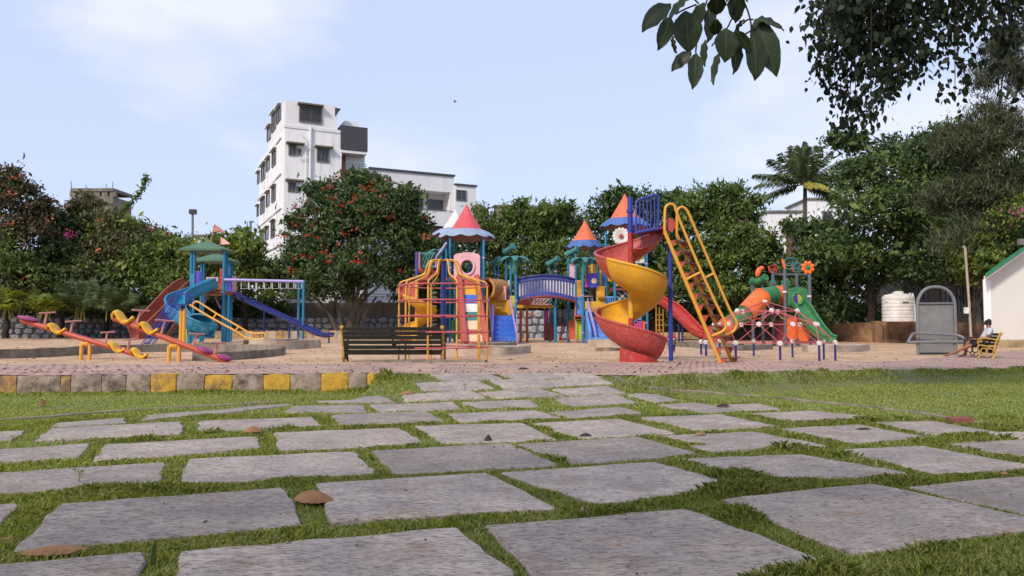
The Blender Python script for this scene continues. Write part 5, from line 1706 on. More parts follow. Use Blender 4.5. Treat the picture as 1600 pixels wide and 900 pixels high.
# ---------------------------------------------------------------- walls round the park
RW = thing('retaining_wall', at(1400, 530, 50), 'brown stained retaining wall carrying the water tank', 'wall')
for px0, Y0, px1, Y1, yt in ((1285, 58, 1371, 50, 506), (1371, 49.9, 1545, 50.5, 504)):
    A, C = at(px0, yt, Y0), at(px1, yt, Y1)
    zt = at(1371, 504, 50).z
    n = (C - A).cross(Vector((0, 0, 1))).normalized()
    A.z = C.z = -.1
    for k in range(5):
        p, q = A.lerp(C, k / 5 + .002), A.lerp(C, (k + 1) / 5 - .002)
        MB().prism([p, q, q - n * .4, p - n * .4], (0, 0, zt + .1 + random.uniform(-.04, .04))).build('wall_panel', 'old_plaster', RW, smooth=0)
MB().box((at(1371, 504, 49.8).x, 49.85, .6), (.5, .5, 1.75)).build('pier', 'old_plaster', RW, smooth=0)
BW = thing('boundary_wall', (-10, 63, 0), 'grey boundary wall of plaster panels behind the playground', 'wall')
zt = at(500, 473, 63).z
x = -46.0
while x < 30:
    MB().box((x + 1.95, 63.2, zt / 2 - .1 + random.uniform(-.03, .03)), (3.5, .22, zt + .2)).build('wall_panel', 'boundary_plaster', BW, smooth=0)
    MB().box((x, 63.1, zt / 2), (.42, .46, zt + .35)).build('column', 'boundary_plaster', BW, smooth=0)
    x += 3.9
for k in range(3): MB().tube([(-46, 63.1, zt + .3 + .2 * k), (30, 63.1, zt + .3 + .2 * k)], .02, 5).build('wire', 'cast_iron', BW)
def stone_mesh(seed):
    r = random.Random(seed)
    n, m_ = 9, 3
    vs, fs = [], []
    ang = [2 * math.pi * (k + r.uniform(-.25, .25)) / n for k in range(n)]
    rad = [r.uniform(.82, 1.05) for _ in range(n)]
    for lv, (s, y) in enumerate(((1.0, .5), (.97, 0.0), (.72, -.38))):
        for a, q in zip(ang, rad):
            sq = 1 / max(abs(math.cos(a)), abs(math.sin(a))) ** .6
            vs.append((s * q * sq * math.cos(a) * .5, y + r.uniform(-.05, .05), s * q * sq * math.sin(a) * .5))
    for l in range(2):
        for k in range(n):
            j = (k + 1) % n
            fs.append((l * n + k, l * n + j, (l + 1) * n + j, (l + 1) * n + k))
    fs.append(tuple(2 * n + k for k in range(n)))
    me = bpy.data.meshes.new('stone')
    me.from_pydata(vs, [], fs)
    me.materials.append(MATS['rubble_stone'])
    me.update()
    return me
STONES = [stone_mesh(i) for i in range(8)]
def rubble(name, label, A, C, zb, zt, cw, rows, seed):
    rr = random.Random(seed)
    t = thing(name, A, label, 'wall')
    n = (C - A).cross(Vector((0, 0, 1))).normalized()
    L = (C - A).length
    d = (C - A).normalized()
    MB().prism([Vector((A.x, A.y, zb)) - n * .02, Vector((C.x, C.y, zb)) - n * .02, Vector((C.x, C.y, zb)) - n * .6, Vector((A.x, A.y, zb)) - n * .6], (0, 0, zt - zb)).build('mortar', 'rubble_mortar', t, smooth=0)
    rh = (zt - zb) / rows
    rz = math.atan2(d.y, d.x)
    for r_ in range(rows):
        s = rr.uniform(-.3, 0)
        while s < L:
            w = cw * rr.uniform(.6, 1.35)
            p = A + d * (s + w / 2)
            o = bpy.data.objects.new('stone', rr.choice(STONES))
            link(o, t)
            o.location = Vector((p.x, p.y, zb + rh * (r_ + .5) + rr.uniform(-.05, .05))) + n * rr.uniform(-.02, .05) - Vector(A)
            o.scale = (w * .93, .35, rh * rr.uniform(.82, 1.05))
            o.rotation_euler = (0, rr.uniform(-.15, .15), rz)
            s += w
    return t
A, C = at(-30, 512, 57), at(355, 512, 60)
rubble('rubble_wall', 'low grey rubble stone wall behind the seesaws', A, C, .15, 1.82, .62, 4, 3)
A, C = at(325, 512, 61), at(640, 512, 61.5)
rubble('rubble_wall', 'shaded rubble stone wall under the flowering tree', A, C, .15, 1.85, .72, 4, 4)
A, C = at(805, 512, 56), at(900, 512, 56)
rubble('rubble_wall', 'pale rubble stone wall seen under the blue bridge', A, C, .15, 2.3, .6, 4, 5)
PK = thing('painted_block_kerb', at(435, 531, 56), 'row of faded painted concrete blocks before the shaded wall', 'kerb')
for k in range(17):
    p0, p1 = at(335 + 12 * k, 531, 55), at(346.6 + 12 * k, 531, 55)
    MB().box(((p0.x + p1.x) / 2, 55.2, .55), (p1.x - p0.x, .4, .55 + random.uniform(-.03, .03))).build('block', ('plinth_patch', 'concrete_pale', 'kerb_faded')[k % 3], PK, smooth=0)
PK2 = thing('painted_block_kerb', at(1045, 525, 57), 'faded yellow concrete kerb behind the red slide', 'kerb')
for k in range(7):
    p0, p1 = at(1008 + 12 * k, 525, 57), at(1019.6 + 12 * k, 525, 57)
    MB().box(((p0.x + p1.x) / 2, 57.2, .45), (p1.x - p0.x, .4, .5)).build('block', ('plinth_patch', 'kerb_faded')[k % 2], PK2, smooth=0)
# street lamps beyond the trees
SLp = thing('street_lamp', at(301, 400, 70), 'dark street lamp rising over the left trees', 'street lamp')
MB().tube([at(301, 420, 70), at(301, 333, 70)], .11, 8).build('pole', 'paint_grey', SLp)
MB().box(at(301.5, 331, 70), (.55, .5, .42)).build('lamp_head', 'plastic_dark', SLp)
SLp = thing('street_lamp', at(393, 420, 66), 'thin grey street lamp beside the white block', 'street lamp')
MB().tube([at(392, 430, 64), at(391.5, 346, 64)], .09, 8).build('pole', 'paint_grey', SLp)
MB().box(at(393, 346.5, 64), (.3, .3, .12)).build('lamp_head', 'paint_grey', SLp)
# gliding bird
BD = at(711, 159, 60)
b = MB(); b.tube([BD + Vector((-.16, 0, .0)), BD, BD + Vector((.16, 0, .02))], [.01, .05, .012], 6)
for s in (-1, 1): b.add([BD + Vector((.05, 0, .02)), BD + Vector((-.07, 0, .02)), BD + Vector((-.02, .35 * s, .1)), BD + Vector((.0, .5 * s, .04))], [(0, 1, 2, 3)])
tag(b.build('bird', 'plastic_dark', org=BD), 'tiny dark bird gliding in the sky above the low building', 'bird')
# ---------------------------------------------------------------- trees and plants
rng = np.random.default_rng(77)
random.seed(77)
G = lambda r, g, b: (r, g, b, 1)
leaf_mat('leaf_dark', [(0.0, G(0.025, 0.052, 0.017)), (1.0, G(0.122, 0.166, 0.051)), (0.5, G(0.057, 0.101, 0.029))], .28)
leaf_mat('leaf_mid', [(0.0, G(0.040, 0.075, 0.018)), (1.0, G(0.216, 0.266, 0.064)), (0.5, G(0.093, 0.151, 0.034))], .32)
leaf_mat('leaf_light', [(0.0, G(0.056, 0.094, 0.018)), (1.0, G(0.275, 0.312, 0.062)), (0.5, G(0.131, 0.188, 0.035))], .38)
leaf_mat('leaf_olive', [(0.0, G(0.050, 0.053, 0.020)), (1.0, G(0.163, 0.156, 0.062)), (0.5, G(0.094, 0.100, 0.035))], .25)
leaf_mat('leaf_purple', [(0.0, G(.035, .04, .018)), (1.0, G(.16, .095, .065)), (0.5, G(.075, .075, .03))], .25)
leaf_mat('leaf_needle', [(0.0, G(0.030, 0.039, 0.018)), (1.0, G(0.109, 0.115, 0.046)), (0.5, G(0.063, 0.071, 0.030))], .2)
leaf_mat('leaf_palm', [(0.0, G(0.037, 0.062, 0.022)), (1.0, G(0.150, 0.188, 0.062)), (0.5, G(0.081, 0.112, 0.037))], .25)
leaf_mat('leaf_areca', [(0.0, G(0.088, 0.125, 0.020)), (1.0, G(0.375, 0.375, 0.062)), (0.5, G(0.200, 0.250, 0.037))], .4)
leaf_mat('leaf_yellowing', [(0.0, G(0.250, 0.225, 0.037)), (1.0, G(0.525, 0.450, 0.088))], .35)
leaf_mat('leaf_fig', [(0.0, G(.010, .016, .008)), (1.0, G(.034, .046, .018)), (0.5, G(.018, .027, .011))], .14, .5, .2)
leaf_mat('blossom_red', [(0.0, G(.30, .025, .015)), (1.0, G(.58, .10, .04))], .3)
leaf_mat('blossom_orange', [(0.0, G(.45, .1, .05)), (1.0, G(.75, .26, .14))], .3)
leaf_mat('blossom_magenta', [(0.0, G(.3, .03, .13)), (1.0, G(.5, .09, .25))], .3)
mat('bark', rgb(118, 104, 90, .6), .95, .25, 5, .02, 14, stretch=(1, 1, .25))
mat('bark_dark', rgb(74, 64, 54, .6), .95, .25, 5, .02, 14, stretch=(1, 1, .25))
def unit(v): return v / np.maximum(1e-9, np.linalg.norm(v, axis=-1, keepdims=True))
def leaf_quads(C, D, Nn, L, Wd_, fold=.25):
    """rhombic leaves: centre C, direction D, normal Nn"""
    D = unit(D); S = unit(np.cross(D, Nn)); Nn = np.cross(S, D)
    L = L[:, None]; W2 = Wd_[:, None] / 2
    a = C - D * L * .5
    t = C + D * L * .5 - Nn * L * .12
    l = C - S * W2 + Nn * W2 * fold + D * L * .03
    r = C + S * W2 + Nn * W2 * fold + D * L * .03
    return np.stack([a, r, t, l], 1).reshape(-1, 3)
def crown_points(blobs, per, clump_k, rc, zflat=.7, hollow=.5, spread=1.0):
    """clumped points: blobs = [(centre, rx, ry, rz)]"""
    P, Nn = [], []
    for c, rx, ry, rz in blobs:
        k = max(6, int(clump_k * (rx * rz) ))
        d = unit(rng.normal(size=(k, 3)))
        d[:, 2] = np.where(d[:, 2] < -.55, -d[:, 2] * .5, d[:, 2])
        rad = rng.uniform(hollow, 1.0, size=(k, 1)) ** .6
        cc = np.array(c) + d * rad * np.array([rx, ry, rz])
        m = rng.poisson(per, size=k) + 3
        idx = np.repeat(np.arange(k), m)
        rr = rc * rng.uniform(.6, 1.4, size=k)[idx][:, None]
        off = rng.normal(size=(len(idx), 3)) * rr * np.array([1, 1, zflat]) * .55
        P.append(cc[idx] + off)
        Nn.append(unit(d[idx] * .55 + unit(off) * .35 + np.array([0, 0, .65])))
    return np.concatenate(P), np.concatenate(Nn)
DENS = 2.5
def crown(parent, name, m_, blobs, leafL, aspect=.45, per=26, clump_k=5, rc=.7, droop=.35, fill=True, **kw):
    P, Nn = crown_points(blobs, per, clump_k * DENS, rc * .9, **kw)
    n0 = len(P)
    if fill:      # larger leaves deep inside the crown close the view through it
        Pi, Ni = crown_points([(c, a * .8, b_ * .8, d * .8) for c, a, b_, d in blobs], per * .35, clump_k * 1.2, rc * 1.2, hollow=.1)
        P, Nn = np.concatenate([P, Pi]), np.concatenate([Nn, Ni])
    n = len(P)
    Nn = unit(Nn + rng.normal(size=(n, 3)) * .45)
    D = unit(rng.normal(size=(n, 3)) * .8 + np.array([0, 0, -droop]))
    L = leafL * 1.08 * rng.uniform(.6, 1.35, n)
    L[n0:] *= 1.9
    o = fastmesh(name, leaf_quads(P, D, Nn, L, L * aspect), 4, m_, parent)
    o['kind'] = 'stuff'
    return o
def bl(Y, lst, dz=1.0):
    """crown lobes from measured (px, py, rx_px, rz_px[, dY])"""
    out = []
    for q in lst:
        y = Y + (q[4] if len(q) > 4 else random.uniform(-1.5, 1.5))
        c = at(q[0], q[1], y)
        k = y / FPX
        out.append(((c.x, c.y, c.z), q[2] * k, max(q[2], q[3]) * k * .85, q[3] * k))
    return out
def limbs(parent, base, blobs, r0, m_='bark', name='trunk', fork=.35, maxl=12, wob=.25):
    base = Vector(base)
    top = sum((Vector(b[0]) for b in blobs), Vector()) / len(blobs)
    fk = base.lerp(Vector((top.x, top.y, base.z + (top.z - base.z))), fork)
    n = 5
    pts = [base.lerp(fk, i / n) + Vector((random.uniform(-wob, wob) * .4 * (i > 0), random.uniform(-wob, wob) * .3 * (i > 0), 0)) for i in range(n + 1)]
    o = MB().tube(smoothpath(pts, 3), [r0 * (1.25 - .55 * i / (n * 3)) for i in range(n * 3 + 1)], 8).build(name, m_, parent)
    for b in blobs[:maxl]:
        e = Vector(b[0])
        mid = fk.lerp(e, .5) + Vector((random.uniform(-wob, wob), random.uniform(-wob, wob), random.uniform(0, wob) * 1.5))
        pp = smoothpath([pts[-2], fk.lerp(mid, .3), mid, e], 4)
        MB().tube(pp, [r0 * (.6 - .5 * i / (len(pp) - 1)) for i in range(len(pp))], 6).build('limb', m_, o)
    return o
def tree(name, label, Y, lst, m_, leafL, base_px, r0=.2, cat='tree', m2=None, frac2=0, group=None, fork=.35, bark='bark_dark', maxl=8, **kw):
    B = bl(Y, lst)
    sat = []
    for c, rx, ry, rz in B:          # small outlying sprays break up the outline
        for _ in range(2):
            a = random.uniform(-.35, math.pi + .35)
            k = random.uniform(.88, 1.06)
            sat.append(((c[0] + rx * k * math.cos(a), c[1] + random.uniform(-.5, .5) * ry, c[2] + rz * k * math.sin(a)), rx * random.uniform(.12, .24), ry * .2, rz * random.uniform(.10, .2)))
    bp = at(base_px, 520, Y)
    base = Vector((bp.x, Y, ground_z(bp.x, Y)))
    t = thing(name, base, label, cat, group)
    limbs(t, base - Vector((0, 0, .1)), B, r0, bark, fork=fork, maxl=maxl)
    crown(t, 'crown', m_, B + sat, leafL, **kw)
    return t, B
def blossoms(parent, name, m_, B, n, size, per=9, top=True, rc=.22, zmin=-.2):
    P = []
    for c, rx, ry, rz in B:
        k = max(1, int(n * rx * rz / sum(q[1] * q[3] for q in B)))
        d = unit(rng.normal(size=(k, 3)))
        d[:, 1] = -np.abs(d[:, 1])
        d[:, 2] = np.where(d[:, 2] < zmin, -d[:, 2], d[:, 2])
        P.append(np.array(c) + d * np.array([rx, ry, rz]) * rng.uniform(.96, 1.12, size=(k, 1)))
    P = np.concatenate(P)
    P = np.repeat(P, per, axis=0) + rng.normal(size=(len(P) * per, 3)) * rc * np.array([1, 1, .5])
    N_ = len(P)
    D = unit(rng.normal(size=(N_, 3)) + np.array([0, 0, .6]))
    Nn = unit(rng.normal(size=(N_, 3)) + np.array([0, -.5, .5]))
    L = size * rng.uniform(.6, 1.3, N_)
    o = fastmesh(name, leaf_quads(P, D, Nn, L, L * .7), 4, m_, parent)
    o['kind'] = 'stuff'
    return o
# --- left mass
t, B = tree('bougainvillea', 'reddish bougainvillea at the far left edge', 54, [(-60, 350, 60, 60), (10, 330, 50, 45), (45, 370, 45, 45), (-20, 420, 70, 60), (20, 290, 20, 24), (60, 345, 25, 28), (40, 440, 50, 45)], 'leaf_purple', .26, 10, cat='shrub', per=24, clump_k=6, rc=.6)
blossoms(t, 'blossoms', 'blossom_orange', B, 22, .22)
o = crown(t, 'green_shoots', 'leaf_mid', bl(54, [(12, 285, 22, 28, -1), (-10, 400, 60, 50, -2), (40, 430, 45, 45, -2)]), .25, per=14, clump_k=5, rc=.5)
t, B = tree('dense_tree', 'dense dark green tree behind the left seesaw', 56, [(95, 405, 55, 45), (60, 455, 55, 45), (135, 450, 60, 50), (105, 370, 40, 30)], 'leaf_dark', .27, 95, per=28, clump_k=6, rc=.65)
t, B = tree('trumpet_vine_tree', 'brownish tree with orange blossoms below the unfinished building', 57, [(150, 360, 60, 38), (200, 385, 60, 38), (110, 345, 38, 25), (240, 380, 45, 28), (160, 348, 30, 14), (170, 420, 70, 40), (140, 322, 10, 10)], 'leaf_olive', .26, 165, per=26, clump_k=6, rc=.6)
blossoms(t, 'blossoms', 'blossom_orange', B, 14, .2)
crown(t, 'green_shoots', 'leaf_light', bl(56, [(145, 345, 22, 16), (190, 352, 36, 14), (160, 380, 45, 30)]), .24, per=12, clump_k=4, rc=.5)
blossoms(t, 'magenta_sprays', 'blossom_magenta', bl(54, [(111, 375, 6, 11)]), 5, .2, per=6)
sh = smoothpath([at(188, 332, 55), at(203, 318, 55), at(217, 302, 55), at(226, 284, 55), at(229, 276, 55)], 8)
so = MB().tube(sh, .03, 5).build('tall_shoot', 'bark', t)
Pn = np.array([list(p) for p in sh for _ in range(9)]) + rng.normal(size=(len(sh) * 9, 3)) * .12
n_ = len(Pn)
fastmesh('shoot_leaves', leaf_quads(Pn, unit(rng.normal(size=(n_, 3))), unit(rng.normal(size=(n_, 3))), np.full(n_, .28), np.full(n_, .14)), 4, 'leaf_mid', so)['kind'] = 'stuff'
t, B = tree('leafy_tree', 'mid green leafy tree left of the green roofed tower', 55, [(250, 405, 50, 40), (295, 405, 48, 38), (215, 440, 55, 42), (295, 445, 55, 40), (265, 450, 50, 40), (325, 440, 30, 40)], 'leaf_mid', .27, 262, per=26, clump_k=6, rc=.65)
crown(t, 'pale_shoots', 'leaf_light', bl(53, [(270, 395, 40, 26), (310, 400, 28, 24), (205, 425, 32, 22), (240, 415, 28, 20)]), .26, per=10, clump_k=4, rc=.5)  # paler leaf layer in front of the crown
t, B = tree('leafy_tree', 'yellowish green tree right of the green roofed tower', 59, [(365, 405, 38, 32), (400, 430, 42, 38), (350, 445, 42, 35), (385, 388, 22, 22), (425, 450, 45, 35), (372, 372, 12, 12), (345, 385, 18, 14)], 'leaf_light', .27, 385, per=24, clump_k=6, rc=.6, fork=.5, maxl=5)
# --- flowering tree
t, B = tree('tulip_tree', 'large dark tree covered in orange red flowers', 57.5, [(550, 312, 62, 36), (505, 340, 45, 36), (600, 325, 45, 38), (560, 370, 85, 52), (485, 385, 48, 40), (635, 375, 42, 42), (545, 425, 90, 46), (610, 432, 60, 40), (462, 425, 40, 36), (660, 425, 36, 40), (505, 455, 55, 30), (575, 288, 30, 16), (635, 320, 18, 16)], 'leaf_dark', .27, 546, r0=.30, per=30, clump_k=6, rc=.62, bark='bark', fork=.30)
blossoms(t, 'blossoms', 'blossom_red', B[:7] + B[11:], 85, .21, per=8, rc=.2, zmin=-.1)
for dx, h in ((-.9, 3.6), (.8, 3.4), (1.3, 3.1), (-1.6, 2.9)):
    bb = Vector(ORG[t.name]) + Vector((dx * .5, random.uniform(-.3, .3), 0))
    MB().tube(smoothpath([bb, bb + Vector((dx * .3, 0, h * .5)), bb + Vector((dx, .2, h))], 4), [.16, .15, .14, .13, .12, .11, .1, .09, .08], 8).build('stem', 'bark', t)
# --- behind the castle
tree('dense_tree', 'dark tree between flowering tree and castle', 60, [(690, 405, 45, 40), (705, 445, 60, 42), (655, 450, 45, 36), (735, 385, 30, 38)], 'leaf_dark', .27, 695, per=28, clump_k=6, rc=.65)
tree('feathery_tree', 'feathery green tree above the blue bridge', 60, [(785, 375, 42, 42), (835, 355, 42, 38), (885, 365, 40, 36), (835, 410, 72, 46), (772, 425, 42, 45), (895, 425, 48, 46), (750, 365, 20, 38), (840, 455, 75, 36), (800, 335, 22, 18), (868, 330, 20, 14)], 'leaf_mid', .27, 835, per=36, clump_k=7, rc=.6, aspect=.4, droop=.6)
tree('spreading_tree', 'dark spreading tree behind the orange cone roofs', 61, [(955, 345, 42, 36), (1005, 330, 50, 34), (1055, 345, 50, 42), (1000, 395, 68, 48), (1075, 415, 55, 48), (940, 400, 40, 48), (1040, 455, 62, 42), (960, 455, 50, 42), (975, 312, 25, 14)], 'leaf_dark', .28, 1005, per=30, clump_k=6, rc=.65)
t, B = tree('spreading_tree', 'broad leafy tree behind the yellow ladder', 58, [(1105, 315, 46, 26), (1150, 340, 45, 36), (1185, 395, 42, 42), (1130, 395, 62, 52), (1205, 440, 42, 46), (1140, 455, 70, 45), (1075, 445, 45, 45), (1190, 485, 55, 36), (1090, 345, 30, 30)], 'leaf_mid', .30, 1140, per=28, clump_k=6, rc=.7)
blossoms(t, 'magenta_sprays', 'blossom_magenta', B[2:5], 14, .2, per=6)
crown(t, 'pale_shoots', 'leaf_light', bl(56, [(1175, 375, 34, 22), (1120, 420, 40, 26), (1210, 400, 22, 20)]), .28, per=9, clump_k=4, rc=.55)  # lobes of lighter green leaf before the main crown
# --- right group, nearer
tree('large_tree', 'large dark green tree overhanging the water tank', 52, [(1400, 250, 62, 36), (1345, 290, 52, 30), (1450, 285, 62, 46), (1385, 330, 85, 46), (1300, 395, 62, 46), (1425, 375, 78, 50), (1320, 445, 62, 40), (1385, 425, 80, 36), (1465, 225, 42, 32), (1252, 435, 32, 44), (1275, 365, 36, 28), (1290, 480, 55, 34), (1330, 230, 26, 16), (1240, 490, 40, 34)], 'leaf_dark', .30, 1365, r0=.3, per=27, clump_k=5, rc=.75, aspect=.42)
crown(bpy.data.objects['large_tree'], 'paler_leaves', 'leaf_mid', bl(50, [(1375, 270, 60, 36), (1340, 320, 60, 36), (1300, 400, 60, 40), (1400, 360, 75, 45), (1440, 300, 50, 40), (1385, 400, 60, 30)]), .30, per=11, clump_k=3.2, rc=.7)  # mid green leaves layered over the dark crown
tree('dense_tree', 'dense olive tree behind the casuarina and hut', 57, [(1500, 290, 55, 50), (1565, 285, 60, 60), (1535, 365, 70, 55), (1600, 380, 60, 60), (1475, 385, 50, 45), (1640, 310, 60, 70), (1460, 330, 40, 40), (1450, 425, 50, 24), (1505, 420, 55, 28)], 'leaf_dark', .30, 1545, r0=.25, per=26, clump_k=5, rc=.75)
tree('casuarina', 'tall feathery casuarina at the right edge', 42, [(1560, 130, 34, 60), (1535, 215, 48, 50), (1590, 240, 55, 70), (1525, 305, 56, 46), (1580, 330, 55, 55), (1480, 310, 36, 28), (1500, 380, 46, 38), (1570, 90, 26, 46), (1490, 235, 26, 30), (1550, 390, 50, 34)], 'leaf_needle', .42, 1560, r0=.28, per=60, clump_k=8, rc=.6, aspect=.10, droop=.9, zflat=.8, fill=False)
t, B = tree('flowering_vine', 'light green vine with magenta sprays over the cream hut', 40.5, [(1560, 375, 40, 30), (1520, 405, 28, 34), (1590, 340, 34, 34), (1512, 438, 12, 18), (1545, 412, 14, 16)], 'leaf_light', .20, 1512, r0=.07, cat='vine', per=22, clump_k=9, rc=.45)
blossoms(t, 'magenta_sprays', 'blossom_magenta', bl(39, [(1588, 345, 22, 22)]), 14, .16, per=7)
# --- understory: dark shrubs along the wall
for i, (px, py, rx, rz, Y, lb_) in enumerate(((60, 478, 80, 26, 60, 'dark shrub on the wall behind the left seesaw'), (185, 478, 75, 28, 60.5, 'dark shrub behind the brown slide'), (300, 478, 70, 26, 62, 'dark shrub behind the turquoise posts'), (400, 480, 60, 20, 62.4, 'low shrub behind the blue chute'),
        (735, 480, 70, 28, 62, 'dark shrub behind the pink arch panel'), (885, 480, 80, 22, 62, 'dark shrub behind the blue bridge'), (1000, 488, 75, 28, 61.5, 'dark shrub behind the spiral slide'), (1115, 492, 75, 30, 61, 'dark shrub behind the yellow stair rails'),
        (1230, 495, 60, 30, 60, 'dark shrub behind the tube slide'), (1325, 488, 55, 22, 58, 'dark shrub left of the water tank'), (-80, 470, 80, 40, 60, 'dark shrub outside the left edge'))):
    B = bl(Y, [(px, py, rx, rz, 0), (px - rx * .4, py + 6, rx * .5, rz * .8, -.6), (px + rx * .45, py + 4, rx * .5, rz * .9, -.4)])
    bp = at(px, 520, Y)
    t = thing('shrub', (bp.x, Y, .2), lb_, 'shrub')
    limbs(t, Vector((bp.x, Y, .15)), B, .08, 'bark_dark', 'stem', fork=.3)
    crown(t, 'crown', 'leaf_dark', B, .30, per=24, clump_k=5, rc=.7)

# ---------------------------------------------------------------- palms
def frond(parent, base, az, el, L, nl, ll, lw, droop, m_, sag=.5, rach=.03, name='frond', twist=0):
    d = Vector((math.cos(az) * math.cos(el), math.sin(az) * math.cos(el), math.sin(el)))
    h = Vector((math.cos(az), math.sin(az), 0))
    pts = []
    n = 10
    for i in range(n + 1):
        s = i / n
        pts.append(Vector(base) + d * (L * s) + Vector((0, 0, -droop * L * s ** 2.0)) - h * (sag * .15 * L * s ** 3))
    o = MB().tube(pts, [rach * (1 - .75 * i / n) for i in range(n + 1)], 5).build(name, m_, parent)
    P, D, Nn, LL = [], [], [], []
    for i in range(nl):
        s = .12 + .88 * i / nl
        k = s * n
        a, b_ = pts[int(min(k, n - 1))], pts[int(min(k, n - 1)) + 1]
        p = a.lerp(b_, k - int(min(k, n - 1)))
        t = (b_ - a).normalized()
        sd = t.cross(Vector((0, 0, 1)))
        sd = sd.normalized() if sd.length > .01 else Vector((1, 0, 0))
        up = sd.cross(t)
        for sg in (-1, 1):
            dd = (t * .55 + sd * sg * .85 - Vector((0, 0, .25 + .6 * random.random() * sag)) + up * .05).normalized()
            l = ll * math.sin(math.pi * (.12 + .82 * s)) ** .6 * random.uniform(.85, 1.1)
            P.append(p + dd * l * .5); D.append(dd); Nn.append((up - dd * up.dot(dd)).normalized()); LL.append(l)
    LL = np.array(LL)
    lo = fastmesh('leaflets', leaf_quads(np.array(P), np.array(D), np.array(Nn), LL, np.full(len(LL), lw)), 4, m_, o)
    lo['kind'] = 'stuff'
    return o
cb = at(1259, 400, 72)
CP_ = thing('coconut_palm', (cb.x, 72, 0), 'tall coconut palm against the sky on the right', 'palm')
ct = at(1258, 288, 72)
MB().tube(smoothpath([(cb.x + .1, 72, 0), (cb.x - .1, 72, ct.z * .5), ct], 6), [.28 - .009 * i for i in range(13)], 10).build('trunk', 'bark', CP_)
for az, el, L, dr, m_, ll_ in ((180, 58, 4.9, 0.55, 'leaf_palm', 1.25), (194, 42, 5.2, 0.5, 'leaf_palm', 1.25), (168, 26, 5.2, 0.42, 'leaf_palm', 1.25), (188, 10, 5.0, 0.36, 'leaf_palm', 1.25), (172, -8, 4.7, 0.3, 'leaf_palm', 1.25), (210, 66, 4.8, 0.5, 'leaf_palm', 1.25), (148, 34, 4.6, 0.55, 'leaf_palm', 1.25), (216, 20, 4.6, 0.4, 'leaf_palm', 1.25), (150, 0, 4.4, 0.4, 'leaf_palm', 1.25), (0, 58, 4.9, 0.55, 'leaf_palm', 1.25), (-14, 42, 5.2, 0.5, 'leaf_palm', 1.25), (12, 26, 5.2, 0.42, 'leaf_palm', 1.25), (-8, 10, 5.0, 0.36, 'leaf_palm', 1.25), (8, -8, 4.7, 0.3, 'leaf_palm', 1.25), (-30, 66, 4.8, 0.5, 'leaf_palm', 1.25), (32, 34, 4.6, 0.55, 'leaf_palm', 1.25), (-36, 20, 4.6, 0.4, 'leaf_palm', 1.25), (30, 0, 4.4, 0.4, 'leaf_palm', 1.25), (90, 60, 4.7, 0.5, 'leaf_palm', 1.2), (110, 72, 4.7, 0.5, 'leaf_palm', 1.2), (70, 72, 4.7, 0.5, 'leaf_palm', 1.2), (270, 60, 4.7, 0.5, 'leaf_palm', 1.2), (255, 40, 4.7, 0.5, 'leaf_palm', 1.2), (100, 82, 3.6, 0.05, 'leaf_palm', 0.5), (60, 74, 3.8, 0.08, 'leaf_palm', 0.6), (262, 8, 3.0, 0.6, 'leaf_yellowing', 0.9), (292, 4, 3.0, 0.6, 'leaf_yellowing', 0.9)):
    frond(CP_, ct, R(az), R(el), L * 1.2, 60, ll_, .12, dr * .62, m_, sag=1.0, rach=.06)
def clump_palm(name, label, px, ybase, Y, n, L, m_, spread=1.0, stems=5):
    b = at(px, ybase, Y)
    t = thing(name, (b.x, Y, b.z), label, 'palm')
    for i in range(stems):
        q = b + Vector((random.uniform(-.5, .5), random.uniform(-.4, .4), 0))
        tp = q + Vector((random.uniform(-.25, .25), 0, L * random.uniform(.12, .3)))
        MB().tube([q - Vector((0, 0, .1)), tp], .03, 6).build('stem', 'leaf_yellowing', t)
        for k in range(n // stems):
            frond(t, tp, random.uniform(0, 6.28), R(random.uniform(25, 80)), L * random.uniform(.7, 1.15) * .95, 30, .6 * L / 2.4, .075, .38 * spread, m_, sag=.6, rach=.025)
    return t
clump_palm('areca_palm', 'yellow green areca palm at the left edge', 14, 497, 51, 25, 2.6, 'leaf_areca')
clump_palm('areca_palm', 'small yellow green areca palm behind the purple seesaw seat', 66, 497, 51, 20, 1.9, 'leaf_areca')
clump_palm('fan_palm', 'dark green palm clump between the two seesaws', 128, 500, 52, 20, 3.2, 'leaf_palm')
clump_palm('fan_palm', 'dark green palm clump left of the brown slide', 178, 500, 52, 20, 3.0, 'leaf_palm')

# ---------------------------------------------------------------- fig branches hanging in at the top right
FG = thing('fig_tree', (10.2, 9.2, 0), 'dark fig tree branches hanging in at the top right corner', 'tree')
fk = Vector((9.6, 9.4, 4.4))
MB().tube(smoothpath([(10.2, 9.2, -.1), (10.1, 9.2, 2), (9.9, 9.3, 3.4), fk], 5), [.34 - .007 * i for i in range(16)], 12).build('trunk', 'bark_dark', FG)
ends = [(1276, 62), (1290, 112), (1300, 150), (1322, 205), (1345, 120), (1338, 172), (1362, 185), (1385, 150), (1402, 135), (1372, 120), (1425, 120), (1440, 105), (1330, 62), (1372, 68), (1410, 80), (1450, 62), (1318, 95), (1395, 60), (1350, 45), (1430, 45),
        (1482, 78), (1498, 112), (1492, 160), (1476, 34), (1530, 62), (1512, 36), (1556, 112), (1580, 70), (1606, 130), (1545, 40), (1600, 40), (1570, 30), (1500, 60), (1312, 70), (1360, 100), (1470, 20), (1590, 165), (1625, 90), (1555, 66), (1400, 100), (1340, 30), (1310, 40)]
PL, DL, NL, LL = [], [], [], []
limb_pts = {}
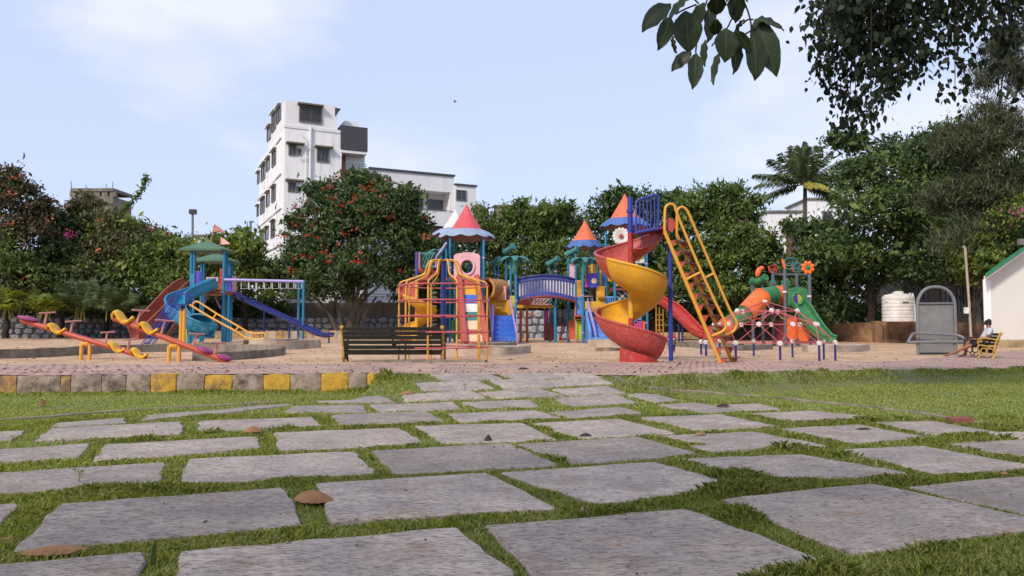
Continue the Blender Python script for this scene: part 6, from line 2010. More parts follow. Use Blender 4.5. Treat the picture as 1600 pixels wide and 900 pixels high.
for gi, (gx, gY) in enumerate(((1330, 10.2), (1400, 10.8), (1500, 10.4), (1590, 10.6))):
    e = at(gx, -60, gY)
    pp = smoothpath([fk, fk.lerp(e, .4) + Vector((0, 0, .5)), fk.lerp(e, .75) + Vector((0, 0, .35)), e], 5)
    limb_pts[gi] = MB().tube(pp, [.12 - .006 * i for i in range(len(pp))], 8).build('limb', 'bark_dark', FG)
for (ex, ey) in ends:
    gi = min(range(4), key=lambda i: abs((1330, 1400, 1500, 1590)[i] - ex))
    gx, gY = ((1330, 10.2), (1400, 10.8), (1500, 10.4), (1590, 10.6))[gi]
    Ye = gY + random.uniform(-1.0, 1.0)
    sx = ex + (gx - ex) * .55 + random.uniform(-15, 15)
    pts = smoothpath([at(gx, -60, gY), at(sx, min(-10, ey - 90), (gY + Ye) / 2), at(ex + (sx - ex) * .35, ey - 42, Ye), at(ex, ey, Ye)], 8)
    MB().tube(pts, [.016 - .0006 * i for i in range(len(pts))], 4).build('twig', 'bark_dark', limb_pts[gi])
    m_ = 200 if ex < 1455 else 105
    for j in range(m_):
        s = random.random() ** .8
        k = s * (len(pts) - 1)
        a = pts[int(min(k, len(pts) - 2))]; b_ = pts[int(min(k, len(pts) - 2)) + 1]
        p = a.lerp(b_, k - int(min(k, len(pts) - 2)))
        w = .26 * (1 - .75 * s)
        off = Vector((random.gauss(0, 1), random.gauss(0, 1), random.gauss(0, .8))) * (w + .035)
        PL.append(p + off); DL.append(Vector((random.gauss(0, .6), random.gauss(0, .6), -1)).normalized()); NL.append(Vector((random.gauss(0, 1), random.gauss(0, 1), .3)).normalized())
PL, DL, NL = np.array([list(p) for p in PL]), np.array([list(p) for p in DL]), np.array([list(p) for p in NL])
LLs = .105 * rng.uniform(.6, 1.2, len(PL))
def leaf_hex(C, D, Nn, L, Wd_):
    D = unit(D); S = unit(np.cross(D, Nn)); Nn = np.cross(S, D)
    L = L[:, None]; W2 = Wd_[:, None] / 2
    pt = lambda u, s, f: C + D * L * (u - .5) + S * W2 * s + Nn * W2 * f
    return np.stack([pt(0, 0, 0), pt(.22, .85, .25), pt(.55, 1, .3), pt(.82, .5, .1), pt(1.08, 0, -.15), pt(.82, -.5, .1), pt(.55, -1, .3), pt(.22, -.85, .25)], 1).reshape(-1, 3)
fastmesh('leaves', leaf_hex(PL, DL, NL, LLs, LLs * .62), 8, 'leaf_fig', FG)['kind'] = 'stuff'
# rest of its crown, above the frame; near lobes added to shade hanging leaves
c_ = [((3.6, 7.4, 7.3), 2.4, 1.9, .9), ((6.2, 7.4, 7.1), 2.2, 2.0, .9), ((9.5, 9.0, 7.2), 2.6, 2.6, 1.3), ((6.8, 10.2, 7.4), 2.2, 2.0, 1.0), ((11.5, 11, 7.0), 2.2, 2.2, 1.4)]
P, Nn = crown_points(c_, 24, 16, .5)
D = unit(rng.normal(size=P.shape) + np.array([0, 0, -.8])); L = .13 * rng.uniform(.7, 1.2, len(P))
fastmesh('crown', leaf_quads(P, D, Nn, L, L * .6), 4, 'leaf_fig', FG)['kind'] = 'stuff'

# ---------------------------------------------------------------- broad-leaved bough over the camera
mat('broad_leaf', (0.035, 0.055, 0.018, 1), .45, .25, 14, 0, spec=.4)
for mm in ('broad_leaf',):
    nt = MATS[mm].node_tree
    tr = N(nt.nodes, 'ShaderNodeBsdfTranslucent'); tr.inputs[0].default_value = (.05, .085, .016, 1)
    ms = N(nt.nodes, 'ShaderNodeMixShader'); ms.inputs[0].default_value = .22
    nt.links.new(nt.nodes['Principled BSDF'].outputs[0], ms.inputs[1]); nt.links.new(tr.outputs[0], ms.inputs[2])
    nt.links.new(ms.outputs[0], nt.nodes['Material Output'].inputs[0])
OT = thing('overhanging_tree', (-5.2, -2.6, 0), 'overhanging tree bough with broad dark leaves at the top', 'tree')
MB().tube(smoothpath([(-5.2, -2.6, -.1), (-5.1, -2.5, 1.6), (-4.8, -2.3, 3.2), (-4.5, -2.0, 4.6)], 5), [.30 - .008 * i for i in range(16)], 12).build('trunk', 'bark', OT)
yt = 2.75
hub = at(1110, -70, yt)
bo = MB().tube(smoothpath([(-4.8, -2.3, 3.2), (-3.2, -1.1, 4.1), (-1.3, .6, 3.7), hub + Vector((-.3, -.3, .25)), hub], 6), [.11 - .0038 * i for i in range(25)], 8).build('bough', 'bark', OT)
def broad_leaf(parent, base, tip, wpx, roll, bend, Y, jag=0.0):
    a, t = at(*base, Y), at(*tip, Y + bend)
    d = t - a
    L = d.length
    d.normalize()
    view = Vector((0, -1, .15))
    s = d.cross(view).normalized()
    nrm = s.cross(d)
    M = Matrix.Rotation(roll, 3, d)
    s, nrm = M @ s, M @ nrm
    W2 = wpx * Y / FPX / 2
    sec = [(0, .05), (.08, .42), (.2, .78), (.35, .98), (.5, 1.0), (.65, .88), (.8, .62), (.9, .36), (.97, .12), (1.0, .01)]
    grid = []
    for u, w in sec:
        row = []
        c = a + d * (L * u) + nrm * (.05 * L * math.sin(math.pi * u)) - Vector((0, 0, .03 * L * u * u))
        for j in (-1, -.5, 0, .5, 1):
            jj = 1 + (random.uniform(-jag, jag) if abs(j) == 1 else 0)
            row.append(c + s * (W2 * w * j * jj) + nrm * (W2 * w * .22 * abs(j) ** 1.3) + nrm * (.006 * math.sin(u * 20 + j * 3) * abs(j)))
        grid.append(row)
    b = MB(); b.sheet(grid, .0012)
    o = b.build('leaf', 'broad_leaf', parent, smooth=60)
    b = MB(); b.tube([a + d * (L * u) + nrm * (.05 * L * math.sin(math.pi * u) + .0) - Vector((0, 0, .03 * L * u * u)) for u, _ in sec], [.0022 - .0002 * i for i in range(10)], 5)
    b.build('midrib', 'leaf_mid', o)
    return o
ZL = lambda x, y: (980 + x / 5, y / 5)
LV = [((340, 30), (115, 240), 170, .3, .02), ((480, -20), (330, 150), 120, .8, .03), ((340, 130), (240, 385), 130, -.2, .0), ((455, 85), (480, 405), 230, .1, .03), ((600, 20), (535, 220), 130, .7, .04), ((640, 70), (630, 325), 130, -.4, .0), ((355, 280), (385, 415), 45, 1.0, .02),
      ((610, 310), (605, 515), 70, .8, .01), ((500, 405), (345, 550), 110, .2, .02), ((540, 415), (510, 690), 130, -.1, .0), ((690, -40), (700, 115), 150, .3, .05), ((830, -60), (850, 175), 160, -.2, .04), ((690, 150), (690, 270), 100, .5, .06), ((770, 220), (765, 480), 190, .0, .02),
      ((725, 400), (670, 655), 75, .9, .0), ((850, 290), (830, 575), 115, -.4, .01), ((915, 150), (840, 270), 60, .9, .03), ((850, 240), (965, 400), 90, .5, .02), ((985, 275), (1000, 620), 190, -.15, .02), ((1000, 150), (1170, 585), 200, .25, .0), ((1000, 150), (1225, 230), 110, -.5, .03), ((915, -60), (940, 10), 60, .3, .05),
      ((720, -120), (780, -10), 140, .2, -.2), ((560, -140), (480, -20), 130, .4, .1), ((980, -140), (1050, 10 - 40), 120, -.3, .1)]
stems = [[(630, -20), (610, 40), (560, 150), (545, 300), (535, 410)], [(540, 35), (450, 72), (380, 110)], [(560, 30), (520, -10)], [(910, 5), (950, 110), (968, 200), (965, 290)], [(810, 160), (780, 220), (700, 310), (660, 360)], [(870, -40), (830, 120), (805, 170)], [(985, 152), (940, 155), (905, 185)], [(1010, 215), (950, 250), (905, 275)]]
st = MB().tube(smoothpath([hub, at(*ZL(700, -200), yt), at(*ZL(640, -60), yt), at(*ZL(630, -20), yt)], 5), .006, 6).build('branchlet', 'bark_dark', bo)
MB().tube(smoothpath([hub, at(*ZL(880, -180), yt), at(*ZL(900, -60), yt), at(*ZL(910, 5), yt)], 5), .006, 6).build('branchlet', 'bark_dark', bo)
for s_ in stems:
    MB().tube(smoothpath([at(*ZL(*q), yt + .02) for q in s_], 5), .0032, 6).build('branchlet', 'bark_dark', bo)
for base, tip, w, roll, bend in LV:
    broad_leaf(bo, ZL(*base), ZL(*tip), w / 5, roll, bend, yt + random.uniform(-.06, .06), .06)
# its crown, unseen above and behind the camera; lobes added to shade the foreground
c_ = [((-3.0, -2.4, 5.5), 2.2, 1.6, .8), ((-.9, -2.0, 5.3), 1.6, 1.4, .7), ((-5.4, -1.0, 5.4), 1.8, 1.6, .8), ((-3.6, -1.2, 5.4), 1.9, 1.7, .9), ((-2.0, .2, 5.2), 1.5, 1.3, .7), ((-5.4, -2.6, 5.8), 2.0, 2.0, 1.1), ((-.6, .6, 4.6), 1.1, 1.0, .5)]
P, Nn = crown_points(c_, 12, 12, .5)
D = unit(rng.normal(size=P.shape) * .7 + np.array([0, 0, -1.])); L = .19 * rng.uniform(.7, 1.2, len(P))
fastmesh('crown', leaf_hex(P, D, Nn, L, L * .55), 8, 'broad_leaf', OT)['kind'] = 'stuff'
# ---------------------------------------------------------------- grass
rng = np.random.default_rng(5)
random.seed(5)
leaf_mat('grass_blade', [(0.0, G(.11, .175, .03)), (1.0, G(.56, .50, .22)), (0.38, G(.26, .33, .055)), (0.68, G(.42, .43, .10))], .42, .55, .25, patch=.22)
VX = np.array([x for x, _ in YF]); VY = np.array([y for _, y in YF])
def np_ss(a, b, x):
    t = np.clip((x - a) / (b - a), 0, 1)
    return t * t * (3 - 2 * t)
def np_lawn(x, y):
    f = np.interp(x, VX, VY)
    p = .30 - .20 * np_ss(3, 13, x) - .012
    t = np.clip((y - 10.5) / (f - 10.5), 0, 1)
    ramp = p * t ** 1.2
    bank = p * np_ss(f - .75, f - .03, y) * .92
    wr = np_ss(1.5, 2.3, x)
    wlf = 1 - np_ss(-2.30, -2.12, x)
    return (ramp * (1 - wr) + bank * wr) * (1 - wlf)
def vnoise(x, y, s, seed):
    r = np.random.default_rng(seed).random((64, 64))
    X, Yv = x / s, y / s
    i, j = np.floor(X).astype(int), np.floor(Yv).astype(int)
    u, v = X - i, Yv - j
    u, v = u * u * (3 - 2 * u), v * v * (3 - 2 * v)
    g = lambda a, b: r[a % 64, b % 64]
    return (g(i, j) * (1 - u) + g(i + 1, j) * u) * (1 - v) + (g(i, j + 1) * (1 - u) + g(i + 1, j + 1) * u) * v
def slab_dist(x, y):
    """signed distance (positive outside) to the nearest slab"""
    best = np.full(len(x), 1e9)
    for P in SLABS:
        Q = np.array([[p.x, p.y] for p in P])
        lo, hi = Q.min(0) - .3, Q.max(0) + .3
        m = (x > lo[0]) & (x < hi[0]) & (y > lo[1]) & (y < hi[1])
        if not m.any(): continue
        xs_, ys_ = x[m], y[m]
        ar = 0.5 * sum(Q[k][0] * Q[(k + 1) % 4][1] - Q[(k + 1) % 4][0] * Q[k][1] for k in range(4))
        d = np.full(len(xs_), -1e9)
        for k in range(4):
            a, c = Q[k], Q[(k + 1) % 4]
            e = c - a
            nn = np.array([e[1], -e[0]]) / np.linalg.norm(e) * (1 if ar > 0 else -1)
            d = np.maximum(d, (xs_ - a[0]) * nn[0] + (ys_ - a[1]) * nn[1])
        best[m] = np.minimum(best[m], d)
    return best
EDG = []
def grass(name, label, Y0, Y1, dens, h0, w0):
    n = int(dens * (Y1 - Y0) * ((Y1 + Y0) / 2 * .72 * 2 + 1.0))
    y = rng.uniform(Y0, Y1, n)
    half = y * .69 + .5
    x = rng.uniform(-1, 1, n) * half
    keep = y < np.interp(x, VX, VY) - .02
    x, y = x[keep], y[keep]
    # even out: density per area is constant because x range grows with y
    m = rng.random(len(x)) < (y * .69 + .5) / (Y1 * .69 + .5)
    x, y = x[m], y[m]
    sd = slab_dist(x, y)
    over = .012 + .05 * vnoise(x, y, .16, 3) * (vnoise(x, y, .7, 9) > .35)
    m = sd > -over * .75
    x, y, sd = x[m], y[m], sd[m]
    f = np.interp(x, VX, VY)
    tuft = vnoise(x, y, .22, 11)
    big = vnoise(x, y, 1.6, 12)
    h = h0 * (.55 + .7 * tuft + .35 * big) * rng.uniform(.6, 1.3, len(x))
    h *= .62 + .38 * np_ss(.0, .05, sd)
    h *= 1 + (1.1 if Y1 < 9.5 else .35) * np_ss(.62, .9, vnoise(x, y, .33, 31)) * (vnoise(x, y, 1.1, 33) > .45)
    h *= np.where((sd > .6) & (f - y > .5), .6, 1.0)
    edge = np_ss(.75, .1, f - y)
    h *= 1 + edge * (1.6 * (x > 1.9) + 1.1 * (x < -2.0)) * vnoise(x, y, .35, 5)
    mound = np.exp(-(((x + 2.05) / .42) ** 2 + ((y - 12.2) / .5) ** 2))
    h *= 1 + 1.9 * mound
    # longer fringe along the edging of the lawns
    bare = vnoise(x, y, .5, 21) > .86
    m = ~bare | (rng.random(len(x)) < .3)
    x, y, sd, h, tuft = x[m], y[m], sd[m], h[m], tuft[m]
    z = np_lawn(x, y) - .004 + .012 * tuft
    N_ = len(x)
    az = rng.uniform(0, 2 * np.pi, N_)
    lean = rng.uniform(.15, 1.0, N_)
    dx, dy = np.cos(az), np.sin(az)
    px_, py_ = -dy, dx
    w = w0 * rng.uniform(.7, 1.3, N_)
    base = np.stack([x, y, z], 1)
    sdv = np.stack([px_, py_, np.zeros(N_)], 1) * w[:, None] / 2
    mid = base + np.stack([dx * lean * h * .35, dy * lean * h * .35, h * .62], 1)
    tip = base + np.stack([dx * lean * h * .95, dy * lean * h * .95, h * (1.0 - .25 * lean)], 1)
    V_ = np.stack([base - sdv, base + sdv, mid + sdv * .75, tip, mid - sdv * .75], 1).reshape(-1, 3)
    o = fastmesh(name, V_, 5, 'grass_blade')
    tag(o, label, 'grass', kind='stuff')
    print(name, N_)
    return o
grass('grass', 'short green grass growing in the joints between the nearest slabs', 2.6, 5.6, 11500, .030, .0032)
grass('grass', 'short green grass growing between the middle slabs', 5.6, 9.2, 4200, .034, .0050)
grass('grass', 'mown grass of both lawns and the far slab joints', 9.2, 19.0, 2100, .030, .0085)

# ---------------------------------------------------------------- fallen leaves and small litter
mat('dry_leaf', rgb(168, 122, 78, .75), .7, .2, 14, .003, 40, col2=rgb(120, 78, 50, .7), c2=(.45, .7))
mat('dark_litter', rgb(74, 56, 48, .7), .8, .25, 14)
def fallen_leaf(px, py, wpx, lpx_tilt, label, m_='dry_leaf', hump=.3, rz=0.0, name='fallen_leaf', asp=.5):
    g0 = gd(px, py)
    k = g0.y / FPX
    L = wpx * k
    W2 = L * asp / 2
    M = Matrix.Rotation(rz, 3, 'Z')
    sec = [(0, .04), (.1, .5), (.25, .85), (.45, 1.0), (.65, .9), (.82, .58), (.94, .25), (1, .02)]
    grid = []
    js = (-1, -.75, -.5, -.25, 0, .25, .5, .75, 1)
    sec = [(u_ / 14, math.sin(math.pi * min(1, .03 + .97 * (u_ / 14) ** .85)) ** .75 + .01) for u_ in range(15)]
    curl = random.uniform(.1, .3)
    for qi, (u, w) in enumerate(sec):
        row = []
        for ji, j in enumerate(js):
            jag = 1 + (random.uniform(-.10, .05) if abs(j) == 1 else 0)
            vein = .055 * L * math.cos(math.pi * (qi + 1.6 * abs(j) * 4))
            zz = hump * L * math.sin(math.pi * min(1, u * .95 + .04)) ** .8 * (1 - .9 * abs(j)) + vein * abs(j) * (1 - abs(j)) * 2 + curl * L * max(0, u - .75) ** 1.5 * .8 + .05 * L * max(0, abs(j) - .6) * random.uniform(0, 1.2) + .004
            row.append(g0 + Vector((0, 0, .022)) + M @ Vector(((u - .5) * L, j * w * W2 * jag * (1 - .3 * hump), max(.003, zz))))
        grid.append(row)
    b = MB(); b.sheet(grid, .002)
    o = b.build(name, m_, org=g0, smooth=25)
    s = MB().tube([grid[0][2], grid[0][2] + M @ Vector((-.18 * L, .02 * L, .0)) + Vector((0, 0, -.004))], .0025, 5).build('stalk', m_, o)
    return tag(o, label, 'leaf', 'fallen dry leaves on the path')
fallen_leaf(489, 790, 66, 0, 'large curled brown leaf lying on the grass joint near the centre left', hump=.26, rz=2.9, asp=.8)
fallen_leaf(88, 872, 98, 0, 'flat brown leaf at the bottom left on the slab corner', hump=.10, rz=.15, asp=.55)
fallen_leaf(395, 680, 28, 0, 'small brown leaf standing between two slabs left of centre', hump=.35, rz=.4, asp=.7)
fallen_leaf(636, 619, 22, 0, 'tan leaf in the tall grass beside the kerb end', hump=.25, rz=.2)
fallen_leaf(763, 692, 17, 0, 'crumpled purple brown leaf on a middle slab', 'dark_litter', hump=.5, rz=1.2, asp=.8)
fallen_leaf(915, 686, 20, 0, 'black curled leaf on the slab edge right of centre', 'dark_litter', hump=.25, rz=.1, asp=.4)
fallen_leaf(1096, 684, 20, 0, 'reddish brown leaf on the joint below the right lawn', hump=.3, rz=.3)
fallen_leaf(1350, 675, 24, 0, 'thin dark leaf on a right hand slab', 'dark_litter', hump=.12, rz=.1, asp=.3)
fallen_leaf(818, 580, 18, 0, 'dark curled leaf on the pink paving', 'dark_litter', hump=.2, rz=.1, asp=.4)
fallen_leaf(1062, 572, 10, 0, 'tiny dark leaf on the paving right of the spiral slide', 'dark_litter', hump=.3, rz=.5, asp=.4)
fallen_leaf(66, 636, 14, 0, 'reddish leaf upright on the left lawn', hump=.6, rz=1.2, asp=.8)
fallen_leaf(1130, 639, 22, 0, 'brown leaf scraps among the grass beside the lawn edging', 'dark_litter', hump=.25, rz=.2, asp=.5)
fallen_leaf(8, 853, 22, 0, 'brown leaf cut by the left edge of the frame', hump=.2, rz=.4, asp=.5)
fallen_leaf(1342, 812, 9, 0, 'tiny brown leaf fragment in the middle of the big right slab', hump=.3, rz=.4, asp=.8)
fallen_leaf(966, 862, 14, 0, 'tiny tan leaf fragment on the bottom right slab', hump=.2, rz=.1, asp=.5)
fallen_leaf(1570, 746, 14, 0, 'pale yellow leaf in the grass at the right edge', hump=.3, rz=.8, asp=.8)
# half brick in the right lawn
g0 = gd(1500, 662)
random.seed(8)
b = MB()
b.box(g0 + Vector((0, 0, .03)), (.24, .12, .085), .1)
b.v = [tuple(Vector(v) + Vector((random.uniform(-.012, .012), random.uniform(-.01, .01), random.uniform(-.012, .008)))) for v in b.v]
mat('brick_red', rgb(150, 90, 78, .75), .95, .25, 14, .006, 40)
tag(b.build('broken_brick', 'brick_red', org=g0, smooth=0), 'broken reddish brick lying in the right lawn', 'brick')
g0 = gd(910, 806)
b = MB(); b.ball(g0 + Vector((0, 0, .03)), (.012, .012, .022), 8, 6)
tag(b.build('pebble', 'concrete', org=g0), 'small grey pebble standing in the grass joint right of centre', 'pebble')
# sprouting weeds
def weed(px, py, h, n, label, m_='leaf_light', spread=.6):
    g0 = gd(px, py)
    t = thing('weed', g0, label, 'weed')
    MB().tube(smoothpath([g0, g0 + Vector((.01, 0, h * .5)), g0 + Vector((-.005, 0, h))], 3), .0025, 5).build('stem', m_, t)
    P = np.array([list(g0 + Vector((random.gauss(0, .02), random.gauss(0, .02), h * random.uniform(.4, 1)))) for _ in range(n)])
    D = unit(rng.normal(size=(n, 3)) * spread + np.array([0, 0, .4]))
    o = fastmesh('leaves', leaf_quads(P, D, unit(rng.normal(size=(n, 3)) + np.array([0, 0, 1])), np.full(n, .035), np.full(n, .016)), 4, m_, t)
    o['kind'] = 'stuff'
    return t
weed(122, 758, .11, 9, 'thin sprouting weed at a slab corner on the left')
weed(725, 610, .12, 8, 'small dark weed on a far slab', 'leaf_dark')
# grass tuft blade near the bottom
g0 = gd(236, 890)
t = thing('grass_tuft', g0, 'broad upright grass blades at the bottom edge', 'grass')
for i in range(4):
    a = random.uniform(-.4, .4)
    tp = g0 + Vector((.05 * math.sin(a) + .012 * i, random.uniform(-.02, .02), .13 - .02 * i))
    g = [[g0.lerp(tp, s) + Vector((-w, 0, 0)), g0.lerp(tp, s) + Vector((0, -.003, 0)), g0.lerp(tp, s) + Vector((w, 0, 0))] for s, w in ((0, .006), (.4, .009), (.75, .006), (1, .0006))]
    MB().sheet(g, .001).build('blade', 'leaf_mid', t, smooth=60)

# leaf litter and grit scattered on sand and paving
n_ = 2600
yy = 12.8 + 40 * rng.random(n_) ** 2.2
xx = (rng.random(n_) * 2 - 1) * yy * .7
kp = yy > np.interp(xx, VX, VY) + .1
xx, yy = xx[kp], yy[kp]
zz = np.array([ground_z(a, c) for a, c in zip(xx, yy)]) + .012
n_ = len(xx)
P = np.stack([xx, yy, zz], 1)
D = rng.normal(size=(n_, 3)); D[:, 2] *= .25
Nn = rng.normal(size=(n_, 3)) * .4 + np.array([0, 0, 1])
LLt = rng.uniform(.02, .09, n_)
tag(fastmesh('leaf_litter', leaf_quads(P, D, Nn, LLt, LLt * .5), 4, 'dry_leaf'), 'dry leaf bits and grit scattered over sand and paving', 'litter', kind='stuff')

n_ = 420
yy = 2.8 + 8.5 * rng.random(n_) ** 1.3
xx = (rng.random(n_) * 2 - 1) * yy * .7
kp = slab_dist(xx, yy) < -.02
xx, yy = xx[kp], yy[kp]
n_ = len(xx)
P = np.stack([xx, yy, np_lawn(xx, yy) + .040], 1)
D = rng.normal(size=(n_, 3)); D[:, 2] *= .2
Nn = rng.normal(size=(n_, 3)) * .4 + np.array([0, 0, 1])
LLt = rng.uniform(.008, .03, n_)
tag(fastmesh('leaf_litter', leaf_quads(P, D, Nn, LLt, LLt * rng.uniform(.15, .6, n_)), 4, 'dark_litter'), 'tiny dark twigs and leaf crumbs lying on the stone slabs', 'litter', kind='stuff')
# ---------------------------------------------------------------- second bench, the seated person, the child
NE = Vector((15.08, 24.0, 0))
ax_ = Vector((.30, .954, 0)); fw = Vector((-.954, .30, 0))
bc_ = NE + ax_ * .8
bz = ground_z(bc_.x, bc_.y)
RZ = math.atan2(ax_.y, ax_.x)
bench('park_bench', Vector((bc_.x, bc_.y, bz)), RZ, 1.6, 'bench with yellow scrolled arm where a person sits, by the hut', 'bench_slat', 'bench_gold', 'bench_gold', 'cast_iron')
mat('skin', rgb(150, 98, 72, .8), .55, .08, 8, spec=.35)
mat('cloth_grey', rgb(196, 198, 204, .8), .9, .06, 6, .004, 30)
mat('cloth_black', rgb(34, 34, 38, .9), .9, .15, 6, .004, 30)
mat('cloth_red', rgb(206, 52, 66, .85), .9, .08, 6, .004, 30)
mat('cloth_dark', rgb(58, 56, 66, .9), .9, .1, 6)
mat('hair_black', rgb(22, 20, 20, .9), .7, .2, 20)
mat('cloth_white', rgb(226, 222, 218, .85), .9, .05, 6)
def skin_mesh(name, J, E, m_, parent, W, sub=2):
    """continuous body grown over a skeleton: J = {joint: (x, y, z, radius)}"""
    keys = list(J)
    me = bpy.data.meshes.new(name)
    o = ORG[parent.name]
    me.from_pydata([tuple(W(*J[k][:3]) - o) for k in keys], [(keys.index(a), keys.index(b_)) for a, b_ in E], [])
    ob = bpy.data.objects.new(name + '_tmp', me)
    COL.objects.link(ob)
    md = ob.modifiers.new('skin', 'SKIN')
    sv = me.skin_vertices[0].data
    for i, k in enumerate(keys):
        r = J[k][3]
        sv[i].radius = r if isinstance(r, tuple) else (r, r)
        sv[i].use_root = (i == 0)
    s2 = ob.modifiers.new('sub', 'SUBSURF'); s2.levels = sub; s2.render_levels = sub
    dg = bpy.context.evaluated_depsgraph_get()
    nm = bpy.data.meshes.new_from_object(ob.evaluated_get(dg))
    bpy.data.objects.remove(ob)
    nm.materials.clear(); nm.materials.append(MATS[m_])
    nm.polygons.foreach_set('use_smooth', [True] * len(nm.polygons))
    nm.name = name
    out = bpy.data.objects.new(name, nm)
    link(out, parent)
    ORG[out.name] = o
    return out
def WB(x, y, z): return Vector((bc_.x, bc_.y, bz)) + ax_ * x + fw * y + Vector((0, 0, z))
PS = thing('person', WB(-.35, .3, 0), 'person in grey shirt, black shorts and black cap lounging on the bench', 'person')
x0 = -.35
J = {'pelvis': (x0, .27, .50, .13), 'waist': (x0, .17, .64, .115), 'chest': (x0, .08, .80, .135), 'uchest': (x0, .045, .91, .11), 'neck': (x0, .055, .99, .052), 'head': (x0, .085, 1.075, .085), 'crown': (x0, .08, 1.15, .072)}
E = [('pelvis', 'waist'), ('waist', 'chest'), ('chest', 'uchest'), ('uchest', 'neck'), ('neck', 'head'), ('head', 'crown')]
def limb(n, pts, par):
    pr_ = par
    for i, p in enumerate(pts):
        k = '%s%d' % (n, i)
        J[k] = p
        E.append((pr_, k))
        pr_ = k
    return pr_
limb('nl', [(x0 - .10, .33, .47, .085), (x0 - .12, .66, .37, .062), (x0 - .12, .92, .24, .058), (x0 - .12, 1.24, .085, .038), (x0 - .12, 1.30, .06, .036), (x0 - .13, 1.42, .09, .028)], 'pelvis')
limb('fl', [(x0 + .10, .33, .48, .085), (x0 + .11, .62, .50, .062), (x0 + .11, .70, .28, .056), (x0 + .11, .74, .09, .038), (x0 + .11, .80, .05, .036), (x0 + .12, .92, .035, .026)], 'pelvis')
for s, n in ((-1, 'na'), (1, 'fa')):
    e_ = limb(n, [(x0 + s * .15, .05, .90, .062), (x0 + s * .20, .12, .76, .048), (x0 + s * .21, .20, .62, .042), (x0 + s * .17, .36, .58, .036), (x0 + s * .11, .48, .58, .026), (x0 + s * .10, .53, .58, .03)], 'uchest')
    for f in range(4):
        q = (f - 1.5) * .018
        limb('%sf%d' % (n, f), [(x0 + s * .10 + q, .565, .59, .0105), (x0 + s * .09 + q * .9, .595, .575 - .004 * f, .009), (x0 + s * .085 + q * .8, .605, .55, .008)], e_)
    limb(n + 't', [(x0 + s * .075, .53, .60, .011), (x0 + s * .06, .56, .61, .009)], e_)
skin_mesh('body', J, E, 'skin', PS, WB)
JS = {'pelvis': (x0, .26, .52, .145), 'waist': (x0, .165, .645, .135), 'chest': (x0, .075, .80, .155), 'uchest': (x0, .04, .90, .125), 'collar': (x0, .05, .95, .075)}
ES = [('pelvis', 'waist'), ('waist', 'chest'), ('chest', 'uchest'), ('uchest', 'collar')]
for s, n in ((-1, 'n'), (1, 'f')):
    JS[n + '0'] = (x0 + s * .15, .05, .895, .078); JS[n + '1'] = (x0 + s * .205, .115, .765, .066); JS[n + '2'] = (x0 + s * .21, .16, .70, .064)
    ES += [('uchest', n + '0'), (n + '0', n + '1'), (n + '1', n + '2')]
skin_mesh('shirt', JS, ES, 'cloth_grey', PS, WB)
JS = {'pelvis': (x0, .28, .49, .15)}
ES = []
for s, n, k in ((-1, 'n', ((.36, .47), (.56, .41), (.62, .39))), (1, 'f', ((.36, .49), (.54, .50), (.60, .50)))):
    pr_ = 'pelvis'
    for i, (yy, zz) in enumerate(k):
        JS[n + str(i)] = (x0 + s * (.09 + .01 * i), yy, zz, .10 - .006 * i); ES.append((pr_, n + str(i))); pr_ = n + str(i)
skin_mesh('shorts', JS, ES, 'cloth_black', PS, WB)
b = MB()
for i in range(7):
    th = i / 6 * math.pi / 2
ring = []
prof_ = [(.105, 1.10), (.107, 1.13), (.098, 1.17), (.075, 1.2), (.035, 1.215), (.001, 1.217)]
vs = []
for r, z in prof_:
    for k in range(16):
        a = 2 * math.pi * k / 16
        vs.append(WB(x0 + r * .88 * math.sin(a), .08 + r * math.cos(a), z + .02 * math.cos(a) * -1))
fs = [(i * 16 + k, i * 16 + (k + 1) % 16, (i + 1) * 16 + (k + 1) % 16, (i + 1) * 16 + k) for i in range(5) for k in range(16)]
b.add(vs, fs)
g = [[WB(x0 + .085 * math.sin(a) * (1 - .35 * u), .08 + (.10 + .13 * u) * math.cos(a) ** .8, 1.095 - .03 * u - .02 * abs(math.sin(a))) for u in (0, .5, 1)] for a in [R(-80 + 20 * i) for i in range(9)]]
b.sheet(g, .008)
b.build('cap', 'cloth_black', PS, smooth=60)
b = MB(); b.ball(WB(x0, .06, 1.07), (.085, .085, .07), 10, 6); b.build('hair', 'hair_black', PS, smooth=60)
b = MB(); b.tube([WB(x0, .168, 1.085), WB(x0, .195, 1.062), WB(x0, .17, 1.055)], [.010, .016, .012], 6); b.build('nose', 'skin', PS, smooth=60)
for s in (-1, 1):
    MB().ball(WB(x0 + s * .035, .158, 1.088), .011, 6, 4).build('eye', 'hair_black', PS, smooth=60)
    MB().ball(WB(x0 + s * .088, .08, 1.07), (.014, .02, .03), 8, 5).build('ear', 'skin', PS, smooth=60)
MB().ball(WB(x0, .168, 1.03), (.022, .01, .008), 8, 4).build('mouth', 'cloth_red', PS, smooth=60)
ph = WB(x0, .56, .62)
b = MB(); b.box(ph, (.15, .02, .075), RZ)
tag(b.build('phone', 'cloth_black', org=ph), 'black phone held by the person on the bench', 'phone')

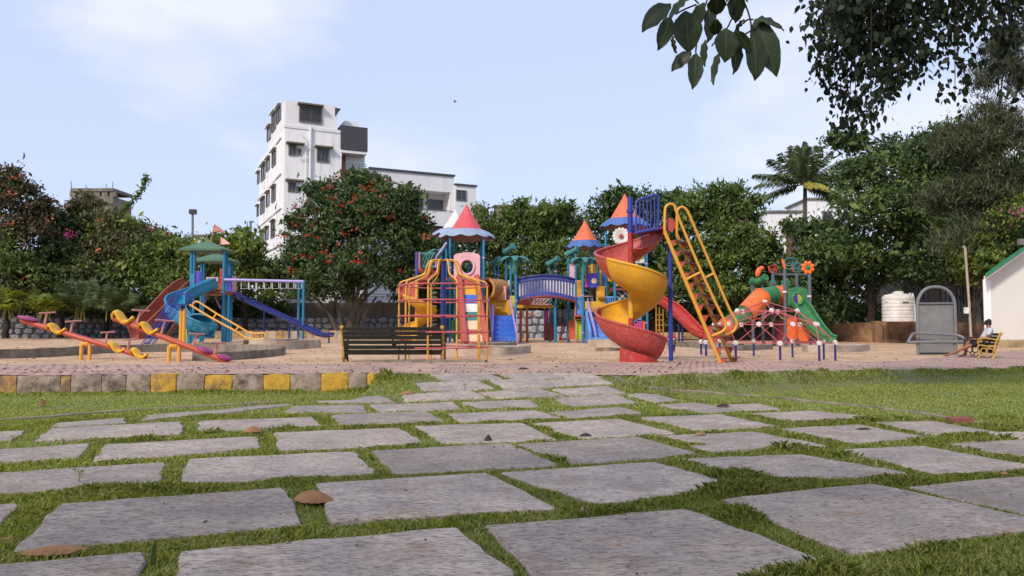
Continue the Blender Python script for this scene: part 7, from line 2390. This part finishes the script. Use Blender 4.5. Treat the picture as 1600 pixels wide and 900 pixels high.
# child behind the blue pole of the spiral slide, back to the camera
kz = ground_z(4.98, 24)
def WK(x, y, z): return Vector((4.98 + x, 24 + y, kz + z))
KD = thing('person', WK(0, 0, 0), 'small child in red shirt with white stripe behind the blue pole', 'person')
J = {'pelvis': (0, 0, .34, .085), 'chest': (-.01, .02, .48, .085), 'uchest': (-.015, .03, .54, .07), 'neck': (-.02, .04, .58, .04), 'head': (-.03, .05, .66, .075), 'crown': (-.03, .05, .73, .062)}
E = [('pelvis', 'chest'), ('chest', 'uchest'), ('uchest', 'neck'), ('neck', 'head'), ('head', 'crown')]
for s, n in ((-1, 'l'), (1, 'r')):
    limb(n + 'g', [(s * .055, 0, .28, .055), (s * .06, .02, .16, .042), (s * .065, .0, .04, .03), (s * .07, .04, .02, .028)], 'pelvis')
    e_ = limb(n + 'a', [(s * .085, .03, .53, .038), (s * .13, .03, .43, .032), (s * .12, .10, .35, .026), (s * .11, .14, .33, .022)], 'uchest')
    for f in range(3): limb('%sh%d' % (n, f), [(s * .11 + (f - 1) * .014, .165, .325, .008), (s * .11 + (f - 1) * .014, .18, .315, .007)], e_)
skin_mesh('body', J, E, 'skin', KD, WK)
JS = {'pelvis': (0, 0, .36, .098), 'chest': (-.01, .02, .48, .102), 'uchest': (-.015, .03, .55, .078)}
ES = [('pelvis', 'chest'), ('chest', 'uchest')]
for s, n in ((-1, 'l'), (1, 'r')):
    JS[n] = (s * .09, .03, .525, .05); JS[n + '1'] = (s * .128, .03, .45, .045); ES += [('uchest', n), (n, n + '1')]
so = skin_mesh('shirt', JS, ES, 'cloth_red', KD, WK)
b = MB(); b.lathe(WK(-.005, .01, .42), [(.112, -.018), (.116, 0), (.112, .018)], 18)
b.build('stripe', 'cloth_white', KD)
JS = {'pelvis': (0, 0, .33, .095)}
ES = []
for s, n in ((-1, 'l'), (1, 'r')):
    pr_ = 'pelvis'
    for i, (zz, r) in enumerate(((.27, .066), (.16, .054), (.06, .046))):
        JS[n + str(i)] = (s * (.055 + .004 * i), .01, zz, r); ES.append((pr_, n + str(i))); pr_ = n + str(i)
skin_mesh('trousers', JS, ES, 'cloth_dark', KD, WK)
b = MB(); b.ball(WK(-.03, .035, .70), (.088, .088, .08), 12, 8); b.build('hair', 'hair_black', KD, smooth=60)
